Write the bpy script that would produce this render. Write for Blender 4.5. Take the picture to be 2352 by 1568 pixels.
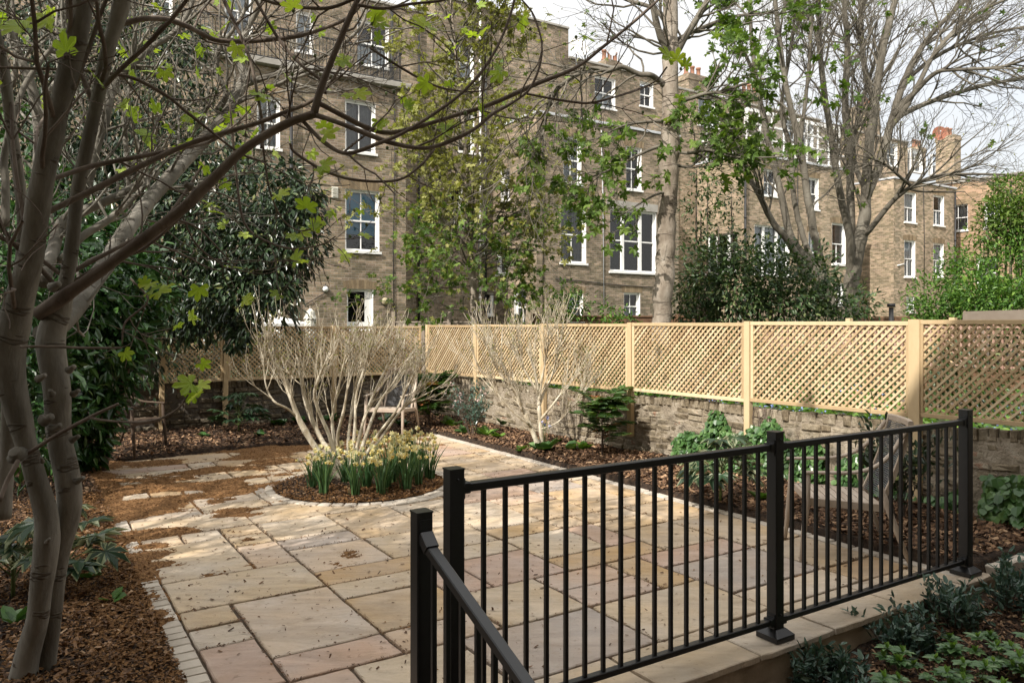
import bpy, math, random
import numpy as np
from mathutils import Vector

for _o in list(bpy.data.objects):
    bpy.data.objects.remove(_o, do_unlink=True)
SC = bpy.context.scene
COL = SC.collection
random.seed(7)
RNG = np.random.default_rng(7)
R = math.radians

# ------------------------------------------------------------ camera, sky, sun
F, CX, HY, EYE = 1765.0, 1176.0, 743.0, 1.7        # focal length, centre, horizon (2352 px frame), eye height
cam_d = bpy.data.cameras.new("camera")
cam = bpy.data.objects.new("camera", cam_d)
COL.objects.link(cam)
cam.location = (0, 0, EYE)
cam.rotation_euler = (R(90), 0, 0)
cam_d.sensor_width = 36.0
cam_d.lens = F / 2352.0 * 36.0
cam_d.shift_y = -41.0 / 2352.0
cam_d.clip_start = 0.05
cam_d.clip_end = 800.0
SC.camera = cam

SUN_AZ, SUN_EL = R(216.9), R(42.0)
s3 = Vector((math.sin(SUN_AZ) * math.cos(SUN_EL), math.cos(SUN_AZ) * math.cos(SUN_EL), math.sin(SUN_EL)))
sun_d = bpy.data.lights.new("sun", 'SUN')
sun = bpy.data.objects.new("sun", sun_d)
COL.objects.link(sun)
sun_d.energy = 3.7
sun_d.angle = R(0.5)
sun_d.color = (1.0, 0.945, 0.87)
sun.location = (-6, -8, 20)
sun.rotation_euler = s3.to_track_quat('Z', 'Y').to_euler()

world = bpy.data.worlds.new("World")
SC.world = world
world.use_nodes = True
wt = world.node_tree
for n in list(wt.nodes):
    wt.nodes.remove(n)
wo = wt.nodes.new("ShaderNodeOutputWorld")
wb = wt.nodes.new("ShaderNodeBackground")
sky = wt.nodes.new("ShaderNodeTexSky")
sky.sky_type = 'NISHITA'
sky.sun_disc = False
sky.sun_elevation = SUN_EL
sky.sun_rotation = SUN_AZ
sky.air_density = 1.0
sky.dust_density = 2.0
sky.ozone_density = 1.0
wtc = wt.nodes.new("ShaderNodeTexCoord")
wmap = wt.nodes.new("ShaderNodeMapping")
wmap.inputs["Scale"].default_value = (1.0, 1.0, 2.6)
wn = wt.nodes.new("ShaderNodeTexNoise")
wn.inputs["Scale"].default_value = 2.2
wn.inputs["Detail"].default_value = 7
wr = wt.nodes.new("ShaderNodeValToRGB")
wr.color_ramp.elements[0].position = 0.30
wr.color_ramp.elements[0].color = (0.74, 0.74, 0.74, 1)
wr.color_ramp.elements[1].position = 0.66
wr.color_ramp.elements[1].color = (0.95, 0.95, 0.95, 1)
wmix = wt.nodes.new("ShaderNodeMixRGB")
wmix.inputs[2].default_value = (6.35, 6.3, 6.2, 1)      # thin bright cloud, in the sky's own units
wt.links.new(wtc.outputs["Generated"], wmap.inputs[0])
wt.links.new(wmap.outputs[0], wn.inputs["Vector"])
wt.links.new(wn.outputs["Fac"], wr.inputs[0])
wdot = wt.nodes.new("ShaderNodeVectorMath"); wdot.operation = 'DOT_PRODUCT'
wdot.inputs[1].default_value = tuple(s3)
wt.links.new(wtc.outputs["Generated"], wdot.inputs[0])
wmr = wt.nodes.new("ShaderNodeMapRange")
for _i, _v in enumerate((-0.6, 0.9, 3.8, 9.0)):
    wmr.inputs[_i + 1].default_value = _v
wt.links.new(wdot.outputs["Value"], wmr.inputs[0])
wcol = wt.nodes.new("ShaderNodeMixRGB"); wcol.blend_type = 'MULTIPLY'; wcol.inputs[0].default_value = 1.0
wcol.inputs[1].default_value = (1.02, 1.0, 0.965, 1)
wt.links.new(wmr.outputs[0], wcol.inputs[2])
wt.links.new(wcol.outputs[0], wmix.inputs[2])
wt.links.new(wr.outputs[0], wmix.inputs[0])
wt.links.new(sky.outputs[0], wmix.inputs[1])
wt.links.new(wmix.outputs[0], wb.inputs["Color"])
wb.inputs["Strength"].default_value = 0.145
wt.links.new(wb.outputs[0], wo.inputs["Surface"])

SC.view_settings.view_transform = 'Standard'
SC.view_settings.look = 'None'
SC.view_settings.exposure = 0.78
SC.view_settings.gamma = 1.0
SC.view_settings.use_curve_mapping = False
SC.cycles.max_bounces = 5
SC.cycles.diffuse_bounces = 3
SC.cycles.glossy_bounces = 2
SC.cycles.transmission_bounces = 2
SC.cycles.transparent_max_bounces = 6

# ------------------------------------------------------------ frames of reference
AV = np.array([-0.5373, 0.8434, 0.0])      # away from the house, down the garden
BV = np.array([0.8434, 0.5373, 0.0])       # to the right across the garden
ZV = np.array([0.0, 0.0, 1.0])


def P(px, py, Y):
    return np.array([(px - CX) / F * Y, Y, EYE - (py - HY) / F * Y])


def G(a, b, z=0.0):
    return AV * a + BV * b + ZV * z


def gpx(px, py):                            # point of the paving seen at a pixel
    return P(px, py, F * EYE / (py - HY))


def unit(v):
    v = np.asarray(v, float)
    return v / (np.linalg.norm(v) + 1e-12)


def vnoise(x, y, seed=0):
    x = np.asarray(x, float); y = np.asarray(y, float)
    xi = np.floor(x).astype(np.int64); yi = np.floor(y).astype(np.int64)
    xf = x - xi; yf = y - yi
    def h(a, b):
        n = (a * 374761393 + b * 668265263 + seed * 982451653) & 0x7fffffff
        n = ((n ^ (n >> 13)) * 1274126177) & 0x7fffffff
        return ((n ^ (n >> 16)) & 0xffff) / 65535.0
    u = xf * xf * (3 - 2 * xf); v = yf * yf * (3 - 2 * yf)
    return (h(xi, yi) * (1 - u) + h(xi + 1, yi) * u) * (1 - v) + (h(xi, yi + 1) * (1 - u) + h(xi + 1, yi + 1) * u) * v


def fbm(x, y, seed=0, o=4):
    s = 0.0; a = 0.5; t = 0.0
    for i in range(o):
        s = s + a * vnoise(x * 2 ** i, y * 2 ** i, seed + i * 17); t += a; a *= 0.5
    return s / t


# ------------------------------------------------------------ mesh builder
ROOT_LOC = {}


class MB:
    def __init__(self, smooth=False):
        self.v = []; self.n = 0; self.g = []; self.smooth = smooth; self.has_uv = False

    def add(self, verts, faces, tint=0.5, mi=0, uv=None):
        verts = np.asarray(verts, float).reshape(-1, 3)
        base = self.n
        self.v.append(verts); self.n += len(verts)
        if isinstance(faces, np.ndarray):
            groups = [faces]
        else:
            by = {}
            for f in faces:
                by.setdefault(len(f), []).append(f)
            groups = [np.array(x, dtype=np.int64) for x in by.values()]
        for fa in groups:
            m = len(fa)
            t = np.broadcast_to(np.asarray(tint, float), (m,)) if np.ndim(tint) == 0 or len(np.atleast_1d(tint)) == m else np.full(m, float(np.mean(tint)))
            mm = np.broadcast_to(np.asarray(mi, np.int64), (m,))
            u = None
            if uv is not None:
                u = np.asarray(uv, float).reshape(m, fa.shape[1], 2); self.has_uv = True
            self.g.append((fa + base, t, mm, u))
        return base

    def box(self, c, s, Rm=None, tint=0.5, mi=0):
        s = np.asarray(s, float) / 2
        q = np.array([[x, y, z] for x in (-1, 1) for y in (-1, 1) for z in (-1, 1)], float) * s
        if Rm is not None:
            q = q @ np.asarray(Rm)
        q = q + np.asarray(c, float)
        self.add(q, np.array([[0, 1, 3, 2], [4, 6, 7, 5], [0, 4, 5, 1], [2, 3, 7, 6], [0, 2, 6, 4], [1, 5, 7, 3]]), tint, mi)

    def bar(self, p0, p1, w, h, up=(0, 0, 1), ch=0.0, tint=0.5, mi=0, w1=None, h1=None):
        """square section bar from p0 to p1; w across, h along up; chamfered edges; optional taper"""
        p0 = np.asarray(p0, float); p1 = np.asarray(p1, float)
        d = unit(p1 - p0); up = np.asarray(up, float)
        x = np.cross(d, up)
        if np.linalg.norm(x) < 1e-6:
            x = np.cross(d, (0, 1, 0))
        x = unit(x); y = np.cross(x, d)
        def ring(p, w, h):
            w /= 2; h /= 2
            if ch <= 0:
                q = [(-w, -h), (w, -h), (w, h), (-w, h)]
            else:
                c = ch
                q = [(-w + c, -h), (w - c, -h), (w, -h + c), (w, h - c), (w - c, h), (-w + c, h), (-w, h - c), (-w, -h + c)]
            return [p + x * a + y * b for a, b in q]
        r0 = ring(p0, w, h); r1 = ring(p1, w1 or w, h1 or h); k = len(r0)
        fs = [[i, (i + 1) % k, k + (i + 1) % k, k + i] for i in range(k)]
        L = np.linalg.norm(p1 - p0)
        self.add(r0 + r1, fs, tint, mi, uv=[[(i / k, 0), ((i + 1) / k, 0), ((i + 1) / k, L), (i / k, L)] for i in range(k)])
        self.add(r0 + r1, [list(range(k))[::-1], list(range(k, 2 * k))], tint, mi, uv=np.zeros((2, k, 2)))

    def tube(self, pts, rad, k=6, tint=0.5, mi=0, cap=True):
        pts = np.asarray(pts, float); n = len(pts)
        rad = np.broadcast_to(np.asarray(rad, float), (n,))
        t = np.gradient(pts, axis=0)
        t /= (np.linalg.norm(t, axis=1)[:, None] + 1e-12)
        a = np.cross(t[0], (0.31, 0.17, 0.93))
        if np.linalg.norm(a) < 1e-3:
            a = np.cross(t[0], (1, 0, 0))
        a = unit(a)
        ang = np.arange(k) * 2 * math.pi / k
        ca, sa = np.cos(ang), np.sin(ang)
        V = np.empty((n, k, 3))
        for i in range(n):
            a = a - t[i] * a.dot(t[i]); a = a / (np.linalg.norm(a) + 1e-12)
            b = np.cross(t[i], a)
            V[i] = pts[i] + rad[i] * (ca[:, None] * a + sa[:, None] * b)
        idx = np.arange(n * k).reshape(n, k)
        q = np.stack([idx[:-1], np.roll(idx[:-1], -1, 1), np.roll(idx[1:], -1, 1), idx[1:]], -1).reshape(-1, 4)
        L = np.concatenate([[0], np.cumsum(np.linalg.norm(np.diff(pts, axis=0), axis=1))])
        u0 = np.tile(np.arange(k) / k, n - 1); u1 = u0 + 1.0 / k
        l0 = np.repeat(L[:-1], k); l1 = np.repeat(L[1:], k)
        uv = np.stack([np.stack([u0, l0], -1), np.stack([u1, l0], -1), np.stack([u1, l1], -1), np.stack([u0, l1], -1)], 1)
        b0 = self.add(V.reshape(-1, 3), q, tint, mi, uv=uv)
        if cap:
            for row in (idx[0][::-1], idx[-1]):
                self.g.append((np.array([row]) + b0, np.full(1, float(np.mean(tint))), np.full(1, mi), np.zeros((1, k, 2))))

    def scatter(self, tv, tf, pos, X, Y, Z, scale, tint, mi=0):
        """bake many copies of a template: axes X (length), Y (width), Z (normal), each (N,3)"""
        tv = np.asarray(tv, float); tf = np.asarray(tf, np.int64); N = len(pos)
        if N == 0:
            return
        scale = np.broadcast_to(np.asarray(scale, float), (N,))
        V = (tv[None, :, 0, None] * X[:, None] + tv[None, :, 1, None] * Y[:, None] + tv[None, :, 2, None] * Z[:, None]) * scale[:, None, None] + pos[:, None]
        fa = (tf[None] + (np.arange(N) * len(tv))[:, None, None]).reshape(-1, tf.shape[1])
        t = np.repeat(np.broadcast_to(np.asarray(tint, float), (N,)), len(tf))
        self.add(V.reshape(-1, 3), fa, t, mi)

    def build(self, name, mats, parent=None, origin=None, local=False):
        me = bpy.data.meshes.new(name)
        V = np.concatenate(self.v) if self.v else np.zeros((0, 3))
        ob = bpy.data.objects.new(name, me)
        if origin is not None:
            V = V - np.asarray(origin, float); ob.location = tuple(float(x) for x in origin)
        elif parent is not None and not local:
            V = V - ROOT_LOC.get(root_of(parent).name, np.zeros(3))
        nl = sum(g[0].size for g in self.g); nf = sum(len(g[0]) for g in self.g)
        me.vertices.add(len(V)); me.loops.add(nl); me.polygons.add(nf)
        me.vertices.foreach_set("co", V.astype(np.float32).ravel())
        me.loops.foreach_set("vertex_index", np.concatenate([g[0].ravel() for g in self.g]).astype(np.int32))
        cnt = np.concatenate([np.full(len(g[0]), g[0].shape[1]) for g in self.g])
        st = np.concatenate([[0], np.cumsum(cnt)[:-1]])
        me.polygons.foreach_set("loop_start", st.astype(np.int32))
        me.polygons.foreach_set("material_index", np.concatenate([g[2] for g in self.g]).astype(np.int32))
        me.polygons.foreach_set("use_smooth", np.full(nf, self.smooth, dtype=bool))
        at = me.attributes.new("tint", 'FLOAT', 'FACE')
        at.data.foreach_set("value", np.concatenate([g[1] for g in self.g]).astype(np.float32))
        if self.has_uv:
            ul = me.uv_layers.new(name="UVMap")
            ul.data.foreach_set("uv", np.concatenate([(g[3] if g[3] is not None else np.zeros(g[0].shape + (2,))).reshape(-1, 2) for g in self.g]).astype(np.float32).ravel())
        for m in (mats if isinstance(mats, (list, tuple)) else [mats]):
            me.materials.append(m)
        me.update(); me.validate()
        COL.objects.link(ob)
        if parent is not None:
            ob.parent = parent
        return ob


def root_of(o):
    while o.parent is not None:
        o = o.parent
    return o


def tag(o, label=None, cat=None, group=None, kind=None):
    if label: o["label"] = label
    if cat: o["category"] = cat
    if group: o["group"] = group
    if kind: o["kind"] = kind
    return o


def thing(name, loc, label, cat, group=None, rz=0.0):
    o = bpy.data.objects.new(name, None)
    COL.objects.link(o)
    o.empty_display_size = 0.1
    o.location = tuple(float(x) for x in loc)
    o.rotation_euler = (0, 0, rz)
    ROOT_LOC[o.name] = np.asarray(loc, float)
    return tag(o, label, cat, group)


def copy_tree(o, parent=None):
    c = o.copy(); COL.objects.link(c)
    if parent is not None:
        c.parent = parent
    for ch in list(o.children):
        copy_tree(ch, c)
    return c


def catmull(pts, sub=6):
    p = np.asarray(pts, float)
    p = np.vstack([2 * p[0] - p[1], p, 2 * p[-1] - p[-2]])
    out = []
    for i in range(1, len(p) - 2):
        for t in np.linspace(0, 1, sub, endpoint=False):
            a, b, c, d = p[i - 1], p[i], p[i + 1], p[i + 2]
            out.append(0.5 * (2 * b + (c - a) * t + (2 * a - 5 * b + 4 * c - d) * t * t + (3 * b - a - 3 * c + d) * t ** 3))
    out.append(p[-2])
    return np.array(out)


def rand_dirs(n):
    v = RNG.normal(size=(n, 3))
    return v / np.linalg.norm(v, axis=1)[:, None]


def frames(X, up=None, roll=0.0):
    """orthonormal frames round length axes X; normals lean to up"""
    n = len(X)
    X = X / (np.linalg.norm(X, axis=1)[:, None] + 1e-9)
    u = np.tile(np.array([0, 0, 1.0]), (n, 1)) if up is None else np.asarray(up, float)
    u = u + RNG.normal(size=(n, 3)) * roll
    Z = u - X * np.sum(u * X, 1)[:, None]
    Z = Z / (np.linalg.norm(Z, axis=1)[:, None] + 1e-9)
    return X, np.cross(Z, X), Z


# ------------------------------------------------------------ leaf templates (length 1 along x)
LEAF_V = [(0, 0, 0), (1, 0, -0.10), (0.3, 0.2, 0.05), (0.72, 0.16, 0.02), (0.3, -0.2, 0.05), (0.72, -0.16, 0.02)]
LEAF_F = [(0, 1, 3, 2), (0, 4, 5, 1)]
ROUND_V = [(0, 0, 0), (1, 0, -0.06), (0.12, 0.42, 0.05), (0.68, 0.40, 0.02), (0.12, -0.42, 0.05), (0.68, -0.40, 0.02)]


def palmate(n, spread, notch, wid, tipz=-0.12):
    """palmate leaf of n lobes fanned over +-spread (rad), two faces each"""
    v = [(0, 0, 0)]; f = []
    for i in range(n):
        t = -spread + 2 * spread * i / (n - 1)
        d = 2 * spread / (n - 1)
        l = 1.0 - 0.33 * (abs(t) / spread) ** 1.5
        def q(r, a, z): return (r * l * math.cos(a), r * l * math.sin(a), z)
        b = len(v)
        v += [q(notch, t - d / 2, 0.0), q(0.66, t - d * wid, 0.03), q(1, t, tipz), q(0.66, t + d * wid, 0.03), q(notch, t + d / 2, 0.0)]
        f += [(0, b, b + 1, b + 2), (0, b + 2, b + 3, b + 4)]
    return v, f


MAPLE_V, MAPLE_F = palmate(5, 2.1, 0.45, 0.40)
FIG_V, FIG_F = [(0, 0, 0)], []
for _i, (_t, _l, _w) in enumerate(((-1.75, .62, .24), (-.80, .88, .26), (0.0, 1.0, .26), (.80, .88, .26), (1.75, .62, .24))):
    _b = len(FIG_V)
    def _q(r, o, z): return (r * _l * math.cos(_t) - o * math.sin(_t), r * _l * math.sin(_t) + o * math.cos(_t), z)
    FIG_V += [_q(.5, -_w * .75, 0), _q(.8, -_w * .8, .02), _q(1, 0, -.07), _q(.8, _w * .8, .02), _q(.5, _w * .75, 0)]
    FIG_F += [(0, _b, _b + 1, _b + 2), (0, _b + 2, _b + 3, _b + 4)]
FATSIA_V, FATSIA_F = palmate(8, 2.35, 0.42, 0.36, -0.16)
CHIP_V = [(-0.5, -0.16, 0.0), (0.5, -0.2, 0.03), (0.46, 0.17, 0.05), (-0.45, 0.2, 0.02)]
CHIP_F = [(0, 1, 2, 3)]


# ------------------------------------------------------------ materials
def new_mat(name):
    m = bpy.data.materials.new(name); m.use_nodes = True
    nt = m.node_tree
    for n in list(nt.nodes):
        nt.nodes.remove(n)
    out = nt.nodes.new("ShaderNodeOutputMaterial")
    bs = nt.nodes.new("ShaderNodeBsdfPrincipled")
    nt.links.new(bs.outputs[0], out.inputs[0])
    return m, nt, bs, out


def ramp(nt, cols):
    r = nt.nodes.new("ShaderNodeValToRGB")
    e = r.color_ramp.elements
    while len(e) < len(cols):
        e.new(0.5)
    for i, (p, c) in enumerate(cols):
        e[i].position = p; e[i].color = (*c, 1)
    return r


def mathn(nt, op, a, b, clamp=False):
    n = nt.nodes.new("ShaderNodeMath"); n.operation = op; n.use_clamp = clamp
    for i, x in enumerate((a, b)):
        if isinstance(x, (int, float)):
            n.inputs[i].default_value = x
        else:
            nt.links.new(x, n.inputs[i])
    return n.outputs[0]


def noise_node(nt, coord, scale, detail=5, rough=0.55, stretch=None):
    tc = nt.nodes.new("ShaderNodeTexCoord")
    src = tc.outputs[coord]
    if stretch is not None:
        mp = nt.nodes.new("ShaderNodeMapping"); mp.inputs["Scale"].default_value = stretch
        nt.links.new(src, mp.inputs[0]); src = mp.outputs[0]
    n = nt.nodes.new("ShaderNodeTexNoise")
    n.inputs["Scale"].default_value = scale; n.inputs["Detail"].default_value = detail; n.inputs["Roughness"].default_value = rough
    nt.links.new(src, n.inputs["Vector"])
    return n.outputs["Fac"]


def bump_to(nt, bs, h, strength, dist=0.02):
    b = nt.nodes.new("ShaderNodeBump"); b.inputs["Strength"].default_value = strength; b.inputs["Distance"].default_value = dist
    nt.links.new(h, b.inputs["Height"]); nt.links.new(b.outputs[0], bs.inputs["Normal"])


def nmat(name, cols, scale=5, rough=0.8, bump=0.0, bscale=None, bdist=0.02, tint=0.0, spec=0.3, stretch=None, coord="Object", detail=5, metallic=0.0, contrast=1.6):
    m, nt, bs, out = new_mat(name)
    f = noise_node(nt, coord, scale, detail, stretch=stretch)
    f = mathn(nt, 'ADD', mathn(nt, 'MULTIPLY', mathn(nt, 'SUBTRACT', f, 0.5), contrast), 0.5, True)
    if tint > 0:
        at = nt.nodes.new("ShaderNodeAttribute"); at.attribute_name = "tint"
        f = mathn(nt, 'ADD', mathn(nt, 'MULTIPLY', f, 1 - tint), mathn(nt, 'MULTIPLY', at.outputs["Fac"], tint))
    r = ramp(nt, cols); nt.links.new(f, r.inputs[0]); nt.links.new(r.outputs[0], bs.inputs["Base Color"])
    bs.inputs["Roughness"].default_value = rough
    bs.inputs["Specular IOR Level"].default_value = spec
    bs.inputs["Metallic"].default_value = metallic
    if bump > 0:
        bump_to(nt, bs, noise_node(nt, coord, bscale or scale * 3, 6, 0.6, stretch=stretch), bump, bdist)
    return m


def leafmat(name, cols, rough=0.45, trans=0.3, spec=0.4, tcol=None):
    """leaf colour runs along the per-leaf tint; light passes through"""
    m, nt, bs, out = new_mat(name)
    at = nt.nodes.new("ShaderNodeAttribute"); at.attribute_name = "tint"
    f = mathn(nt, 'ADD', at.outputs["Fac"], mathn(nt, 'MULTIPLY', mathn(nt, 'SUBTRACT', noise_node(nt, "Object", 9.0, 3), 0.5), 0.5), True)
    r = ramp(nt, cols); nt.links.new(f, r.inputs[0])
    nt.links.new(r.outputs[0], bs.inputs["Base Color"])
    bs.inputs["Roughness"].default_value = rough; bs.inputs["Specular IOR Level"].default_value = spec
    if trans > 0:
        tr = nt.nodes.new("ShaderNodeBsdfTranslucent")
        g = nt.nodes.new("ShaderNodeMixRGB"); g.blend_type = 'MULTIPLY'; g.inputs[0].default_value = 1.0
        g.inputs[2].default_value = (*(tcol or (1.25, 1.3, 0.5)), 1)
        nt.links.new(r.outputs[0], g.inputs[1]); nt.links.new(g.outputs[0], tr.inputs[0])
        mx = nt.nodes.new("ShaderNodeMixShader"); mx.inputs[0].default_value = trans
        nt.links.new(bs.outputs[0], mx.inputs[1]); nt.links.new(tr.outputs[0], mx.inputs[2])
        nt.links.new(mx.outputs[0], out.inputs[0])
    return m


def brickmat(name, c1, c2, mortar, soot=(0.05, 0.042, 0.033), soot_amt=0.55, seed=0.0):
    """stock brick laid on UV metres, with soot and pale blooms"""
    m, nt, bs, out = new_mat(name)
    tc = nt.nodes.new("ShaderNodeTexCoord")
    br = nt.nodes.new("ShaderNodeTexBrick")
    br.offset = 0.5
    br.inputs["Color1"].default_value = (*c1, 1); br.inputs["Color2"].default_value = (*c2, 1); br.inputs["Mortar"].default_value = (*mortar, 1)
    br.inputs["Scale"].default_value = 1.0; br.inputs["Mortar Size"].default_value = 0.009; br.inputs["Mortar Smooth"].default_value = 0.3
    br.inputs["Brick Width"].default_value = 0.225; br.inputs["Row Height"].default_value = 0.078; br.inputs["Bias"].default_value = -0.1
    nt.links.new(tc.outputs["UV"], br.inputs["Vector"])
    # per-brick shade: white noise on the brick's own cell
    sx = nt.nodes.new("ShaderNodeSeparateXYZ"); nt.links.new(tc.outputs["UV"], sx.inputs[0])
    row = mathn(nt, 'FLOOR', mathn(nt, 'DIVIDE', sx.outputs[1], 0.078), 0)
    off = mathn(nt, 'MULTIPLY', mathn(nt, 'MODULO', row, 2.0), 0.1125)
    cel = mathn(nt, 'FLOOR', mathn(nt, 'DIVIDE', mathn(nt, 'ADD', sx.outputs[0], off), 0.225), 0)
    cx = nt.nodes.new("ShaderNodeCombineXYZ"); nt.links.new(cel, cx.inputs[0]); nt.links.new(row, cx.inputs[1]); cx.inputs[2].default_value = seed
    wn_ = nt.nodes.new("ShaderNodeTexWhiteNoise"); nt.links.new(cx.outputs[0], wn_.inputs["Vector"])
    hs = nt.nodes.new("ShaderNodeHueSaturation")
    nt.links.new(mathn(nt, 'ADD', mathn(nt, 'MULTIPLY', wn_.outputs["Value"], 0.75), 0.62), hs.inputs["Value"])
    nt.links.new(mathn(nt, 'ADD', mathn(nt, 'MULTIPLY', wn_.outputs["Value"], -0.03), 0.515), hs.inputs["Hue"])
    nt.links.new(br.outputs["Color"], hs.inputs["Color"])
    n1 = noise_node(nt, "UV", 0.55, 6, 0.62)
    r1 = ramp(nt, [(0.36, (0, 0, 0)), (0.68, (1, 1, 1))]); nt.links.new(n1, r1.inputs[0])
    mx = nt.nodes.new("ShaderNodeMixRGB"); nt.links.new(mathn(nt, 'MULTIPLY', r1.outputs[0], soot_amt), mx.inputs[0])
    nt.links.new(hs.outputs[0], mx.inputs[1]); mx.inputs[2].default_value = (*soot, 1)
    n2 = noise_node(nt, "UV", 1.3, 5, 0.6, stretch=(1, 0.45, 1))
    r2 = ramp(nt, [(0.58, (0, 0, 0)), (0.78, (1, 1, 1))]); nt.links.new(n2, r2.inputs[0])
    mx2 = nt.nodes.new("ShaderNodeMixRGB"); nt.links.new(mathn(nt, 'MULTIPLY', r2.outputs[0], 0.30), mx2.inputs[0])
    nt.links.new(mx.outputs[0], mx2.inputs[1]); mx2.inputs[2].default_value = (0.33, 0.29, 0.23, 1)
    nt.links.new(mx2.outputs[0], bs.inputs["Base Color"])
    bs.inputs["Roughness"].default_value = 0.9; bs.inputs["Specular IOR Level"].default_value = 0.15
    h = mathn(nt, 'ADD', mathn(nt, 'MULTIPLY', br.outputs["Fac"], -1.0), mathn(nt, 'ADD', mathn(nt, 'MULTIPLY', wn_.outputs["Value"], 0.7), mathn(nt, 'MULTIPLY', noise_node(nt, "UV", 30, 4), 0.8)))
    bump_to(nt, bs, h, 0.9, 0.012)
    return m


def glassmat(name, tint=(0.8, 0.85, 0.9)):
    m, nt, bs, out = new_mat(name)
    nt.nodes.remove(bs)
    tr = nt.nodes.new("ShaderNodeBsdfTransparent"); tr.inputs[0].default_value = (*tint, 1)
    gl = nt.nodes.new("ShaderNodeBsdfGlossy"); gl.inputs["Roughness"].default_value = 0.02
    fr = nt.nodes.new("ShaderNodeFresnel"); fr.inputs[0].default_value = 1.55
    mx = nt.nodes.new("ShaderNodeMixShader")
    nt.links.new(mathn(nt, 'ADD', fr.outputs[0], 0.01, True), mx.inputs[0])
    nt.links.new(tr.outputs[0], mx.inputs[1]); nt.links.new(gl.outputs[0], mx.inputs[2]); nt.links.new(mx.outputs[0], out.inputs[0])
    return m


M = {}
M['stone'] = None
M['brick_a'] = brickmat('stock_brick', (0.335, 0.26, 0.17), (0.205, 0.158, 0.108), (0.36, 0.318, 0.255), soot_amt=.58)
M['brick_b'] = brickmat('yellow_stock_brick', (0.40, 0.31, 0.20), (0.275, 0.21, 0.138), (0.42, 0.365, 0.285), soot_amt=0.42, seed=3.0)
M['brick_c'] = brickmat('orange_brick', (0.40, 0.27, 0.165), (0.32, 0.22, 0.135), (0.36, 0.30, 0.225), soot_amt=0.2, seed=5.0)
M['white'] = nmat('white_paint', [(0, (0.70, 0.69, 0.66)), (1, (0.84, 0.83, 0.80))], 2.0, 0.45, spec=0.4)
M['cream'] = nmat('cream_canvas', [(0, (0.55, 0.53, 0.46)), (1, (0.68, 0.66, 0.58))], 4.0, 0.9)
M['glass'] = glassmat('window_glass')
M['curtain'] = nmat('net_curtain', [(0, (0.42, 0.42, 0.40)), (1, (0.62, 0.62, 0.60))], 3, 0.95)
M['greycurtain'] = nmat('grey_curtain', [(0, (0.10, 0.10, 0.095)), (1, (0.2, 0.195, 0.18))], 6, 0.95)
M['blueblind'] = nmat('blue_blind', [(0, (0.08, 0.27, 0.40)), (1, (0.12, 0.34, 0.47))], 2, 0.8)
M['room'] = nmat('room_shade', [(0, (0.02, 0.019, 0.018)), (1, (0.05, 0.045, 0.04))], 1.2, 0.95)  # near black, stands in for the unlit rooms behind the windows
M['coping'] = nmat('coping_stone', [(0, (0.22, 0.20, 0.17)), (1, (0.42, 0.40, 0.36))], 2, 0.9, 0.4)
M['slate'] = nmat('roof_slate', [(0, (0.09, 0.085, 0.085)), (1, (0.16, 0.15, 0.145))], 3, 0.75, 0.3)
M['lead'] = nmat('lead_flashing', [(0, (0.38, 0.39, 0.40)), (1, (0.52, 0.53, 0.54))], 3, 0.6)
M['terracotta'] = nmat('terracotta', [(0, (0.20, 0.095, 0.06)), (1, (0.32, 0.165, 0.105))], 4, 0.85)
M['pipe'] = nmat('black_iron', [(0, (0.018, 0.018, 0.019)), (1, (0.035, 0.034, 0.033))], 5, 0.5)
M['black'] = nmat('black_powder_coat', [(0, (0.0085, 0.0085, 0.0090)), (1, (0.013, 0.013, 0.0135))], 40, 0.34, 0.06, 300, 0.001, spec=0.5)
M['softwood'] = nmat('new_softwood', [(0, (0.34, 0.235, 0.125)), (0.5, (0.54, 0.405, 0.235)), (1, (0.69, 0.565, 0.37))], 9, 0.75, 0.2, 40, 0.003, tint=0.68, stretch=(1, 1, 0.35))
M['oldwood'] = nmat('weathered_timber', [(0, (0.15, 0.115, 0.085)), (1, (0.30, 0.25, 0.20))], 6, 0.9, 0.3, 60, 0.004, tint=0.5)
M['fencewood'] = nmat('brown_fence_timber', [(0, (0.10, 0.055, 0.032)), (1, (0.22, 0.125, 0.07))], 5, 0.85, 0.25, 40, 0.004, tint=0.6)
M['redwood'] = nmat('faded_red_trellis', [(0, (0.26, 0.15, 0.11)), (1, (0.42, 0.28, 0.22))], 5, 0.85, tint=0.6)
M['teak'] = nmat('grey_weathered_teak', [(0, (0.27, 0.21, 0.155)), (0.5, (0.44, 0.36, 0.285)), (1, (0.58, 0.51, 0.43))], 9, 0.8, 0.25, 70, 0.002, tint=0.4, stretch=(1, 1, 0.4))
M['shadedteak'] = nmat('shaded_teak', [(0, (0.035, 0.022, 0.014)), (0.5, (0.07, 0.046, 0.03)), (1, (0.12, 0.085, 0.058))], 9, 0.75, 0.25, 70, 0.002, tint=0.4, stretch=(1, 1, 0.4))  # darker copy of the teak, puts the left chair's shade into its colour
M['cord'] = nmat('grey_cord', [(0, (0.075, 0.078, 0.082)), (1, (0.17, 0.172, 0.178))], 60, 0.8, 0.3, 300, 0.001, tint=0.4)

# ============================================================ SETTING: ground, beds, paving
PAT_A0, PAT_A1, PAT_B0, PAT_B1 = 2.66, 10.72, 0.64, 5.40
CORNER = np.array([-1.61, 14.30, 0.0])                       # where the two trellis runs meet
DR, NR = unit((0.586, -0.810, 0)), unit((-0.810, -0.586, 0))  # right-hand run and its face towards the garden
DB, NB = -BV, -AV                                            # back run, face towards the house


def right_b(a):
    return 6.33 + (12.93 - a) * 0.0605


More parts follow.
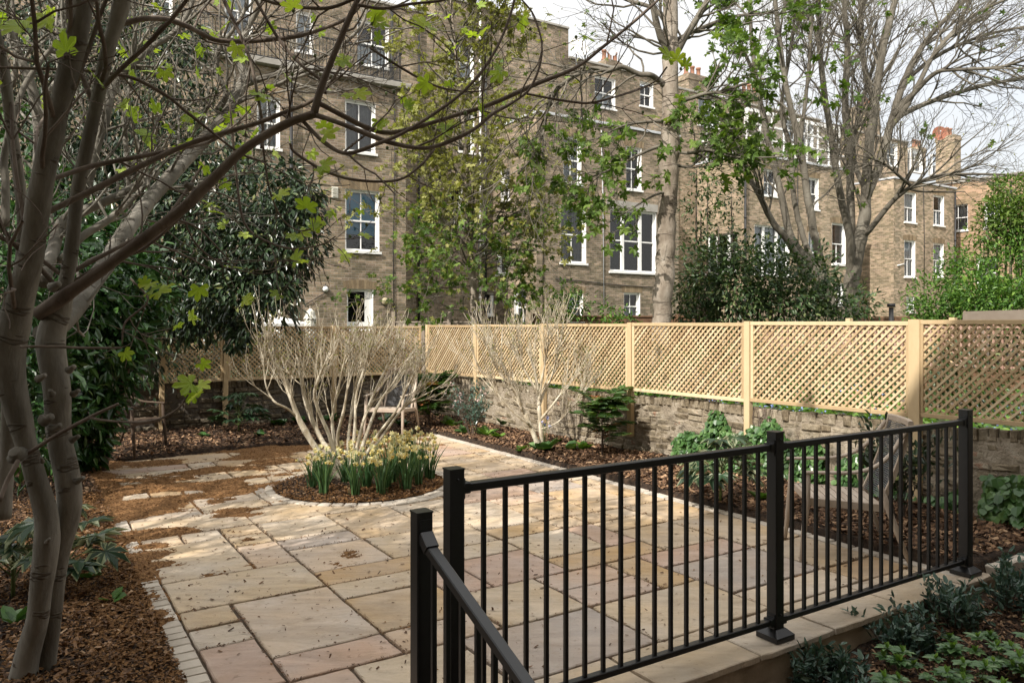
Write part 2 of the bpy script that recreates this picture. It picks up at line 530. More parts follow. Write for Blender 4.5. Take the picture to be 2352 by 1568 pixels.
M['soil'] = nmat('bark_soil', [(0, (0.012, 0.008, 0.006)), (0.5, (0.035, 0.022, 0.014)), (1, (0.085, 0.052, 0.030))], 22, 0.95, 0.9, 60, 0.02, contrast=2.2)
M['chips'] = nmat('bark_chips', [(0, (0.035, 0.020, 0.013)), (0.45, (0.13, 0.072, 0.040)), (0.8, (0.28, 0.165, 0.09)), (1, (0.48, 0.33, 0.20))], 30, 0.85, tint=0.85)
M['husk'] = nmat('fallen_husks', [(0, (0.055, 0.026, 0.010)), (0.5, (0.21, 0.105, 0.04)), (1, (0.42, 0.24, 0.10))], 70, 0.95, 1.0, 120, 0.015, tint=0.25, contrast=2.4)
M['joint'] = nmat('joint_sand', [(0, (0.05, 0.036, 0.025)), (1, (0.15, 0.11, 0.078))], 30, 0.95, 0.5, 80, 0.01)
M['earth'] = nmat('ground_earth', [(0, (0.025, 0.04, 0.014)), (1, (0.065, 0.075, 0.03))], 1.5, 0.95, 0.4)
M['sett'] = nmat('pale_setts', [(0, (0.36, 0.31, 0.25)), (1, (0.64, 0.57, 0.48))], 9, 0.85, 0.3, 50, 0.004, tint=0.6)


def slabmat(name):
    m, nt, bs, out = new_mat(name)
    at = nt.nodes.new("ShaderNodeAttribute"); at.attribute_name = "tint"
    r = ramp(nt, [(0.0, (0.46, 0.315, 0.175)), (0.2, (0.475, 0.35, 0.22)), (0.38, (0.50, 0.395, 0.275)), (0.55, (0.52, 0.43, 0.325)), (0.7, (0.475, 0.335, 0.25)), (0.85, (0.41, 0.30, 0.24)), (1.0, (0.41, 0.36, 0.305))])
    nt.links.new(at.outputs["Fac"], r.inputs[0])
    tc = nt.nodes.new("ShaderNodeTexCoord")
    ad = nt.nodes.new("ShaderNodeVectorMath"); ad.operation = 'ADD'
    cx = nt.nodes.new("ShaderNodeCombineXYZ")
    nt.links.new(mathn(nt, 'MULTIPLY', at.outputs["Fac"], 37.0), cx.inputs[2])
    nt.links.new(tc.outputs["Object"], ad.inputs[0]); nt.links.new(cx.outputs[0], ad.inputs[1])
    def nz(scale, detail, rough, stretch=None, dist=0.0):
        src = ad.outputs[0]
        if stretch:
            mp = nt.nodes.new("ShaderNodeMapping"); mp.inputs["Scale"].default_value = stretch; mp.inputs["Rotation"].default_value = (0, 0, R(-32))
            nt.links.new(src, mp.inputs[0]); src = mp.outputs[0]
        n = nt.nodes.new("ShaderNodeTexNoise"); n.inputs["Scale"].default_value = scale; n.inputs["Detail"].default_value = detail
        n.inputs["Roughness"].default_value = rough; n.inputs["Distortion"].default_value = dist
        nt.links.new(src, n.inputs["Vector"]); return n.outputs["Fac"]
    bands = nz(1.6, 6, 0.6, (1.0, 4.5, 1), 1.2)
    hs = nt.nodes.new("ShaderNodeHueSaturation")
    nt.links.new(mathn(nt, 'ADD', mathn(nt, 'MULTIPLY', bands, 0.85), 0.55), hs.inputs["Value"])
    nt.links.new(mathn(nt, 'ADD', mathn(nt, 'MULTIPLY', nz(2.3, 4, 0.5), 1.1), 0.42), hs.inputs["Saturation"])
    nt.links.new(r.outputs[0], hs.inputs["Color"])
    st = ramp(nt, [(0.55, (0, 0, 0)), (0.72, (1, 1, 1))]); nt.links.new(nz(3.5, 7, 0.7), st.inputs[0])
    mx = nt.nodes.new("ShaderNodeMixRGB"); nt.links.new(mathn(nt, 'MULTIPLY', st.outputs[0], 0.5), mx.inputs[0])
    nt.links.new(hs.outputs[0], mx.inputs[1]); mx.inputs[2].default_value = (0.30, 0.215, 0.135, 1)
    sp = ramp(nt, [(0.66, (0, 0, 0)), (0.74, (1, 1, 1))]); nt.links.new(nz(26, 3, 0.5), sp.inputs[0])
    mx2 = nt.nodes.new("ShaderNodeMixRGB"); nt.links.new(mathn(nt, 'MULTIPLY', sp.outputs[0], 0.5), mx2.inputs[0])
    nt.links.new(mx.outputs[0], mx2.inputs[1]); mx2.inputs[2].default_value = (0.16, 0.11, 0.07, 1)
    dk = ramp(nt, [(0.50, (0, 0, 0)), (0.68, (1, 1, 1))])
    tg = nt.nodes.new("ShaderNodeTexNoise"); tg.inputs["Scale"].default_value = 0.9; tg.inputs["Detail"].default_value = 9; tg.inputs["Roughness"].default_value = .72
    nt.links.new(tc.outputs["Object"], tg.inputs["Vector"]); nt.links.new(tg.outputs["Fac"], dk.inputs[0])
    mx3 = nt.nodes.new("ShaderNodeMixRGB"); nt.links.new(mathn(nt, 'MULTIPLY', dk.outputs[0], 0.38), mx3.inputs[0])
    nt.links.new(mx2.outputs[0], mx3.inputs[1]); mx3.inputs[2].default_value = (0.25, 0.19, 0.135, 1)
    nt.links.new(mx3.outputs[0], bs.inputs["Base Color"])
    bs.inputs["Roughness"].default_value = 0.78; bs.inputs["Specular IOR Level"].default_value = 0.25
    bump_to(nt, bs, mathn(nt, 'ADD', mathn(nt, 'MULTIPLY', bands, 1.0), mathn(nt, 'MULTIPLY', nz(38, 5, 0.6), 0.35)), 0.75, 0.02)
    return m


M['stone'] = slabmat('sandstone')

# far ground and the neighbours' ground
mb = MB()
mb.add([(-400, -400, -0.62), (400, -400, -0.62), (400, 400, -0.62), (-400, 400, -0.62)], [[0, 1, 2, 3]])
tag(mb.build('ground', M['earth']), kind='structure')
mb = MB(True)
na, nb = 70, 110
aa, bb = np.meshgrid(np.linspace(13.12, 34, na), np.linspace(-16, 48, nb), indexing='ij')
zz = 0.30 + 0.12 * fbm(aa * 0.8, bb * 0.8, 3)
vv = AV[None, None] * aa[..., None] + BV[None, None] * bb[..., None] + ZV * zz[..., None]
idx = np.arange(na * nb).reshape(na, nb)
mb.add(vv.reshape(-1, 3), np.stack([idx[:-1, :-1], idx[:-1, 1:], idx[1:, 1:], idx[1:, :-1]], -1).reshape(-1, 4))
tag(mb.build('terrain', M['earth']), kind='structure')
mb = MB(True)
na, nb = 60, 60
aa, tt = np.meshgrid(np.linspace(0.5, 13.12, na), np.linspace(0, 1, nb), indexing='ij')
bb = (right_b(aa) + 0.18) * (1 - tt) + 30 * tt
zz = 0.36 + 0.16 * fbm(aa * 0.9, bb * 0.9, 5) + np.clip((bb - 6.6) * 0.03, 0, 0.15)
vv = AV * aa[..., None] + BV * bb[..., None] + ZV * zz[..., None]
idx = np.arange(na * nb).reshape(na, nb)
mb.add(vv.reshape(-1, 3), np.stack([idx[:-1, :-1], idx[:-1, 1:], idx[1:, 1:], idx[1:, :-1]], -1).reshape(-1, 4))
tag(mb.build('neighbour_terrain', M['earth']), kind='structure')


def soil_z(a, b):
    a = np.asarray(a, float); b = np.asarray(b, float)
    n = fbm(a * 2.1, b * 2.1, 11, 4)
    z = 0.005 + 0.07 * n
    z = np.where((a > 2.6) & (b > 5.35), z + 0.015, z)
    z = np.where((a > 10.6), z + 0.01, z)
    patio = (a > PAT_A0 - 0.02) & (a < PAT_A1 - 0.25 + 0.3 * n) & (b > PAT_B0 - 0.0) & (b < PAT_B1 - 0.03)
    z = np.where(patio, -0.055, z)
    low = (a < PAT_A0 + 0.04) & (b > 1.55)
    z = np.where(low, -0.30 + 0.035 * (b - 1.5) + 0.09 * n, z)
    st = (a < PAT_A0 - 0.02) & (b > 0.5) & (b <= 1.55)
    z = np.where(st, -0.5, z)
    return z


mb = MB(True)
na, nb = 340, 290
ga, gb = np.linspace(0.9, 12.98, na), np.linspace(-2.6, 7.06, nb)
aa, bb = np.meshgrid(ga, gb, indexing='ij')
zz = soil_z(aa, bb) + RNG.normal(size=aa.shape) * 0.004
vv = AV * aa[..., None] + BV * np.minimum(bb, right_b(aa) + 0.1)[..., None] + ZV * zz[..., None]
idx = np.arange(na * nb).reshape(na, nb)
mb.add(vv.reshape(-1, 3), np.stack([idx[:-1, :-1], idx[1:, :-1], idx[1:, 1:], idx[:-1, 1:]], -1).reshape(-1, 4))
tag(mb.build('garden_soil', M['soil']), kind='structure')

# ---- paving: random pack laid on a 0.3 m grid, sandstone slabs with hand-cut edges
mb = MB()
mb.add([G(PAT_A0 + .01, PAT_B0, -0.02), G(PAT_A0 + .01, PAT_B1, -0.02), G(PAT_A1, PAT_B1, -0.02), G(PAT_A1, PAT_B0, -0.02)], [[0, 1, 2, 3]], mi=1)
SG = 0.302


def slab(a0, a1, b0, b1, tint, z=0.0, gap=0.0105, clip=None):
    j = lambda s: random.uniform(-s, s)
    a0 += gap; a1 -= gap; b0 += gap; b1 -= gap
    pts = []
    cs = [(a0 + j(.004), b0 + j(.004)), (a0 + j(.004), b1 + j(.004)), (a1 + j(.004), b1 + j(.004)), (a1 + j(.004), b0 + j(.004))]
    for i in range(4):
        p, q = cs[i], cs[(i + 1) % 4]
        L = math.hypot(q[0] - p[0], q[1] - p[1]); n = max(3, int(L / 0.07))
        for k in range(n):
            t = k / n
            c = 0.006 if k == 0 else 0.0
            pts.append((p[0] + (q[0] - p[0]) * t + j(.0035) + (c if p[0] < q[0] else 0), p[1] + (q[1] - p[1]) * t + j(.0035)))
    n = len(pts); cm = (sum(p[0] for p in pts) / n, sum(p[1] for p in pts) / n)
    z += j(.0025)
    tx, ty = j(.004), j(.004)
    top, mid, bot = [], [], []
    for p in pts:
        f = 1 - 0.007 / max(0.05, math.hypot(p[0] - cm[0], p[1] - cm[1]))
        q = (cm[0] + (p[0] - cm[0]) * f, cm[1] + (p[1] - cm[1]) * f)
        zt = z + tx * (p[0] - cm[0]) + ty * (p[1] - cm[1])
        top.append(G(q[0], q[1], zt)); mid.append(G(p[0], p[1], zt - 0.005)); bot.append(G(p[0], p[1], -0.03))
    fs = [list(range(n))[::-1]]
    fs += [[i, (i + 1) % n, n + (i + 1) % n, n + i] for i in range(n)] + [[n + i, n + (i + 1) % n, 2 * n + (i + 1) % n, 2 * n + i] for i in range(n)]
    mb.add(top + mid + bot, fs, tint)


CIRC = (7.69, 3.0); CR = 0.86
random.seed(23)
rows = int((PAT_A1 - 3.06) / SG) + 1; cols = int((PAT_B1 - 0.13 - PAT_B0 - 0.12) / SG) + 1
SB0 = PAT_B0 + 0.125; SB1 = PAT_B1 - 0.13
occ = np.zeros((rows, cols), bool)
SIZES = [(2, 3), (3, 2), (2, 2), (2, 3), (1, 2), (2, 2), (1, 2), (2, 1), (1, 1), (2, 2), (1, 3)]
TINTS = [0.04, 0.16, 0.2, 0.28, 0.36, 0.36, 0.44, 0.44, 0.52, 0.56, 0.62, 0.72, 0.8, 0.95, 0.3, 0.24, 0.4]
slabs = []
for i in range(rows):
    for k in range(cols):
        if occ[i, k]:
            continue
        opts = SIZES[:]; random.shuffle(opts); opts += [(1, 2), (2, 1), (1, 1)]
        for (h, w) in opts:
            if i + h <= rows and k + w <= cols and not occ[i:i + h, k:k + w].any():
                occ[i:i + h, k:k + w] = True
                slabs.append((i, k, h, w)); break
for (i, k, h, w) in slabs:
    a0 = 3.045 + i * SG; b0 = SB0 + k * SG
    a1 = a0 + h * SG; b1 = min(b0 + w * SG, SB1)
    if b1 - b0 < 0.05:
        continue
    slab(a0, a1, b0, b1, min(1, max(0, random.choice(TINTS) + random.uniform(-.05, .05))))
bpos = 0.64
random.seed(5)
while bpos < 5.5:                                    # the row of edge stones over the retaining wall
    w = random.choice([0.58, 0.62, 0.68])
    slab(2.625, 3.04, bpos, min(bpos + w, 5.56), random.choice([0.3, 0.36, 0.42, 0.52, 0.62]), z=0.002)
    bpos += w
patio = mb.build('patio', [M['stone'], M['joint']])
tag(patio, kind='structure')

# ---- setts: two edge lines and the ring round the planted circle, brick edging by the end post
mb = MB()


def sett(c, da, db, ang, tint, z=0.004, h=0.05):
    ca, sa = math.cos(ang), math.sin(ang)
    u = AV * ca + BV * sa; v = -AV * sa + BV * ca
    j = lambda: random.uniform(-.004, .004)
    top = [(-da / 2, -db / 2), (da / 2, -db / 2), (da / 2, db / 2), (-da / 2, db / 2)]
    zt = z + random.uniform(-.003, .004)
    V = [c + u * (x + j()) * 0.9 + v * (y + j()) * 0.9 + ZV * zt for x, y in top] + [c + u * x + v * y + ZV * (zt - .008) for x, y in top] + [c + u * x + v * y + ZV * (zt - h) for x, y in top]
    fs = [[0, 1, 2, 3]] + [[4 + i, 4 + (i + 1) % 4, (i + 1) % 4, i] for i in range(4)] + [[8 + i, 8 + (i + 1) % 4, 4 + (i + 1) % 4, 4 + i] for i in range(4)]
    mb.add(V, fs, tint)


random.seed(9)
a = 2.7
while a < 10.6:
    L = random.uniform(.085, .11)
    sett(G(a + L / 2, PAT_B0 + .06, 0), L - .008, .115, random.uniform(-.05, .05), random.random())
    a += L
a = 2.75
while a < 10.6:
    L = random.uniform(.12, .22)
    sett(G(a + L / 2, PAT_B1 - .065, 0), L - .01, .105, random.uniform(-.03, .03), random.random() * .7)
    a += L
for r0, w in ((CR + .05, .095), (CR + .15, .085)):
    n = int(2 * math.pi * r0 / .12)
    for i in range(n):
        t = 2 * math.pi * i / n
        if r0 > CR + .1 and not (-0.2 < math.sin(t) and math.cos(t) < 0.75):
            continue
        sett(G(CIRC[0] + r0 * math.cos(t), CIRC[1] + r0 * math.sin(t), 0), w, .11, t, random.random(), z=0.012)
b = 5.58
while b < 7.1:
    sett(G(2.74 + random.uniform(-.012, .012), b + .036, 0.02), .215, .068, random.uniform(-.06, .06), 0.5 + .5 * random.random(), z=0.02, h=.08)
    b += .077
tag(mb.build('sett_edging', M['sett']), kind='structure')

# ---- mulch mound of the circle
mb = MB(True)
n1, n2 = 16, 72
V = []; 
for i in range(n1 + 1):
    for k in range(n2):
        r = (CR + .06 * (vnoise(np.array(k * .35), np.array(2.0), 4) - .3)) * i / n1; t = 2 * math.pi * k / n2
        z = 0.012 + 0.065 * (1 - (i / n1) ** 2.5) + 0.015 * float(fbm(np.array(r * math.cos(t) * 9), np.array(r * math.sin(t) * 9), 8)) * (1 if i < n1 else 0)
        V.append(G(CIRC[0] + r * math.cos(t), CIRC[1] + r * math.sin(t), z if i < n1 else 0.004))
fs = [[i * n2 + k, i * n2 + (k + 1) % n2, (i + 1) * n2 + (k + 1) % n2, (i + 1) * n2 + k] for i in range(n1) for k in range(n2)]
mb.add(V, fs, 0.5)
tag(mb.build('circular_bed', M['soil']), kind='structure')

# ---- drifts of fallen husks
def husk_h(a, b):
    n = .5 + 1.25 * (fbm(a * 2.6 + b * .4, b * 1.5 - a * .2, 31, 5) - .5)
    cov = np.clip((0.70 + (a - 6.0) * 0.60 - b) * 0.50, -1.0, 0.10)
    cov = np.maximum(cov, np.clip((0.82 + .25 * (vnoise(a * 1.3, a * 0 + 1., 6) - .5) - b) * 3.2, -1, 0.55) * np.clip((a - 3.7) * 2, 0, 1))
    cov = np.maximum(cov, np.clip((a - 10.25) * 0.9, -1, .4))
    d = np.hypot(a - CIRC[0], b - CIRC[1])
    cov = np.maximum(cov, np.clip(0.34 - np.abs(d - CR + .03) * 3.0, -1, .34) * (0.35 + 0.65 * (np.cos(np.arctan2(b - CIRC[1], a - CIRC[0])) < 0.1)))
    cov = np.where((d > CR + .35) & (b > .95 + (a - 5.0) * .9), np.minimum(cov, -0.75), cov)
    return np.minimum((n - 0.56 + cov * 0.42) * 0.16, 0.028)


mb = MB(True)
na, nb = 300, 240
aa, bb = np.meshgrid(np.linspace(3.3, 11.15, na), np.linspace(0.30, 5.3, nb), indexing='ij')
hz = husk_h(aa, bb)
hz = hz + (RNG.random(aa.shape) - .5) * 0.008
zz = np.maximum(hz, -0.015)
vv = AV * aa[..., None] + BV * bb[..., None] + ZV * zz[..., None]
idx = np.arange(na * nb).reshape(na, nb)
q = np.stack([idx[:-1, :-1], idx[1:, :-1], idx[1:, 1:], idx[:-1, 1:]], -1).reshape(-1, 4)
zq = zz.reshape(-1)[q].max(1)
q = q[zq > -0.012]
mb.add(vv.reshape(-1, 3), q, RNG.random(len(q)))
N = 16000
a = RNG.uniform(3.3, 11.1, N * 4); b = RNG.uniform(.3, 5.2, N * 4)
h = husk_h(a, b); k = np.where((h > -0.004) | (RNG.random(len(h)) < 0.012))[0][:N]
pos = AV * a[k, None] + BV * b[k, None] + ZV * (np.maximum(h[k], 0.003) + .004)[:, None]
X, Y, Z = frames(rand_dirs(len(k)) * (1, 1, .35), roll=.5)
mb.scatter(CHIP_V, CHIP_F, pos, X, Y, Z, RNG.uniform(.010, .024, len(k)), RNG.random(len(k)))
n = 24000
a = RNG.uniform(2.6, 8.5, n); b = .68 - np.abs(RNG.normal(size=n)) * (.46 + .12 * np.sin(a * 2.1))
k = b > -.9; a, b = a[k], b[k]; n = len(a)
pos = AV * a[:, None] + BV * b[:, None] + ZV * (soil_z(a, b) + RNG.uniform(.002, .02, n))[:, None]
X, Y, Z = frames(rand_dirs(n) * (1, 1, .35), roll=.5)
mb.scatter(CHIP_V, CHIP_F, pos, X, Y * 1.4, Z, RNG.uniform(.012, .030, n), RNG.random(n))
n = 5200
r = CR * (1.02 - .55 * RNG.random(n) ** 1.7); t = math.pi + RNG.normal(size=n) * 1.0
pos = AV * (CIRC[0] + r * np.cos(t))[:, None] + BV * (CIRC[1] + r * np.sin(t))[:, None] + ZV * (0.018 + .070 * (1 - np.minimum(1, r / CR) ** 2.5) + RNG.uniform(0, .014, n))[:, None]
X, Y, Z = frames(rand_dirs(n) * (1, 1, .35), roll=.5)
mb.scatter(CHIP_V, CHIP_F, pos, X, Y * 1.5, Z, RNG.uniform(.012, .030, n), RNG.random(n))
tag(mb.build('fallen_husks', M['husk'], origin=G(7, 2, 0)), 'drifts of orange brown seed husks lying over the far left paving', 'husks', kind='stuff')

# ---- bark chips on the beds
def chips(regions, name, label):
    mb = MB()
    for (a0, a1, b0, b1, n, s0, s1, zoff) in regions:
        a = RNG.uniform(a0, a1, n); b = RNG.uniform(b0, b1, n)
        k = (b < right_b(a) - .02)
        inp = (a > PAT_A0) & (a < PAT_A1 - .15) & (b > PAT_B0) & (b < PAT_B1)
        k &= ~inp
        k &= ~((a < PAT_A0 + .12) & (a > PAT_A0 - .06) & (b > 0.6) & (b < 7.2))
        a, b = a[k], b[k]; n = len(a)
        pos = AV * a[:, None] + BV * b[:, None] + ZV * (soil_z(a, b) + RNG.uniform(.0, .022, n) + zoff)[:, None]
        X, Y, Z = frames(rand_dirs(n) * (1, 1, .4), roll=.45)
        mb.scatter(CHIP_V, CHIP_F, pos, X, Y, Z, RNG.uniform(s0, s1, n) * RNG.choice([1, 1, 1.6], n), RNG.random(n) ** 1.2)
    n = 2600
    r = CR * np.sqrt(RNG.random(n)) * .97; t = RNG.random(n) * 2 * math.pi
    if name == 'bark_mulch':
        pos = AV * (CIRC[0] + r * np.cos(t))[:, None] + BV * (CIRC[1] + r * np.sin(t))[:, None] + ZV * (0.02 + .066 * (1 - (r / CR) ** 2.5) + RNG.uniform(0, .015, n))[:, None]
        X, Y, Z = frames(rand_dirs(n) * (1, 1, .4), roll=.45)
        mb.scatter(CHIP_V, CHIP_F, pos, X, Y, Z, RNG.uniform(.012, .035, n), RNG.random(n))
    o = mb.build(name, M['chips'], origin=G(6, 3, 0))
    return tag(o, label, 'mulch', kind='stuff')


chips([(2.7, 11.0, 5.38, 7.0, 26000, .018, .05, 0), (10.5, 12.95, .4, 6.4, 12000, .02, .05, 0), (2.4, 10.8, -1.3, .7, 34000, .010, .030, 0),
       (1.0, 2.62, 2.4, 6.4, 22000, .010, .030, 0)], 'bark_mulch', 'brown bark chip mulch spread over all the planting beds')

# ---- fallen bits on the paving
mb = MB()
n = 2600
a = RNG.uniform(3.0, 10.5, n); b = RNG.uniform(.8, 5.2, n)
k = RNG.random(n) < np.clip(1.2 - (b - 0.8) * .22, .25, 1)
a, b = a[k], b[k]; n = len(a)
pos = AV * a[:, None] + BV * b[:, None] + ZV * .006
X, Y, Z = frames(rand_dirs(n) * (1, 1, .2), roll=.3)
mb.scatter(CHIP_V, CHIP_F, pos, X, Y, Z, RNG.uniform(.008, .022, n) * RNG.choice([1, 1, 1, 1.8], n), RNG.random(n) * .6)
# crumbs gathered along the joints
n = 9000
a = RNG.uniform(3.0, 10.5, n); b = RNG.uniform(.8, 5.2, n)
on_a = RNG.random(n) < .5
sl = [slabs[i] for i in RNG.integers(0, len(slabs), n)]
a = np.array([3.045 + (s[0] + (s[2] if not oa else random.random() * s[2])) * SG for s, oa in zip(sl, on_a)]) + RNG.normal(size=n) * .010
b = np.array([SB0 + (s[1] + (s[3] if oa else random.random() * s[3])) * SG for s, oa in zip(sl, on_a)]) + RNG.normal(size=n) * .010
k = (b < 5.25) & (a < 10.7)
a, b = a[k], b[k]; n = len(a)
pos = AV * a[:, None] + BV * b[:, None] + ZV * .004
X, Y, Z = frames(rand_dirs(n) * (1, 1, .3), roll=.4)
mb.scatter(CHIP_V, CHIP_F, pos, X, Y, Z, RNG.uniform(.007, .018, n), RNG.random(n) * .8)
tag(mb.build('leaf_litter', M['chips'], origin=G(6, 3, 0)), 'small dark bits of dry litter strewn over the sandstone paving', 'leaf litter', kind='stuff')

# ============================================================ RETAINING WALL AND STEPS
M['render'] = nmat('wet_render', [(0, (0.22, 0.165, 0.11)), (0.5, (0.43, 0.34, 0.245)), (1, (0.58, 0.49, 0.385))], 2.6, 0.9, 0.6, 22, 0.012, contrast=2.2)
root = thing('retaining_wall', G(2.66, 3.4, -.3), 'low rendered retaining wall under the edge stones below the black railing', 'retaining wall')
mb = MB(True)
nu, nz_ = 190, 12
bs_ = np.linspace(1.42, 7.1, nu); zs = np.linspace(-.55, -.022, nz_)
bb, zz = np.meshgrid(bs_, zs, indexing='ij')
off = 0.018 * (fbm(bb * 2.5, zz * 5 + 9, 21) - .5) + .010 * (fbm(bb * 9, zz * 12, 22) - .5)
vv = AV * (2.655 - off)[..., None] + BV * bb[..., None] + ZV * zz[..., None]
idx = np.arange(nu * nz_).reshape(nu, nz_)
mb.add(vv.reshape(-1, 3), np.stack([idx[:-1, :-1], idx[1:, :-1], idx[1:, 1:], idx[:-1, 1:]], -1).reshape(-1, 4))
mb.add([G(2.66, 1.42, -.022), G(2.66, 7.1, -.022), G(2.95, 7.1, -.022), G(2.95, 1.42, -.022), G(2.66, 1.42, -.55), G(2.95, 1.42, -.55)], [[0, 1, 2, 3], [4, 0, 3, 5]])
mb.build('wall_face', M['render'], root)
root = thing('garden_steps', G(2.2, 1.0, -.5), 'sandstone garden steps going down from the paving beside the handrail', 'steps')
for i in range(3):
    mb = MB()
    mb.bar(G(2.50 - .29 * i, .52, -.235 - .155 * i + .08), G(2.50 - .29 * i, 1.41, -.235 - .155 * i + .08), .30, .15, ch=.006, tint=.36)
    mb.build('tread', M['stone'], root)

# ============================================================ OLD BRICK GARDEN WALLS
def oldbrick(name, dark):
    k = 0.45 if dark else 0.80  # lower factor puts the far wall's shade into the brick colour
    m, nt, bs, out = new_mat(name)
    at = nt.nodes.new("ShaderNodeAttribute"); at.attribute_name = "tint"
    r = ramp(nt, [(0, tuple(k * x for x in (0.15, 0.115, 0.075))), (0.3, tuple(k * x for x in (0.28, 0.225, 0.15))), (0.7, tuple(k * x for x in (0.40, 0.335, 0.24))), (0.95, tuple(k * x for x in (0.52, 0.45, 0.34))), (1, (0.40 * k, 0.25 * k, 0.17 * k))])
    f = mathn(nt, 'ADD', mathn(nt, 'MULTIPLY', at.outputs["Fac"], 0.8), mathn(nt, 'MULTIPLY', mathn(nt, 'SUBTRACT', noise_node(nt, "Object", 9, 7, .7), 0.42), 1.6), True)
    nt.links.new(f, r.inputs[0])
    st = ramp(nt, [(0.52, (0, 0, 0)), (0.70, (1, 1, 1))]); nt.links.new(noise_node(nt, "Object", 3.0, 7, .7, stretch=(1, 1, .4)), st.inputs[0])
    mx = nt.nodes.new("ShaderNodeMixRGB"); nt.links.new(mathn(nt, 'MULTIPLY', st.outputs[0], .62), mx.inputs[0])
    nt.links.new(r.outputs[0], mx.inputs[1]); mx.inputs[2].default_value = (0.055, 0.05, 0.035, 1)
    ms = ramp(nt, [(0.58, (0, 0, 0)), (0.72, (1, 1, 1))]); nt.links.new(noise_node(nt, "Object", 1.7, 6, .7), ms.inputs[0])
    mx2 = nt.nodes.new("ShaderNodeMixRGB"); nt.links.new(mathn(nt, 'MULTIPLY', ms.outputs[0], .4), mx2.inputs[0])
    nt.links.new(mx.outputs[0], mx2.inputs[1]); mx2.inputs[2].default_value = (0.14 * k, 0.15 * k, 0.075 * k, 1)
    nt.links.new(mx2.outputs[0], bs.inputs["Base Color"])
    bs.inputs["Roughness"].default_value = .95; bs.inputs["Specular IOR Level"].default_value = .12
    bump_to(nt, bs, noise_node(nt, "Object", 24, 7, .7), 1.0, .03)
    return m


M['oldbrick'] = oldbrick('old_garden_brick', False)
M['shadedbrick'] = oldbrick('shaded_garden_brick', True)  # same brick, darkened to paint the shade on the far wall
M['mortar'] = nmat('lime_mortar', [(0, (0.13, 0.105, 0.075)), (0.5, (0.30, 0.25, 0.185)), (1, (0.48, 0.42, 0.33))], 7, .97, 1.0, 26, .03)
M['shadedmortar'] = nmat('shaded_mortar', [(0, (0.07, 0.06, 0.05)), (1, (0.15, 0.13, 0.105))], 4, .97, 1.0, 26, .03)  # mortar darkened along with the far wall's painted shade


def brick_wall(name, label, o, d, n, L, top, v0, mbk, mmo, seed, lean=0.0):
    root = thing(name, o + d * L / 2, label, 'wall')
    random.seed(seed)
    mb = MB(); mm = MB(True)
    def W(u, v, z): return o + d * u + n * (v + lean * math.sin(u * .9 + z * 2) * .5) + ZV * z
    def brick(u0, u1, z0, z1, dep):
        j = lambda s: random.uniform(-s, s)
        c = .012
        sag = lambda u: .014 * math.sin(u * 1.3) + .010 * math.sin(u * 3.1 + 1) + max(0, u - 5) * .009 * (z1 / .77 if z1 > 0 else 0)
        fr = [W(u0 + c + j(.013), v0 + dep + j(.012), z0 + c + j(.006) + sag(u0)), W(u1 - c + j(.013), v0 + dep + j(.012), z0 + c + j(.006) + sag(u1)),
              W((u0 + u1) / 2 + j(.03), v0 + dep + j(.008), z1 - c + j(.008) + sag((u0 + u1) / 2)) , W(u1 - c + j(.013), v0 + dep + j(.012), z1 - c + j(.006) + sag(u1)), W(u0 + c + j(.013), v0 + dep + j(.012), z1 - c + j(.006) + sag(u0))]
        fr = [fr[0], fr[1], fr[3], fr[2], fr[4]]
        bk = [W(u0, v0 - .05, z0 + sag(u0)), W(u1, v0 - .05, z0 + sag(u1)), W(u1, v0 - .05, z1 + sag(u1)), W((u0 + u1) / 2, v0 - .05, z1 + sag((u0 + u1) / 2)), W(u0, v0 - .05, z1 + sag(u0))]
        md = [b_ + n * (.05 + dep - .014) for b_ in bk]
        fs = [[0, 1, 2, 3, 4]] + [[5 + i, 5 + (i + 1) % 5, (i + 1) % 5, i] for i in range(5)] + [[10 + i, 10 + (i + 1) % 5, 5 + (i + 1) % 5, 5 + i] for i in range(5)]
        mb.add(fr + md + bk, fs, min(1, max(0, random.gauss(.5, .26))))
    z = -.12; row = 0; ztop = top - .112
    nrow = int(round((ztop - z) / .079)); ch = (ztop - z) / nrow
    for r_ in range(nrow):
        u = -.1 - (.11 if r_ % 2 else 0)
        while u < L:
            w = random.choice([.22, .22, .225, .215, .11])
            deep = random.gauss(.002, .009)
            if random.random() < .06: deep -= .03
            if r_ < 5: deep += .004
            brick(u + .005, u + w - .005, z + .005, z + ch - .006, deep)
            u += w
        z += ch
    u = -.1
    while u < L:
        w = random.uniform(.068, .085)
        brick(u + .004, u + w - .004, ztop + .004, top + random.uniform(-.012, .008), random.gauss(.012, .008))
        u += w
    mb.build('brickwork', mbk, root)
    nu, nz_ = int(L / .07), 12
    uu, zz = np.meshgrid(np.linspace(-.1, L, nu), np.linspace(-.15, top - .03, nz_), indexing='ij')
    nn = fbm(uu * 5, zz * 5, seed) - .5
    vv = (o[None, None] + d * uu[..., None] + n * (v0 - .003 + .044 * nn + lean * .5 * np.sin(uu * .9 + zz * 2))[..., None] + ZV * zz[..., None])
    idx = np.arange(nu * nz_).reshape(nu, nz_)
    mm.add(vv.reshape(-1, 3), np.stack([idx[:-1, :-1], idx[:-1, 1:], idx[1:, 1:], idx[1:, :-1]], -1).reshape(-1, 4))
    q = [o + d * uu_ + n * vv_ + ZV * zz_ for uu_ in (-.1, L) for vv_, zz_ in ((v0 - .02, top - .03), (v0 - .24, top - .045), (v0 - .24, -.3))]
    mm.add(q, [[0, 3, 4, 1], [1, 4, 5, 2]])
    mm.build('mortar_core', mmo, root)
    return root


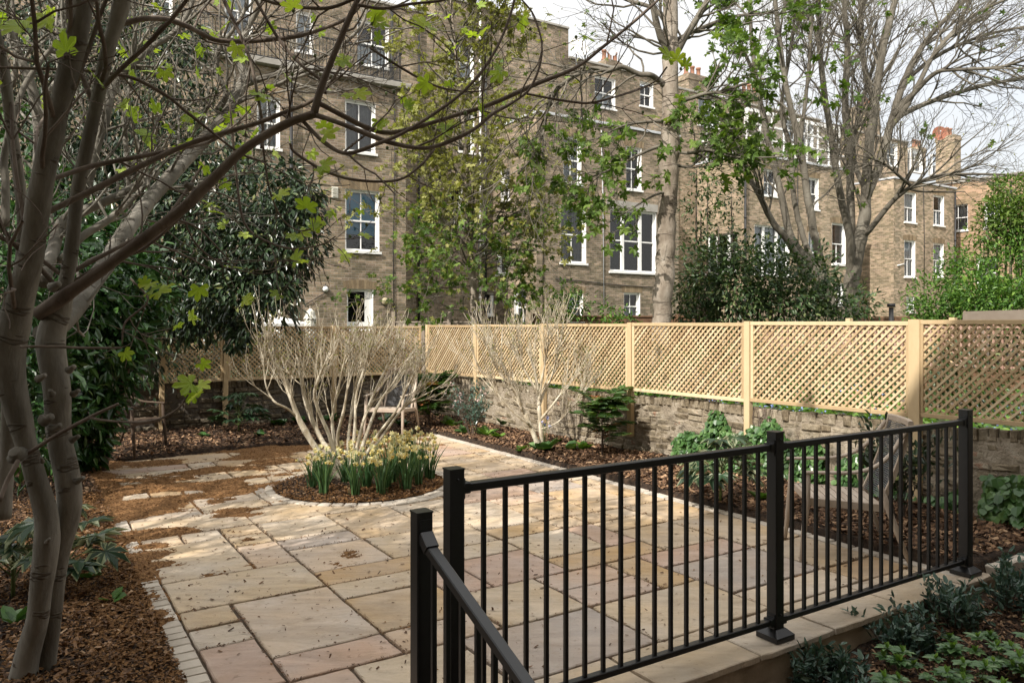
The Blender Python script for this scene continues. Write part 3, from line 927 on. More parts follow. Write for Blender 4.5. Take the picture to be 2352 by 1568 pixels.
brick_wall('garden_wall', 'low crumbling pale brick garden wall under the sunny trellis on the right', CORNER, DR, NR, 12.6, .765, -.075, M['oldbrick'], M['mortar'], 3, .012)
brick_wall('garden_wall', 'low brick wall coloured dark for its shade under the trellis at the far end', CORNER, DB, NB, 7.6, .79, -.075, M['shadedbrick'], M['shadedmortar'], 4, .01)

# ============================================================ TRELLIS PANELS AND POSTS
def trellis_panel(label, o, d, n, u0, u1, ztop0, ztop1, group):
    c = o + d * (u0 + u1) / 2
    L = u1 - u0; H = .88; zt = (ztop0 + ztop1) / 2; zb = zt - H
    root = thing('trellis', c + ZV * zb, label, 'trellis', group)
    vc = -.028
    def W(u, v, z): return o + d * u + n * v + ZV * z
    fr = MB()
    fr.bar(W(u0, vc, zt - .02), W(u1, vc, zt - .02), .042, .040, ch=.003, tint=random.random())
    fr.bar(W(u0, vc, zb + .02), W(u1, vc, zb + .02), .042, .040, ch=.003, tint=random.random())
    for u in (u0 + .02, u1 - .02):
        fr.bar(W(u, vc, zb + .041), W(u, vc, zt - .041), .036, .040, up=n, ch=.003, tint=random.random())
    fr.build('frame', M['softwood'], root)
    la = MB()
    pit = .0735; x0, x1, z0, z1 = u0 + .036, u1 - .036, zb + .038, zt - .038
    hh = z1 - z0
    for s, vo in ((1, vc + .008), (-1, vc - .008)):
        k = x0 - hh + .02 if s == 1 else x0 + .02
        while k < x1 + (0 if s == 1 else hh):
            # line u = k + s*(z - z0)
            ta = max(0.0, (x0 - k) if s == 1 else (k - x1)); tb = min(hh, (x1 - k) if s == 1 else (k - x0))
            if tb - ta > .02:
                la.bar(W(k + s * ta, vo, z0 + ta), W(k + s * tb, vo, z0 + tb), .0195, .011, up=n, tint=random.random())
            k += pit
    la.build('lattice', M['softwood'], root)
    return root


random.seed(31)
RU = [0.04, 1.68, 3.51, 5.34, 7.17, 9.0, 10.83, 12.66]
names = ['in the far corner', 'second from the far corner', 'behind the smaller bare shrub', 'right of the smaller bare shrub', 'above the black railing middle', 'nearest at the right edge behind the end post', 'beyond']
rlabels = ['narrow sunlit trellis panel right of the corner behind the armchair', 'sunlit trellis panel mostly hidden by the crown of the smaller bare shrub', 'sunlit trellis panel just right of the smaller bare shrub crown',
           'sunlit trellis panel between the tall maple trunk and the variegated plant', 'sunlit trellis panel above the middle of the black railing', 'nearest trellis panel above the end post of the black railing', 'x']
for i in range(6):
    zt = 1.668 + .0065 * (RU[i] + RU[i + 1]) / 2
    trellis_panel(rlabels[i], CORNER, DR, NR, RU[i] + .04, RU[i + 1] - .04, zt, zt, 'trellis panels on the low walls')
BU = [0.04, 1.753, 3.56, 4.507]
blabels = ['far trellis panel left of the corner behind the armchair', 'far shaded trellis panel behind the large bare shrub', 'narrow dark trellis panel at the left end by the glossy bush']
for i in range(3):
    trellis_panel(blabels[i], CORNER, DB, NB, BU[i] + .04, BU[i + 1] - .04, 1.655, 1.655, 'trellis panels on the low walls')


def trellis_post(label, p, d, n, z0, z1, w=.075, dp=.07):
    root = thing('trellis_post', p + ZV * z0, label, 'post', 'softwood posts carrying the trellis')
    mb = MB()
    mb.bar(p + n * -.028 + ZV * z0, p + n * -.028 + ZV * z1, w, dp, up=n, ch=.005, tint=.35 + .3 * random.random())
    mb.build('timber', M['softwood'], root)
    for z in (z0 + .12, z0 + .42):
        bo = MB(True)
        bo.tube([p + n * .006 + ZV * z, p + n * .013 + ZV * z], [.007, .006], 8)
        bo.build('bolt', M['lead'], root)


plabels = ['trellis post at the corner where the two runs meet', 'trellis post on the right wall nearest the corner', 'trellis post behind the smaller bare shrub', 'trellis post hanging down the wall beside the tall fern',
           'trellis post whose foot sinks into the ivy', 'stout trellis post standing behind the right armchair']
for i in range(6):
    w = .075 if i < 5 else .105
    trellis_post(plabels[i], CORNER + DR * RU[i] + (0 if i else 1) * NR * .0, DR, NR, [.1, .22, .22, .24, .10, .02][i], 1.68 + .0065 * RU[i], w)
for i, l in ((1, 'trellis post at the back behind the large bare shrub'), (2, 'trellis post at the back above the dark lobed plant'), (3, 'leftmost trellis post beside the dark glossy bush')):
    trellis_post(l, CORNER + DB * BU[i], DB, NB, .06, 1.665)

# ============================================================ BLACK RAILING
RA = 2.745
PB = [1.47, 3.44, 5.40]
root = thing('metal_railing', G(RA, 3.44, 0), 'black metal railing with square balusters along the patio edge', 'railing')
for b in PB:
    mb = MB()
    mb.bar(G(RA, b, .0), G(RA, b, 1.112), .066, .066, up=AV, ch=.004)
    mb.bar(G(RA, b, 1.1121), G(RA, b, 1.118), .071, .071, up=AV, ch=.004)
    p = mb.build('post', M['black'], root)
    mb = MB()
    mb.bar(G(RA, b, .004), G(RA, b, .03), .145, .145, up=AV, ch=.004)
    mb.bar(G(RA, b, .0302), G(RA, b, .06), .143, .143, up=AV, ch=.004, w1=.078, h1=.078)
    mb.build('base_plate', M['black'], p)
    for da, db in ((-.034, -.034), (-.034, .034)):
        mb = MB(True); mb.tube([G(RA + da * 1.55, b + db * 1.55, .030), G(RA + da * 1.55, b + db * 1.55, .041)], [.008, .006], 8); mb.build('bolt', M['pipe'], p)
for i in range(2):
    b0, b1 = PB[i] + .0335, PB[i + 1] - .0335
    mb = MB(); mb.bar(G(RA, b0, 1.035), G(RA, b1, 1.035), .042, .036, ch=.004)
    mb.build('top_rail', M['black'], root)
    mb = MB(); mb.bar(G(RA, b0, .095), G(RA, b1, .095), .038, .030, ch=.003)
    mb.build('bottom_rail', M['black'], root)
    for b, s in ((b0, 1), (b1, -1)):
        for z in (1.035, .095):
            mb = MB()
            mb.bar(G(RA, b - s * .0005, z), G(RA, b + s * .03, z), .052, .046, ch=.004)
            mb.bar(G(RA, b + s * .0015, z - .001), G(RA, b + s * .006, z - .001), .05, .085, ch=.004)
            mb.build('bracket', M['black'], root)
            mb = MB(True)
            mb.tube([G(RA - .034, b - s * .033, z + .04), G(RA - .038, b - s * .033, z + .04)], [.006, .005], 8)
            mb.build('screw', M['black'], root)
    n = 17; first = None
    for k in range(n):
        t = b0 + (b1 - b0) * (k + 1) / (n + 1)
        if first is None:
            mb = MB(); mb.bar(G(RA, t, .11), G(RA, t, 1.017), .0185, .0185, up=AV, ch=.0015)
            first = mb.build('baluster', M['black'], root); tb = t
        else:
            c = first.copy(); COL.objects.link(c); c.parent = root
            c.location = Vector(BV * (t - tb))
root = thing('stair_handrail', G(2.67, 1.30, -.15), 'black sloping stair handrail with its own square post left of the railing', 'handrail')
HB, HA = 1.292, 2.675
mb = MB()
mb.bar(G(HA, HB, -.15), G(HA, HB, .978), .066, .066, up=AV, ch=.004)
mb.bar(G(HA, HB, .9781), G(HA, HB, .984), .071, .071, up=AV, ch=.004)
mb.build('post', M['black'], root)
slope = .29 / .748
def hz_(t): return .885 - slope * t
mb = MB(); mb.bar(G(HA - .05, HB, hz_(.05)), G(HA - 1.5, HB, hz_(1.5)), .043, .036, ch=.004)
mb.build('top_rail', M['black'], root)
mb = MB(); mb.bar(G(HA - .05, HB, hz_(.05) - .86), G(HA - 1.5, HB, hz_(1.5) - .86), .038, .03, ch=.003)
mb.build('bottom_rail', M['black'], root)
mb = MB(); mb.bar(G(HA - .0335, HB, .895), G(HA - .085, HB, hz_(.085) + .002), .052, .046, ch=.004)
mb.bar(G(HA - .034, HB, .86), G(HA - .034, HB, .955), .05, .006, up=AV, ch=.001)
mb.build('bracket', M['black'], root)
for k in range(12):
    t = .105 + .109 * k
    mb = MB(); mb.bar(G(HA - t, HB, hz_(t) - .845), G(HA - t, HB, hz_(t) - .018), .0185, .0185, up=AV, ch=.0015)
    mb.build('baluster', M['black'], root)

# ============================================================ BRICK TERRACE BEHIND THE GARDEN
FO = np.array([-4.68, 24.0, 0.0])            # front plane of the rear wings
MO = FO + AV * 3.0                           # main rear wall, three metres behind
GZ = 0.25                                    # ground at the foot of the terrace


def s_at(px, O):
    m = (px - CX) / F
    return (m * O[1] - O[0]) / (BV[0] - m * BV[1])


def win_px(x0, x1, y0, y1, O):
    s0, s1 = s_at(x0, O), s_at(x1, O)
    Y = O[1] + BV[1] * (s0 + s1) / 2
    return (s0, s1, EYE - (y1 - HY) / F * Y, EYE - (y0 - HY) / F * Y)


def facade(mb, O, d, u0, u1, z0, z1, ops, uoff=0.0):
    """wall with rectangular openings; faces towards d x Z"""
    us = sorted({u0, u1} | {min(max(x, u0), u1) for o in ops for x in o[:2]})
    zs = sorted({z0, z1} | {min(max(x, z0), z1) for o in ops for x in o[2:4]})
    for i in range(len(us) - 1):
        for k in range(len(zs) - 1):
            a, b, c, e = us[i], us[i + 1], zs[k], zs[k + 1]
            if b - a < 1e-5 or e - c < 1e-5:
                continue
            cu, cz = (a + b) / 2, (c + e) / 2
            if any(o[0] < cu < o[1] and o[2] < cz < o[3] for o in ops):
                continue
            mb.add([O + d * a + ZV * c, O + d * b + ZV * c, O + d * b + ZV * e, O + d * a + ZV * e], [[0, 1, 2, 3]], uv=[[(a + uoff, c), (b + uoff, c), (b + uoff, e), (a + uoff, e)]])


def window(house, O, d, op, style='sash', fill=None, arch=None, door=False):
    """painted timber window set in a white reveal: frame, panes, sill, what hangs behind the glass"""
    u0, u1, z0, z1 = op[:4]
    n = np.cross(d, ZV)                          # outward
    W = lambda u, v, z: O + d * u + n * v + ZV * z
    mb = MB()
    D = -.17
    for (pa, pb) in (((u0, z0), (u0, z1)), ((u0, z1), (u1, z1)), ((u1, z1), (u1, z0)), ((u1, z0), (u0, z0))):
        mb.add([W(pa[0], .004, pa[1]), W(pb[0], .004, pb[1]), W(pb[0], D, pb[1]), W(pa[0], D, pa[1])], [[0, 1, 2, 3]])
    fw = .075
    def bar(ua, za, ub, zb, w, dp, v):
        mb.bar(W(ua, v, za), W(ub, v, zb), dp, w, up=np.cross(unit(W(ub, 0, zb) - W(ua, 0, za)), n))
    bar(u0 + fw / 2, z0, u0 + fw / 2, z1, fw, .06, D + .03); bar(u1 - fw / 2, z0, u1 - fw / 2, z1, fw, .06, D + .03)
    bar(u0 + fw, z1 - fw / 2, u1 - fw, z1 - fw / 2, fw, .058, D + .031); bar(u0 + fw, z0 + fw / 2, u1 - fw, z0 + fw / 2, fw, .058, D + .031)
    zm = (z0 + z1) / 2
    if style in ('sash', 'sash1', 'tri'):
        bar(u0 + fw, zm, u1 - fw, zm, .05, .054, D + .03)
    if style == 'sash':
        bar((u0 + u1) / 2, z0 + fw, (u0 + u1) / 2, z1 - fw, .03, .03, D + .02)
    if style == 'sash1':
        bar((u0 + u1) / 2, zm, (u0 + u1) / 2, z0 + fw, .03, .03, D + .02)
    if style == 'tri':
        for f in (.3, .68):
            bar(u0 + (u1 - u0) * f, z0 + fw, u0 + (u1 - u0) * f, z1 - fw, .14, .07, D + .045)
    if style == 'french':
        for f in (.34, .67):
            bar(u0 + (u1 - u0) * f, z0 + fw, u0 + (u1 - u0) * f, z1 - fw, .09, .06, D + .035)
        bar(u0 + fw, z0 + .7 * (z1 - z0), u1 - fw, z0 + .7 * (z1 - z0), .05, .05, D + .03)
    if door:
        mb.box(W((u0 + u1) / 2, D + .02, z0 + .25 * (z1 - z0)), (.04, .04, .04))
        mb.add([W(u0 + fw, D + .05, z0), W(u1 - fw, D + .05, z0), W(u1 - fw, D + .05, z0 + .22 * (z1 - z0)), W(u0 + fw, D + .05, z0 + .22 * (z1 - z0))], [[0, 1, 2, 3]])
        mb.add([W(u1 - .24, D + .052, z0), W(u1 - fw, D + .052, z0), W(u1 - fw, D + .052, z1 - fw), W(u1 - .24, D + .052, z1 - fw)], [[0, 1, 2, 3]])
    f = mb.build('door' if door else 'window', M['white'], house)
    mb = MB()
    mb.add([W(u0, D + .012, z0), W(u1, D + .012, z0), W(u1, D + .012, z1), W(u0, D + .012, z1)], [[0, 1, 2, 3]])
    mb.build('pane', M['glass'], f)
    if not door:
        mb = MB()
        mb.bar(W(u0 - .06, -.03, z0 - .035), W(u1 + .06, -.03, z0 - .035), .2, .075, up=ZV)
        mb.build('sill', M['white'], f)
    if fill in ('curtain', 'greycurtain'):
        mb = MB(True)
        k = 40
        uu = np.linspace(u0, u1, k)
        vs = D - .10 + .03 * np.sin(uu * 46 + 2 * np.sin(uu * 9))
        V = [W(a, b, z) for z in (z0, z1) for a, b in zip(uu, vs)]
        gap = k // 2 if (fill == 'greycurtain') else -9
        mb.add(V, [[i, i + 1, k + i + 1, k + i] for i in range(k - 1) if abs(i - gap) > 2])
        mb.build('curtain', M[fill], f)
    elif fill == 'blueblind':
        mb = MB()
        zz = z0 + .28 * (z1 - z0)
        mb.add([W(u0, D - .05, zz), W(u1, D - .05, zz), W(u1, D - .05, z1), W(u0, D - .05, z1)], [[0, 1, 2, 3]])
        mb.build('blind', M['blueblind'], f)
    elif fill == 'half':
        mb = MB(True)
        k = 40
        uu = np.linspace(u0, u1, k); vs = D - .10 + .03 * np.sin(uu * 50)
        V = [W(a, b, z) for z in (z0 + .05, z0 + .52 * (z1 - z0)) for a, b in zip(uu, vs)]
        mb.add(V, [[i, i + 1, k + i + 1, k + i] for i in range(k - 1)])
        mb.build('curtain', M['curtain'], f)
    if arch:
        mb = MB()
        nb_ = max(5, int((u1 - u0 + .2) / .078))
        for i in range(nb_):
            t0 = (i + .06) / nb_; t1 = (i + .94) / nb_
            a0 = u0 - .1 + (u1 - u0 + .2) * t0; a1 = u0 - .1 + (u1 - u0 + .2) * t1
            lift = .06 * (1 - (2 * (t0 + t1) / 2 - 1) ** 2)
            fan = .05
            tp0 = a0 + (t0 - .5) * fan * 2; tp1 = a1 + (t1 - .5) * fan * 2
            mb.add([W(a0, .006, z1 + .004), W(a1, .006, z1 + .004), W(tp1, .006, z1 + .23 + lift), W(tp0, .006, z1 + .23 + lift)], [[0, 1, 2, 3]], random.random())
        mb.build('arch', M['archbrick'], f)
    return f


M['archbrick'] = nmat('arch_bricks', [(0, (0.13, 0.095, 0.06)), (0.6, (0.24, 0.18, 0.11)), (1, (0.34, 0.26, 0.165))], 8, .9, .4, 40, .01, tint=.7, spec=.15)


def box_open(mb, pts, z0, z1, closed_top=False):
    n = len(pts)
    V = [p + ZV * z0 for p in pts] + [p + ZV * z1 for p in pts]
    fs = [[i, (i + 1) % n, n + (i + 1) % n, n + i] for i in range(n)]
    mb.add(V, fs)
    mb.add(V, [list(range(n, 2 * n))])


def house(label, s0, s1, w0, w1, wz, mtop, brick, front, main, side=(), depth=11.0, group='brick terrace houses', main2=None):
    """one terrace house: main rear wall s0..s1 with a projecting rear wing w0..w1"""
    root = thing('brick_house', FO + BV * (w0 + w1) / 2 + ZV * GZ, label, 'house', group)
    mb = MB()
    sd = [(o[0], o[1], o[2], o[3]) for o in side]
    facade(mb, FO, BV, w0, w1, GZ - .3, wz, [o[0] for o in front])
    # left side of the wing runs from main wall to the front (u measured from the main wall), right side mirrored
    facade(mb, MO + BV * w0, -AV, 0, 3.0, GZ - .3, wz, sd, uoff=.3)
    facade(mb, FO + BV * w1, AV, 0, 3.0, GZ - .3, wz, [], uoff=.7)
    tops = main2 or [(s0, s1, mtop)]
    for (a, b, zt) in tops:
        ops = [o[0] for o in main if a <= (o[0][0] + o[0][1]) / 2 < b]
        facade(mb, MO, BV, a, b, GZ - .3, zt, ops)
        back = MO + AV * depth
        mb.add([MO + BV * a + ZV * zt, MO + BV * b + ZV * zt, back + BV * b + ZV * zt, back + BV * a + ZV * zt, MO + BV * a, MO + BV * b, back + BV * b, back + BV * a],
               [[5, 6, 2, 1], [6, 7, 3, 2], [7, 4, 0, 3]], uv=[[(0, 0), (depth, 0), (depth, zt), (0, zt)]] * 3)
    mb.build('wall', brick, root)
    mb = MB()
    for (a, b, zt) in tops:
        mb.add([MO + AV * .3 + BV * a + ZV * (zt - .35), MO + AV * .3 + BV * b + ZV * (zt - .35), MO + AV * depth + BV * b + ZV * (zt - .35), MO + AV * depth + BV * a + ZV * (zt - .35)], [[0, 1, 2, 3]])
    mb.add([FO + AV * .02 + BV * (w0 + .02) + ZV * (wz - .08), FO + AV * .02 + BV * (w1 - .02) + ZV * (wz - .08), MO - AV * .01 + BV * (w1 - .02) + ZV * (wz - .08), MO - AV * .01 + BV * (w0 + .02) + ZV * (wz - .08)], [[0, 1, 2, 3]])
    mb.build('roof', M['slate'], root)
    for (a, b, zt) in tops:
        mb = MB(); mb.bar(MO + BV * a + AV * .10 + ZV * (zt + .045), MO + BV * b + AV * .10 + ZV * (zt + .045), .34, .09, ch=.01)
        mb.build('coping', M['coping'], root)
    mb = MB()
    q = FO + AV * .06
    mb.bar(q + BV * (w0 - .05) + ZV * (wz + .05), q + BV * (w1 + .05) + ZV * (wz + .05), .26, .10, ch=.008)
    mb.bar(q + BV * (w0 + .075) + AV * .13 + ZV * (wz + .049), MO + BV * (w0 + .075) - AV * .02 + ZV * (wz + .049), .25, .098, ch=.008)
    mb.build('wing_coping', M['lead'] if wz < 9.4 else M['coping'], root)
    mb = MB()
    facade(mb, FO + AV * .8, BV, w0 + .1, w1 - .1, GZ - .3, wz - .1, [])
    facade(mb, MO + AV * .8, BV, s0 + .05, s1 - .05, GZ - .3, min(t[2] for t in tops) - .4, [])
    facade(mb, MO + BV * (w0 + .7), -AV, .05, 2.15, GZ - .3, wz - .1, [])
    mb.build('dark_backing', M['room'], root)  # dark sheets behind the openings paint the gloom of the rooms
    for o in front:
        window(root, FO, BV, *o)
    for o in main:
        window(root, MO, BV, *o)
    for o in side:
        window(root, MO + BV * w0, -AV, o[:4], *o[4:])
    return root


def pipe(root, s, O, z0, z1, r=.05, name='drainpipe', m='pipe'):
    mb = MB(True)
    n = np.cross(BV, ZV)
    p = O + BV * s + n * .09
    mb.tube([p + ZV * z0, p + ZV * z1], r, 8)
    for z in np.arange(z0 + .6, z1, 1.8):
        mb.tube([p + ZV * z, p + ZV * (z + .09)], r * 1.3, 8)
    mb.build(name, M[m], root)


def chimney(root, c, w, d, z0, z1, npots, brick):
    mb = MB()
    h = lambda a, b: c + BV * a + AV * b
    for (k, za, zb) in ((1.0, z0, z1 - .3), (1.08, z1 - .3, z1 - .12), (1.02, z1 - .12, z1)):
        pts = [h(-w / 2 * k, -d / 2 * k), h(w / 2 * k, -d / 2 * k), h(w / 2 * k, d / 2 * k), h(-w / 2 * k, d / 2 * k)]
        V = [p + ZV * za for p in pts] + [p + ZV * zb for p in pts]
        L = [w, d, w, d]
        mb.add(V, [[i, (i + 1) % 4, 4 + (i + 1) % 4, 4 + i] for i in range(4)], uv=[[(i, za), (i + L[i], za), (i + L[i], zb), (i, zb)] for i in range(4)])
        mb.add(V, [[4, 5, 6, 7], [3, 2, 1, 0]], uv=[[(0, 0), (w, 0), (w, d), (0, d)]] * 2)
    ch = mb.build('chimney', brick, root)
    for i in range(npots):
        mb = MB(True)
        q = h(-w / 2 + w * (i + .5) / npots, 0)
        mb.tube([q + ZV * z1, q + ZV * (z1 + .08), q + ZV * (z1 + .12), q + ZV * (z1 + .42), q + ZV * (z1 + .44), q + ZV * (z1 + .52)], [.15, .15, .11, .10, .13, .13], 10)
        mb.build('chimney_pot', M['terracotta'], ch)


def W1(x0, x1, y0, y1): return win_px(x0, x1, y0, y1, FO)
def WM(x0, x1, y0, y1): return win_px(x0, x1, y0, y1, MO)


random.seed(12)
h1 = house('tall brick house with a railed roof terrace and one blue blind', -15, 4.05, -5.5, 1.49, 9.25, 13.15, M['brick_a'],
           [(W1(793, 871, 437, 577), 'sash', 'blueblind', True), (W1(793, 862, 233, 350), 'sash', 'greycurtain', True), (W1(797, 857, 664, 760), 'none', None, True, True),
            (W1(590, 643, 222, 340), 'sash', 'curtain', True), (W1(596, 645, 440, 575), 'sash', None, True), (W1(585, 642, 662, 770), 'none', 'curtain', True)],
           [(WM(820, 893, 50, 152), 'sash', 'half'), (WM(680, 719, 28, 120), 'none', 'curtain'), (WM(516, 580, -40, 86), 'sash1', 'curtain'), (WM(352, 396, -45, 42), 'sash', 'curtain')],
           group=None)
pipe(h1, s_at(667, FO), FO, GZ, 9.0); pipe(h1, s_at(898, MO), MO, 9.3, 13.0, .06)
pipe(h1, s_at(960, MO), MO, GZ, 12.9, .045)
h2 = house('middle brick house with a wide three part window beside the tall bare trunk', 4.05, 15.6, 6.6, 13.6, 9.25, 13.0, M['brick_a'],
           [(W1(1288, 1346, 473, 604), 'sash1', 'greycurtain', True), (W1(1294, 1335, 314, 421), 'sash', 'curtain', True), (W1(1401, 1507, 483, 625), 'tri', None),
            (W1(1438, 1473, 338, 436), 'sash', None, True), (W1(1303, 1339, 674, 740), 'sash', 'curtain', True), (W1(1433, 1470, 672, 735), 'sash', 'half', True)],
           [(WM(1031, 1088, 95, 186), 'sash', 'half'), (WM(1053, 1089, 252, 350), 'sash', None), (WM(1034, 1062, 428, 520), 'sash', None), (WM(1098, 1117, 523, 580), 'sash1', 'curtain'),
            (WM(1117, 1134, 671, 723), 'sash1', None), (WM(1366, 1413, 178, 248), 'sash', 'half'), (WM(1470, 1500, 190, 245), 'sash', None)],
           [(1.5, 2.3, 1.6, 3.0, 'sash1', 'curtain'), (.55, 1.2, 6.4, 7.6, 'sash1', 'curtain'), (.3, 1.0, 3.6, 5.0, 'sash1', None)], main2=[(4.05, 10.25, 13.95), (10.25, 15.6, 12.75)])
pipe(h2, s_at(1100, MO), MO, GZ, 13.7, .045, m='white'); pipe(h2, 6.2, MO, GZ, 13.0, .05)
mb = MB(); lt = W1(1393, 1512, 466, 483); n_ = -AV
mb.bar(FO + BV * lt[0] + n_ * .012 + ZV * (lt[2] + .16), FO + BV * lt[1] + n_ * .012 + ZV * (lt[2] + .16), .05, .30)
mb.build('lintel', M['coping'], h2)
h3 = house('brick house with a white glazed roof room, partly behind the many stemmed tree', 15.6, 27.0, 17.67, 25.3, 9.1, 12.5, M['brick_b'],
           [(W1(1754, 1785, 389, 450), 'sash', 'half', True), (W1(1733, 1813, 519, 632), 'tri', 'curtain'), (W1(1857, 1880, 409, 481), 'sash', None, True), (W1(1911, 1942, 513, 607), 'sash1', 'greycurtain', True),
            (W1(1857, 1880, 533, 626), 'sash', 'curtain', True), (W1(1913, 1938, 650, 700), 'sash', None, True)],
           [(WM(1604, 1642, 215, 290), 'sash', 'curtain'), (WM(1800, 1830, 250, 320), 'sash', 'curtain'), (WM(1842, 1868, 286, 340), 'sash', 'half'), (WM(1917, 1940, 300, 357), 'sash', 'half')],
           [(.7, 2.5, 4.0, 5.75, 'tri', None)])
pipe(h3, s_at(1708, FO), FO, GZ, 9.0, .05); pipe(h3, 16.3, MO, GZ, 12.0, .05)
h4 = house('end brick house with white sash windows beyond the many stemmed tree', 27.0, 35.2, 28.8, 34.75, 9.15, 12.35, M['brick_b'],
           [(W1(2077, 2103, 442, 511), 'sash1', 'curtain', True), (W1(2144, 2168, 449, 518), 'sash1', 'half', True), (W1(2077, 2102, 552, 636), 'sash1', 'curtain', True),
            (W1(2144, 2167, 559, 636), 'sash1', 'curtain', True), (W1(2082, 2099, 681, 716), 'sash', 'curtain')],
           [(WM(2142, 2165, 357, 405), 'sash', 'half'), (WM(2037, 2061, 326, 381), 'sash', 'curtain'), (WM(2094, 2119, 343, 395), 'sash', 'curtain')])
pipe(h4, 34.55, FO, GZ, 9.0, .05)

def cable(root, pts, O, m='pipe', r=.016):
    n = np.cross(BV, ZV)
    mb = MB(True); mb.tube([O + BV * s_at(x, O) + n * .03 + ZV * (EYE - (y - HY) / F * (O[1] + BV[1] * s_at(x, O))) for x, y in pts], r, 5)
    mb.build('cable', M[m], root)


cable(h1, [(905, 200), (906, 400), (902, 560), (904, 735)], FO); cable(h1, [(690, 380), (740, 384), (772, 392), (778, 420)], FO); cable(h1, [(700, 700), (747, 672), (747, 650)], FO, r=.012)
cable(h2, [(1245, 300), (1247, 450), (1246, 730)], FO); cable(h2, [(1275, 640), (1340, 646), (1420, 655), (1540, 662)], FO); cable(h2, [(1380, 300), (1384, 470), (1386, 700)], FO, 'lead', .02)
cable(h3, [(1830, 380), (1832, 520), (1831, 690)], FO); cable(h4, [(2060, 610), (2075, 606)], FO, 'white', .03); cable(h4, [(2120, 430), (2122, 560), (2121, 700)], FO)
# white glazed roof room on the third house
mb = MB()
g0, g1, zb, zt = 18.0, 24.6, 9.22, 11.15
for (sa, sb, da) in ((g0, g1, .25),):
    for z in (zb, zb + .75, zb + 1.35, zt):
        mb.bar(FO + AV * da + BV * sa + ZV * z, FO + AV * da + BV * sb + ZV * z, .09, .09 if z in (zb + .75, zb + 1.35) else .16)
    for k in range(9):
        s = sa + (sb - sa) * k / 8
        mb.bar(FO + AV * (da + .001) + BV * s + ZV * (zb + .08), FO + AV * (da + .001) + BV * s + ZV * (zt - .08), .08, .08, up=AV)
for k in range(4):
    a = .35 + .75 * k
    mb.bar(FO + AV * a + BV * g0 + ZV * (zb + .08), FO + AV * a + BV * g0 + ZV * (zt - .08), .08, .08, up=AV)
for z in (zb, zb + 1.0, zt):
    mb.bar(FO + AV * .32 + BV * g0 + ZV * z, MO - AV * .05 + BV * g0 + ZV * z, .085, .12)
cons = mb.build('roof_room', M['white'], h3)
mb = MB()
mb.add([FO + AV * .26 + BV * g0 + ZV * zb, FO + AV * .26 + BV * g1 + ZV * zb, FO + AV * .26 + BV * g1 + ZV * zt, FO + AV * .26 + BV * g0 + ZV * zt, MO + BV * (g0 + .01) + ZV * zb, MO + BV * (g0 + .01) + ZV * zt], [[0, 1, 2, 3], [4, 0, 3, 5]])
mb.build('pane', M['glass'], cons)

# roof terrace of the first house: ledge and railing
mb = MB()
mb.bar(FO - AV * .08 + BV * -5.6 + ZV * 9.30, FO - AV * .08 + BV * 1.6 + ZV * 9.30, .28, .17, ch=.01)
mb.build('ledge', M['coping'], h1)
mb = MB()
for z in (9.5, 10.42):
    mb.bar(FO + AV * .1 + BV * -5.4 + ZV * z, FO + AV * .1 + BV * 1.4 + ZV * z, .045, .045)
    mb.bar(FO + AV * .13 + BV * 1.4 + ZV * z, MO + BV * 1.4 + ZV * z, .045, .045)
for k in range(62):
    s = -5.4 + k * .11
    mb.bar(FO + AV * .1 + BV * s + ZV * 9.37, FO + AV * .1 + BV * s + ZV * 10.41, .018, .018, up=AV)
for k in range(1, 26):
    mb.bar(FO + AV * (.1 + k * .112) + BV * 1.4 + ZV * 9.37, FO + AV * (.1 + k * .112) + BV * 1.4 + ZV * 10.41, .018, .018, up=AV)
mb.build('terrace_railing', M['pipe'], h1)

for (hh, px, Y0, w, d, z0, z1, n, O) in ((h2, 1400, 0, 1.0, .7, 12.4, 14.3, 3, MO + AV * 3.0), (h2, 1590, 0, 1.3, .8, 12.4, 14.2, 3, MO + AV * 2.2),
                                         (h3, 1720, 0, 1.2, .8, 12.0, 13.9, 3, MO + AV * 2.0), (h3, 1985, 0, 1.1, 1.2, 11.9, 14.2, 3, MO + AV * .75), (h4, 2178, 0, .75, 1.1, 9.3, 13.0, 2, FO + AV * 2.3), (h4, 2105, 0, 1.0, .7, 12, 13.4, 3, MO + AV * 3)):
    chimney(hh, O + BV * s_at(px, O), w, d, z0, z1, n, M['brick_b'] if hh is h4 else M['brick_a'])

# small things fixed to the walls
M['lampglass'] = nmat('yellowed_lamp_glass', [(0, (.30, .25, .15)), (1, (.42, .36, .24))], 8, .4)


def wall_lamp(px, py, r, label, m):
    s, _, z, _2 = W1(px - 1, px + 1, py - 1, py + 1)
    n = -AV
    p = FO + BV * s + ZV * z
    root = thing('wall_lamp', p, label, 'lamp')
    mb = MB(True)
    mb.tube([p + n * .0, p + n * .03, p + n * .05, p + n * .10, p + n * .13, p + n * .145], [r * .75, r * .8, r, r * .9, r * .55, .02], 14)
    mb.build('lamp_glass', M[m], root)
    mb = MB(True)
    t = np.linspace(0, 2 * math.pi, 17)
    mb.tube([p + n * .052 + (BV * math.cos(x) + ZV * math.sin(x)) * r * 1.04 for x in t], .012, 5)
    mb.build('guard', M['pipe'], root)


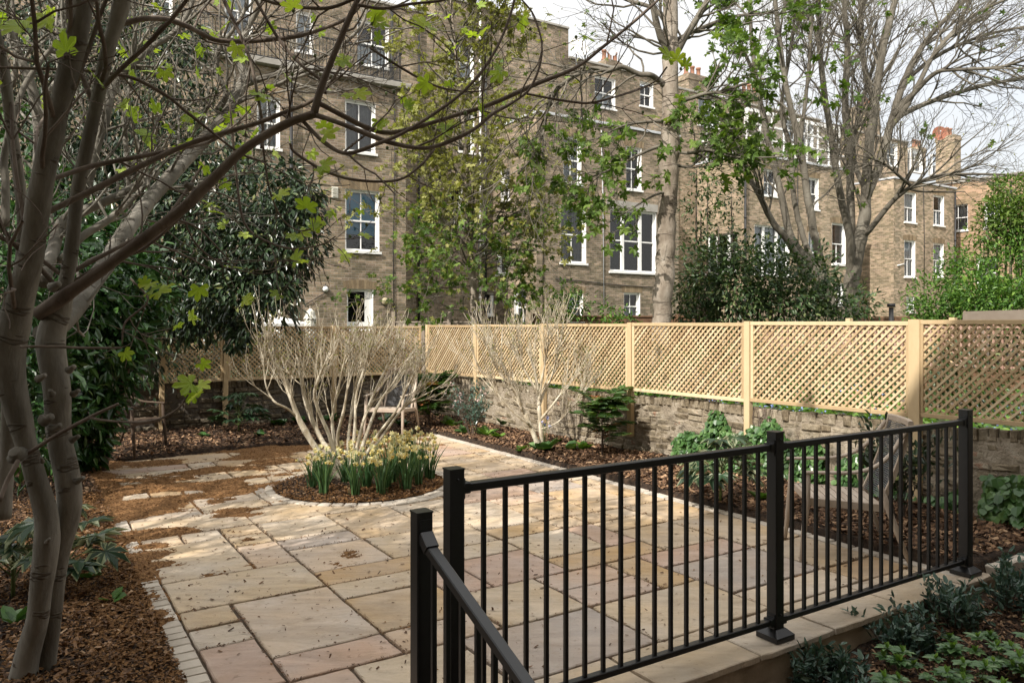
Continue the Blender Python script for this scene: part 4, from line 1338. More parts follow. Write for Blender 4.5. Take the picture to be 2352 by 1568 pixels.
wall_lamp(747, 663, .09, 'small round white lamp on the brick wall left of the low white door', 'white')
wall_lamp(884, 691, .13, 'round caged lamp on the brick wall right of the low white door', 'lampglass')
for px, py, lab in ((770, 441, 'cream louvred vent on the brick wall left of the blue blind window'),):
    s, _, z, _2 = W1(px - 1, px + 1, py - 1, py + 1)
    p = FO + BV * s + ZV * z - AV * .01
    root = thing('air_vent', p, lab, 'vent')
    mb = MB(); mb.bar(p - BV * .10, p + BV * .10, .03, .34)
    mb.build('frame', M['cream'], root)
    for k in range(7):
        mb = MB(); q = p - AV * .02 + ZV * (-.13 + k * .043)
        mb.bar(q - BV * .08, q + BV * .08, .03, .014); mb.build('slat', M['cream'], root)


def dish(c, r, label, m='white', face=None):
    root = thing('satellite_dish', c, label, 'satellite dish')
    f = unit(face if face is not None else (.35, -.85, .35))
    x = unit(np.cross(f, ZV)); y = np.cross(x, f)
    mb = MB(True)
    V = [c - f * r * .25]
    for k in (1, 2, 3):
        for i in range(22):
            t = 2 * math.pi * i / 22
            q = k / 3
            V.append(c - f * r * .25 * (1 - q * q) + (x * math.cos(t) + y * math.sin(t) * 1.08) * r * q)
    fs = [[0, 1 + i, 1 + (i + 1) % 22] for i in range(22)]
    for k in range(2):
        fs += [[1 + k * 22 + i, 1 + (k + 1) * 22 + i, 1 + (k + 1) * 22 + (i + 1) % 22, 1 + k * 22 + (i + 1) % 22] for i in range(22)]
    mb.add(V, fs); mb.build('reflector', M[m], root)
    mb = MB(True); mb.tube([c - y * r * .9, c + f * r * .5 - y * r * .35, c + f * r * .75], r * .035, 6)
    mb.tube([c + f * r * .70, c + f * r * .9], r * .1, 8); mb.build('feed_arm', M['lead'], root)
    mb = MB(True); mb.tube([c - f * r * .26, c - f * r * .6, c - f * r * .6 - ZV * r * 1.5], r * .07, 6); mb.build('bracket', M['lead'], root)


M['dishred'] = nmat('rusty_red_dish', [(0, (0.20, 0.075, 0.045)), (1, (0.30, 0.12, 0.075))], 6, .8)
dish(P(1330, 107, 31.5), .42, 'large white satellite dish on the roof left of the tall maple trunk')
dish(P(1405, 118, 33.5), .22, 'small grey dish on the roof between the large white dish and the trunk', 'lead')
dish(P(1428, 136, 34.0), .21, 'smallest roof dish, nearest the tall maple trunk', 'lead')
dish(P(2158, 306, 42.3), .36, 'rusty red round dish on the chimney at the far right', 'dishred', (-.3, -.9, .1))

# far house whose side wall closes the row on the right
HB_ = FO + BV * 36.25 + AV * 1.5
root = thing('brick_house', HB_ - AV * 5 + ZV * GZ, 'orange brick building closing the row at the far right edge behind the green tree', 'house')
dS = -AV                                           # side wall runs back towards the houses' gardens
O_ = HB_ + AV * 4
mb = MB()
opsB = [(4.2, 5.4, 7.0, 8.5), (6.3, 7.2, 7.0, 8.4), (5.9, 7.0, 3.6, 5.4), (4.3, 5.0, 3.8, 5.2), (8.3, 9.3, 6.2, 7.9)]
facade(mb, O_, dS, 0, 15, GZ - .3, 9.75, opsB)
facade(mb, O_ + dS * 15, BV, 0, 12, GZ - .3, 9.75, [])
facade(mb, O_, BV, -.0, 12, GZ - .3, 9.75, [])
mb.build('wall', M['brick_c'], root)
mb = MB(); mb.bar(O_ + BV * .1 + ZV * 9.8, O_ + BV * .1 + dS * 15 + ZV * 9.8, .35, .10); mb.build('coping', M['coping'], root)
mb = MB(); mb.add([O_ + ZV * 9.5, O_ + dS * 15 + ZV * 9.5, O_ + dS * 15 + BV * 12 + ZV * 9.5, O_ + BV * 12 + ZV * 9.5], [[0, 1, 2, 3]]); mb.build('roof', M['slate'], root)
mb = MB(); facade(mb, O_ + BV * .8, dS, .2, 14.8, GZ, 9.4, []); mb.build('dark_backing', M['room'], root)
for o in opsB:
    window(root, O_, dS, o, 'sash', random.choice(['curtain', 'half', None]), True)
for u in (3.2, 7.7):
    mb = MB(True); q = O_ + dS * u - BV * .09; mb.tube([q + ZV * GZ, q + ZV * 9.4], .05, 8); mb.build('drainpipe', M['pipe'], root)

# the house the garden belongs to: its rear wall stands behind the camera and shades the near paving
BH = unit(BV - .15 * AV); AH = np.cross(ZV, BH)
RO = G(-1.3, 3.0, 0)
for (lab, e0, e1, HZ, hops) in (('brick rear wall of the house this garden belongs to, shading the near paving', -12.3, 13, 11.8,
                                 [(-2.0, .2, -.45, 2.0), (1.6, 2.9, .6, 2.5), (-2.4, -1.3, 3.6, 5.5), (1.6, 2.7, 3.6, 5.5), (-2.4, -1.3, 6.9, 8.7), (1.6, 2.7, 6.9, 8.7), (-6.2, -5.1, 3.6, 5.5), (-6.2, -5.1, 6.9, 8.7)]),
                                ('slightly taller brick rear wall of the neighbouring house that shades the fig trunks', -36, -12.302, 12.3, [(-16, -14.8, 3.6, 5.5), (-16, -14.8, 6.9, 8.7), (-20, -18.8, 3.6, 5.5), (-20, -18.8, 6.9, 8.7)])):  # unseen neighbouring house, its height raised to shade the fig trunks
    root = thing('brick_house', RO + BH * (e0 + e1) / 2, lab, 'house')
    mb = MB()
    facade(mb, RO, -BH, -e1, -e0, -.62, HZ, [(-b, -a, c, d) for a, b, c, d in hops])
    facade(mb, RO + BH * e1, -AH, 0, 9, -.62, HZ, []); facade(mb, RO + BH * e0 - AH * 9, AH, 0, 9, -.62, HZ, []); facade(mb, RO - AH * 9, BH, e0, e1, -.62, HZ, [])
    mb.build('wall', M['brick_a'], root)
    mb = MB(); mb.add([RO + BH * e0 + ZV * (HZ - .1), RO + BH * e1 + ZV * (HZ - .1), RO + BH * e1 - AH * 9 + ZV * (HZ - .1), RO + BH * e0 - AH * 9 + ZV * (HZ - .1)], [[0, 1, 2, 3]]); mb.build('roof', M['slate'], root)
    mb = MB(); facade(mb, RO - AH * .8, -BH, -e1 + .2, -e0 - .2, -.6, HZ - .3, []); mb.build('dark_backing', M['room'], root)
    for a, b, c, d in hops:
        window(root, RO, -BH, (-b, -a, c, d), 'sash', 'curtain')

# ============================================================ FENCES AND GARDEN THINGS BEYOND THE TRELLIS
def board_fence(label, p0, p1, z0, z1, mat_, post_h=.08, horizontal=True, cap=True, step=1.83, name='timber_fence'):
    root = thing(name, (p0 + p1) / 2 + ZV * z0, label, 'fence')
    d = unit(p1 - p0); L = np.linalg.norm(p1 - p0); n = np.cross(d, ZV)
    mb = MB()
    if horizontal:
        z = z0 + .03
        while z < z1 - .05:
            h = .135
            mb.bar(p0 + ZV * (z + h / 2) + n * random.uniform(-.006, .006), p1 + ZV * (z + h / 2), .018, h - .006, tint=random.random())
            z += h
    else:
        u = 0
        while u < L:
            w = .105
            mb.bar(p0 + d * (u + w / 2) + n * random.uniform(-.008, .008) + ZV * z0, p0 + d * (u + w / 2) + ZV * (z1 - random.uniform(0, .02)), w - .012, .016, up=n, tint=random.random())
            u += w
    mb.build('boards', mat_, root)
    k = 0.0
    while k <= L + .01:
        mb = MB(); q = p0 + d * k
        mb.bar(q + ZV * (z0 - .2), q + ZV * (z1 + post_h), .1, .1, up=n, ch=.006, tint=random.random())
        mb.build('fence_post', mat_, root); k += step
    if cap:
        mb = MB(); mb.bar(p0 + ZV * (z1 + .02), p1 + ZV * (z1 + .02), .07, .035, tint=.8); mb.build('cap_rail', mat_, root)
    return root


board_fence('brown horizontal board fence beyond the trellis around the foot of the tall trunk', P(1225, 735, 18.5) * (1, 1, 0), P(1605, 735, 19.2) * (1, 1, 0), .35, 1.86, M['fencewood'])
board_fence('grey weathered picket fence beyond the corner posts of the trellis', P(905, 740, 19.5) * (1, 1, 0), P(1200, 740, 18.6) * (1, 1, 0), .3, 1.72, M['oldwood'], .28, False, step=1.5)
board_fence('brown fence below the end house at the far right', P(1985, 735, 24) * (1, 1, 0), P(2260, 735, 22) * (1, 1, 0), .5, 1.88, M['fencewood'])
# faded red square trellis fence crossing the neighbour's garden
q0, q1 = P(1600, 735, 17.5) * (1, 1, 0), P(2700, 735, 10.2) * (1, 1, 0)
root = thing('lattice_fence', (q0 + q1) / 2 + ZV * .4, 'faded red square lattice fence seen through the trellis on the right', 'fence')
d_ = unit(q1 - q0); L_ = np.linalg.norm(q1 - q0); n_ = np.cross(d_, ZV)
mb = MB()
for z in np.arange(1.02, 1.74, .125):
    mb.bar(q0 + ZV * z, q1 + ZV * z, .02, .03, tint=random.random())
u = 0
while u < L_:
    mb.bar(q0 + d_ * u + n_ * .021 + ZV * .98, q0 + d_ * u + n_ * .021 + ZV * 1.72, .03, .02, up=n_, tint=random.random()); u += .125
mb.build('lattice', M['redwood'], root)
mb = MB()
for z in np.arange(.42, .98, .14):
    mb.bar(q0 + ZV * (z + .07), q1 + ZV * (z + .07), .02, .132, tint=random.random())
mb.build('boards', M['fencewood'], root)
u = 0
while u < L_:
    mb = MB(); mb.bar(q0 + d_ * u + ZV * .2 - n_ * .06, q0 + d_ * u + ZV * 1.8 - n_ * .06, .09, .09, up=n_, tint=random.random()); mb.build('fence_post', M['softwood'], root); u += 1.9
# pergola beam end at the right edge
root = thing('pergola', P(2310, 725, 12.5) * (1, 1, 0) + ZV * .4, 'pale timber pergola beams low at the right edge beyond the trellis', 'pergola')
for k in range(2):
    mb = MB(); mb.bar(P(2215, 729 - 7 * k, 13.2 + k), P(2420, 724 - 7 * k, 11.2 + k), .06, .11, tint=.8); mb.build('beam', M['oldwood'], root)
for px, Y in ((2262, 12.8), (2400, 11.4)):
    mb = MB(); q = P(px, 735, Y); mb.bar(q * (1, 1, 0) + ZV * .3, q * (1, 1, 0) + ZV * 1.72, .09, .09, up=BV, tint=.6); mb.build('post', M['oldwood'], root)

# closed parasol, gazebo canopy, flue
pp = P(713, 740, 17.0)
root = thing('parasol', pp * (1, 1, 0) + ZV * .3, 'closed cream parasol standing beyond the back trellis', 'parasol')
mb = MB(True)
zt = 2.03
for k in range(10):
    t = 2 * math.pi * k / 10
    o = np.array([math.cos(t), math.sin(t), 0])
    mb.tube([pp * (1, 1, 0) + ZV * zt, pp * (1, 1, 0) + o * .05 + ZV * (zt - .08), pp * (1, 1, 0) + o * .085 + ZV * (zt - .3), pp * (1, 1, 0) + o * .10 + ZV * (zt - .75), pp * (1, 1, 0) + o * .06 + ZV * (zt - 1.1)], [.02, .05, .05, .055, .03], 6)
mb.build('canopy', M['cream'], root)
mb = MB(True)
V = [pp * (1, 1, 0) + ZV * (zt + .03)] + [pp * (1, 1, 0) + np.array([math.cos(x) * .15, math.sin(x) * .15, zt - .24 + .03 * (i % 2)]) for i, x in enumerate(np.linspace(0, 2 * math.pi, 20, endpoint=False))]
mb.add(V, [[0, 1 + i, 1 + (i + 1) % 20] for i in range(20)]); mb.build('top_flap', M['cream'], root)
mb = MB(True); mb.tube([pp * (1, 1, 0) + ZV * .2, pp * (1, 1, 0) + ZV * (zt + .06)], .025, 8); mb.build('pole', M['oldwood'], root)
gp = P(590, 740, 17.5) * (1, 1, 0)
root = thing('garden_gazebo', gp + ZV * .3, 'white fabric gazebo roof under the dark evergreen beyond the back trellis', 'gazebo')
mb = MB()
ap = gp + ZV * 1.98
cs = [gp + x * BV * .95 + y * AV * .95 + ZV * 1.70 for x, y in ((-1, -1), (1, -1), (1, 1), (-1, 1))]
lo = [c - ZV * .14 for c in cs]
mb.add([ap] + cs + lo, [[0, 1, 2], [0, 2, 3], [0, 3, 4], [0, 4, 1]] + [[1 + i, 5 + i, 5 + (i + 1) % 4, 1 + (i + 1) % 4] for i in range(4)])
mb.build('canopy', M['white'], root)
for c in cs:
    mb = MB(True); mb.tube([c * (1, 1, 0) + ZV * .2, c - ZV * .02], .025, 8); mb.build('pole', M['lead'], root)
fp = P(2047, 740, 21) * (1, 1, 0)
root = thing('flue_pipe', fp + ZV * .3, 'short black capped flue pipe above the far right fence', 'flue')
mb = MB(True); mb.tube([fp + ZV * .3, fp + ZV * 2.14], .06, 12); mb.build('pipe', M['pipe'], root)
mb = MB(True); mb.tube([fp + ZV * 2.15, fp + ZV * 2.25], .105, 14); mb.build('cap', M['pipe'], root)

# ============================================================ TREES AND PLANTS
M['figbark'] = None


def barkmat(name, cols, ring=0.0, scale=6, bump=.4, spec=.2, rough=.85, stretch=(1, 1, .35)):
    m, nt, bs, out = new_mat(name)
    f = noise_node(nt, "Object", scale, 6, .62, stretch=stretch)
    f = mathn(nt, 'ADD', mathn(nt, 'MULTIPLY', mathn(nt, 'SUBTRACT', f, .5), 1.8), .5, True)
    r = ramp(nt, cols); nt.links.new(f, r.inputs[0]); c = r.outputs[0]
    h = noise_node(nt, "Object", scale * 7, 5, .6, stretch=stretch)
    if ring:
        g = noise_node(nt, "UV", 11.0, 3, .6, stretch=(.10, 1, 1))
        rr = ramp(nt, [(.60, (0, 0, 0)), (.64, (1, 1, 1)), (.69, (0, 0, 0))]); nt.links.new(g, rr.inputs[0])
        mx = nt.nodes.new("ShaderNodeMixRGB"); nt.links.new(mathn(nt, 'MULTIPLY', rr.outputs[0], ring), mx.inputs[0])
        nt.links.new(c, mx.inputs[1]); mx.inputs[2].default_value = (.085, .066, .048, 1); c = mx.outputs[0]
        h = mathn(nt, 'ADD', h, mathn(nt, 'MULTIPLY', rr.outputs[0], 1.2))
    nt.links.new(c, bs.inputs["Base Color"])
    bs.inputs["Roughness"].default_value = rough; bs.inputs["Specular IOR Level"].default_value = spec
    bump_to(nt, bs, h, bump, .012)
    return m


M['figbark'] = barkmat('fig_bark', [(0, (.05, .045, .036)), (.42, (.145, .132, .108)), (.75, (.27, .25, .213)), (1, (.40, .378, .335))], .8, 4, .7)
M['shadedfigbark'] = barkmat('shaded_fig_bark', [(0, (.075, .055, .042)), (.5, (.135, .105, .083)), (1, (.22, .18, .145))], .4, 9, .3)  # darker bark for the shaded branches, their shade put into the colour
M['plane'] = barkmat('pale_trunk_bark', [(0, (.085, .066, .048)), (.38, (.22, .18, .138)), (.65, (.31, .265, .212)), (1, (.43, .385, .325))], .6, 5.0, 1.0, stretch=(1, 1, .5))
M['greybark'] = barkmat('grey_bark', [(0, (.06, .052, .04)), (.5, (.13, .115, .09)), (1, (.23, .21, .17))], .3, 4, .6)
M['twig'] = barkmat('brown_twig', [(0, (.075, .055, .042)), (1, (.19, .15, .12))], 0, 7, .2)
M['paletwig'] = barkmat('bare_shrub_bark', [(0, (.15, .105, .06)), (.33, (.40, .335, .235)), (.66, (.63, .57, .45)), (1, (.78, .74, .64))], .3, 16, .5)
M['figleaf'] = leafmat('fig_leaf', [(0, (.20, .29, .045)), (.6, (.31, .42, .07)), (1, (.42, .52, .12))], .5, .45, .3, (1.3, 1.35, .35))
M['evergreen'] = leafmat('dark_evergreen_leaf', [(0, (.012, .026, .010)), (.6, (.028, .055, .020)), (.90, (.06, .095, .036)), (1, (.17, .19, .06))], .32, .06, .5)
M['laurel'] = leafmat('glossy_laurel_leaf', [(0, (.018, .05, .014)), (.6, (.035, .095, .025)), (1, (.075, .16, .04))], .26, .14, .5)
M['maple'] = leafmat('maple_leaf', [(0, (.06, .11, .022)), (.6, (.11, .18, .035)), (1, (.19, .27, .06))], .5, .38, .25)
M['bud'] = leafmat('budding_leaf', [(0, (.14, .135, .038)), (.5, (.235, .25, .068)), (1, (.34, .33, .115))], .55, .35, .25)
M['ivy'] = leafmat('ivy_leaf', [(0, (.035, .09, .024)), (.6, (.075, .16, .045)), (1, (.15, .25, .085))], .34, .2, .45)
M['bush'] = leafmat('green_bush_leaf', [(0, (.022, .046, .016)), (.55, (.05, .092, .028)), (.85, (.10, .15, .05)), (1, (.20, .22, .09))], .4, .2, .4)
M['bluegreen'] = leafmat('blue_green_leaf', [(0, (.03, .066, .05)), (.6, (.07, .125, .092)), (1, (.14, .205, .155))], .30, .1, .5)
M['groundleaf'] = leafmat('low_evergreen_leaf', [(0, (.05, .115, .04)), (.6, (.10, .19, .07)), (1, (.17, .27, .11))], .34, .2, .45)
M['fresh'] = leafmat('fresh_green_leaf', [(0, (.05, .12, .02)), (.6, (.10, .20, .035)), (1, (.20, .32, .06))], .42, .3, .35)
M['fatsia'] = leafmat('fatsia_leaf', [(0, (.018, .045, .02)), (.6, (.04, .085, .038)), (1, (.08, .14, .06))], .33, .15, .45)
M['margin'] = leafmat('cream_leaf_margin', [(0, (.30, .34, .19)), (1, (.52, .54, .36))], .45, .25, .3, (1.1, 1.1, .8))
M['fern'] = leafmat('fern_leaflet', [(0, (.03, .075, .02)), (.55, (.075, .14, .035)), (.85, (.15, .20, .05)), (1, (.34, .12, .05))], .4, .25, .35)
M['stemgreen'] = nmat('green_stem', [(0, (.07, .11, .03)), (1, (.14, .17, .06))], 9, .6)
M['petal'] = leafmat('pale_daffodil_petal', [(0, (.72, .66, .33)), (1, (.84, .80, .55))], .6, .3, .2, (1.1, 1.05, .8))
M['trumpet'] = leafmat('daffodil_trumpet', [(0, (.74, .60, .20)), (1, (.82, .72, .34))], .6, .25, .2, (1.1, 1, .6))
M['blade'] = leafmat('daffodil_blade', [(0, (.03, .085, .035)), (.6, (.06, .135, .05)), (1, (.12, .20, .07))], .42, .2, .35)
M['blueflower'] = leafmat('blue_flower', [(0, (.22, .28, .62)), (1, (.36, .42, .78))], .7, .2, .2, (1, 1, 1))
M['pinkflower'] = leafmat('pale_pink_flower', [(0, (.55, .38, .36)), (1, (.75, .62, .58))], .7, .2, .2, (1, 1, 1))


def limb(mb, pts, k=8, sub=5, knob=0.0, tint=.5):
    """limb through (px, py, depth, width in px): a tapered tube of true thickness; returns points and radii"""
    a = np.array([list(P(p[0], p[1], p[2])) + [p[3] * p[2] / F / 2 / math.hypot(1, (p[0] - CX) / F) * .96] for p in pts])
    c = catmull(a, sub)
    r = c[:, 3].copy()
    if knob:
        L = np.concatenate([[0], np.cumsum(np.linalg.norm(np.diff(c[:, :3], axis=0), axis=1))])
        r = r * (1 + knob * (vnoise(L * 7, L * 0 + pts[0][0], 5) ** 3) * 1.6 - knob * .2)
        w = r * .12
        c[:, :3] += np.stack([vnoise(L * 5, L * 0, int(pts[0][0]) % 97) - .5, vnoise(L * 5, L * 0 + 5, 3) - .5, L * 0], 1) * w[:, None] * 2
    mb.tube(c[:, :3], np.maximum(r, .0015), k, tint)
    return c[:, :3], r


def grow(mb, p, d, L, r, lvl, c, tips):
    seg = c.get('seg', 5)
    pts = [p]; ds = [d]
    for i in range(seg):
        d = unit(d + np.array([random.gauss(0, 1), random.gauss(0, 1), random.gauss(0, 1)]) * c['gnarl'] + ZV * c['trop'] / seg)
        p = p + d * L / seg
        pts.append(p); ds.append(d)
    rr = np.linspace(r, max(r * c.get('taper', .5), c.get('rmin', .002)), seg + 1)
    mb.tube(pts, rr, 6 if lvl > 1 else (4 if lvl > 0 else 3), random.random(), cap=False)
    tips.append((p, d))
    if lvl <= 0:
        return
    for j in range(c['n']):
        t = random.uniform(c.get('t0', .3), 1.0)
        i = min(seg, max(1, int(round(t * seg))))
        ang = random.gauss(c['ang'], .16)
        q = np.array([random.gauss(0, 1), random.gauss(0, 1), random.gauss(0, 1)])
        q = unit(q - ds[i] * q.dot(ds[i]))
        cd = unit(ds[i] * math.cos(ang) + q * math.sin(ang))
        grow(mb, pts[i], cd, L * c['ratio'] * random.uniform(.7, 1.15), max(rr[i] * .62, c.get('rmin', .002)), lvl - 1, c, tips)


def sprout(mb, pts, rads, n, L, lvl, c, tips, t0=.25, rmax=.02, bias=None):
    """side shoots along a limb"""
    for j in range(n):
        i = int(random.uniform(t0, 1) * (len(pts) - 1))
        d = unit(pts[min(i + 1, len(pts) - 1)] - pts[max(i - 1, 0)])
        q = np.array([random.gauss(0, 1), random.gauss(0, 1), random.gauss(0, 1)])
        if bias is not None: q = q + np.asarray(bias, float)
        q = unit(q - d * q.dot(d))
        a = random.gauss(c['ang'], .2)
        grow(mb, pts[i], unit(d * math.cos(a) + q * math.sin(a)), L * random.uniform(.6, 1.2), min(rads[i] * .6, rmax), lvl, c, tips)


def leaves_at(mb, tips, per, size, tv, tf, spread=.05, droop=.2, tintp=1.0, mi=0, roll=.6):
    if not tips: return
    p = np.array([t[0] for t in tips]); d = np.array([t[1] for t in tips])
    p = np.repeat(p, per, 0); d = np.repeat(d, per, 0); n = len(p)
    X = d * .5 + rand_dirs(n) * .8 - ZV * droop
    pos = p + rand_dirs(n) * spread * RNG.random(n)[:, None]
    X, Y, Z = frames(X, roll=roll)
    mb.scatter(tv, tf, pos, X, Y, Z, size * RNG.uniform(.55, 1.2, n), RNG.random(n) ** tintp, mi)


def clump(mb, c, r, n, size, tv=LEAF_V, tf=LEAF_F, droop=.3, squash=(1, 1, 1), inner=.35, seed=0, mi=0, roll=.5, out=.8, tintp=1.0, wid=1.0):
    d = rand_dirs(n)
    lump = .52 + .96 * vnoise(d[:, 0] * 2.3 + seed, d[:, 1] * 2.3 + d[:, 2] * 2.9 + seed * 1.7, seed)
    rad = r * lump * (inner + (1 - inner) * RNG.random(n) ** .45)
    pos = np.asarray(c) + d * rad[:, None] * np.asarray(squash)
    X = d * out + rand_dirs(n) * .7 - ZV * droop
    X, Y, Z = frames(X, roll=roll, up=np.tile(ZV, (n, 1)) + d * .5)
    mb.scatter(tv, tf, pos, X, Y * wid, Z, size * RNG.uniform(.6, 1.2, n), RNG.random(n) ** tintp, mi)


# ---------------------------------------------------------------- fig tree at the left
random.seed(41)
fig = thing('fig_tree', P(62, 1568, 3.62) * (1, 1, 0), 'old multi stemmed fig tree with pale bark and a few lime leaves at the left', 'tree')
tr = MB(True)
stems = [
    [(52, 1640, 3.62, 84), (58, 1568, 3.62, 74), (68, 1480, 3.6, 64), (89, 1401, 3.58, 58), (100, 1297, 3.56, 60), (105, 1192, 3.54, 63), (79, 1087, 3.5, 56), (58, 1008, 3.48, 56), (30, 888, 3.45, 80), (14, 800, 3.42, 92), (34, 735, 3.4, 84), (57, 643, 3.36, 72), (83, 524, 3.32, 62), (102, 405, 3.28, 59), (126, 286, 3.25, 53), (169, 119, 3.2, 54), (190, 0, 3.16, 52), (214, -130, 3.1, 46), (238, -300, 3.05, 40)],
    [(94, 1640, 3.74, 70), (100, 1568, 3.72, 54), (113, 1454, 3.7, 48), (131, 1323, 3.68, 50), (146, 1218, 3.66, 62), (158, 1124, 3.64, 66), (139, 1008, 3.62, 64), (128, 877, 3.6, 70), (118, 770, 3.6, 74), (140, 700, 3.6, 50), (152, 640, 3.58, 38), (164, 571, 3.56, 36), (178, 452, 3.54, 35), (200, 333, 3.5, 35), (226, 210, 3.46, 34), (252, 105, 3.43, 37), (281, 0, 3.4, 42), (310, -140, 3.35, 34)],
    [(6, 1190, 3.9, 50), (16, 1040, 3.9, 42), (22, 900, 3.85, 38), (30, 760, 3.8, 36), (52, 560, 3.7, 30), (46, 430, 3.66, 30), (30, 320, 3.6, 30), (12, 190, 3.55, 30), (-10, 60, 3.5, 28)],
]
br = MB(True)
info = []
for s in stems:
    info.append(limb(tr, s, 14, 6, .10))
tr.build('trunk', M['figbark'], fig)
sun_l = [
    [(100, 770, 3.65, 60), (157, 728, 3.85, 52), (224, 633, 4.25, 46), (286, 538, 4.65, 41), (357, 443, 5.0, 38), (419, 376, 5.25, 35), (476, 314, 5.5, 33), (519, 267, 5.65, 30), (547, 214, 5.8, 28), (566, 176, 5.9, 27)],
    [(70, 560, 5.0, 20), (84, 400, 5.0, 24), (90, 309, 5.0, 28), (79, 228, 5.0, 28), (58, 160, 5.0, 25), (20, 70, 5.0, 22), (0, 20, 5.0, 20)],
    [(190, 450, 4.9, 34), (219, 333, 5.0, 30), (238, 271, 5.1, 30), (257, 205, 5.2, 28), (285, 160, 5.25, 25), (305, 146, 5.3, 24)],
    [(100, 650, 4.4, 36), (119, 585, 4.6, 34), (143, 514, 4.8, 31), (200, 481, 4.95, 27), (286, 443, 5.1, 22), (362, 395, 5.3, 17)],
    [(140, 600, 4.6, 22), (190, 543, 4.75, 21), (248, 505, 4.9, 18), (305, 457, 5.05, 13), (340, 415, 5.2, 9)],
    [(285, 170, 5.25, 20), (340, 115, 5.4, 15), (400, 75, 5.5, 14), (432, 30, 5.6, 12), (452, -30, 5.7, 10)],
    [(566, 185, 5.9, 22), (545, 120, 6.0, 18), (572, 60, 6.1, 15), (598, 10, 6.1, 13), (610, -60, 6.1, 11)],
    [(556, 195, 5.9, 20), (610, 178, 6.0, 14), (690, 150, 6.1, 11), (765, 118, 6.2, 9), (830, 60, 6.3, 8), (848, -10, 6.3, 7)],
    [(500, 255, 5.6, 17), (520, 215, 5.6, 15), (498, 165, 5.6, 13), (500, 120, 5.6, 12), (517, 95, 5.6, 10), (560, 30, 5.6, 9), (570, -30, 5.6, 8)],
    [(520, 250, 5.7, 12), (590, 215, 5.8, 10), (660, 185, 5.9, 9), (740, 160, 6.0, 8), (800, 135, 6, 6)],
    [(12, 520, 4.4, 24), (14, 430, 4.4, 22), (10, 360, 4.4, 20), (30, 270, 4.4, 17), (60, 190, 4.5, 14), (110, 120, 4.6, 12), (170, 60, 4.7, 10)],
    [(300, 480, 5.4, 12), (293, 380, 5.4, 13), (287, 300, 5.4, 14), (297, 200, 5.4, 12), (310, 110, 5.4, 11), (308, 20, 5.4, 10), (300, -50, 5.4, 9)],
    [(100, 230, 5.2, 12), (140, 160, 5.3, 12), (150, 60, 5.4, 11), (138, -20, 5.4, 10)],
    [(30, 200, 5.2, 12), (38, 120, 5.2, 11), (30, 20, 5.2, 10), (20, -40, 5.2, 9)],
]
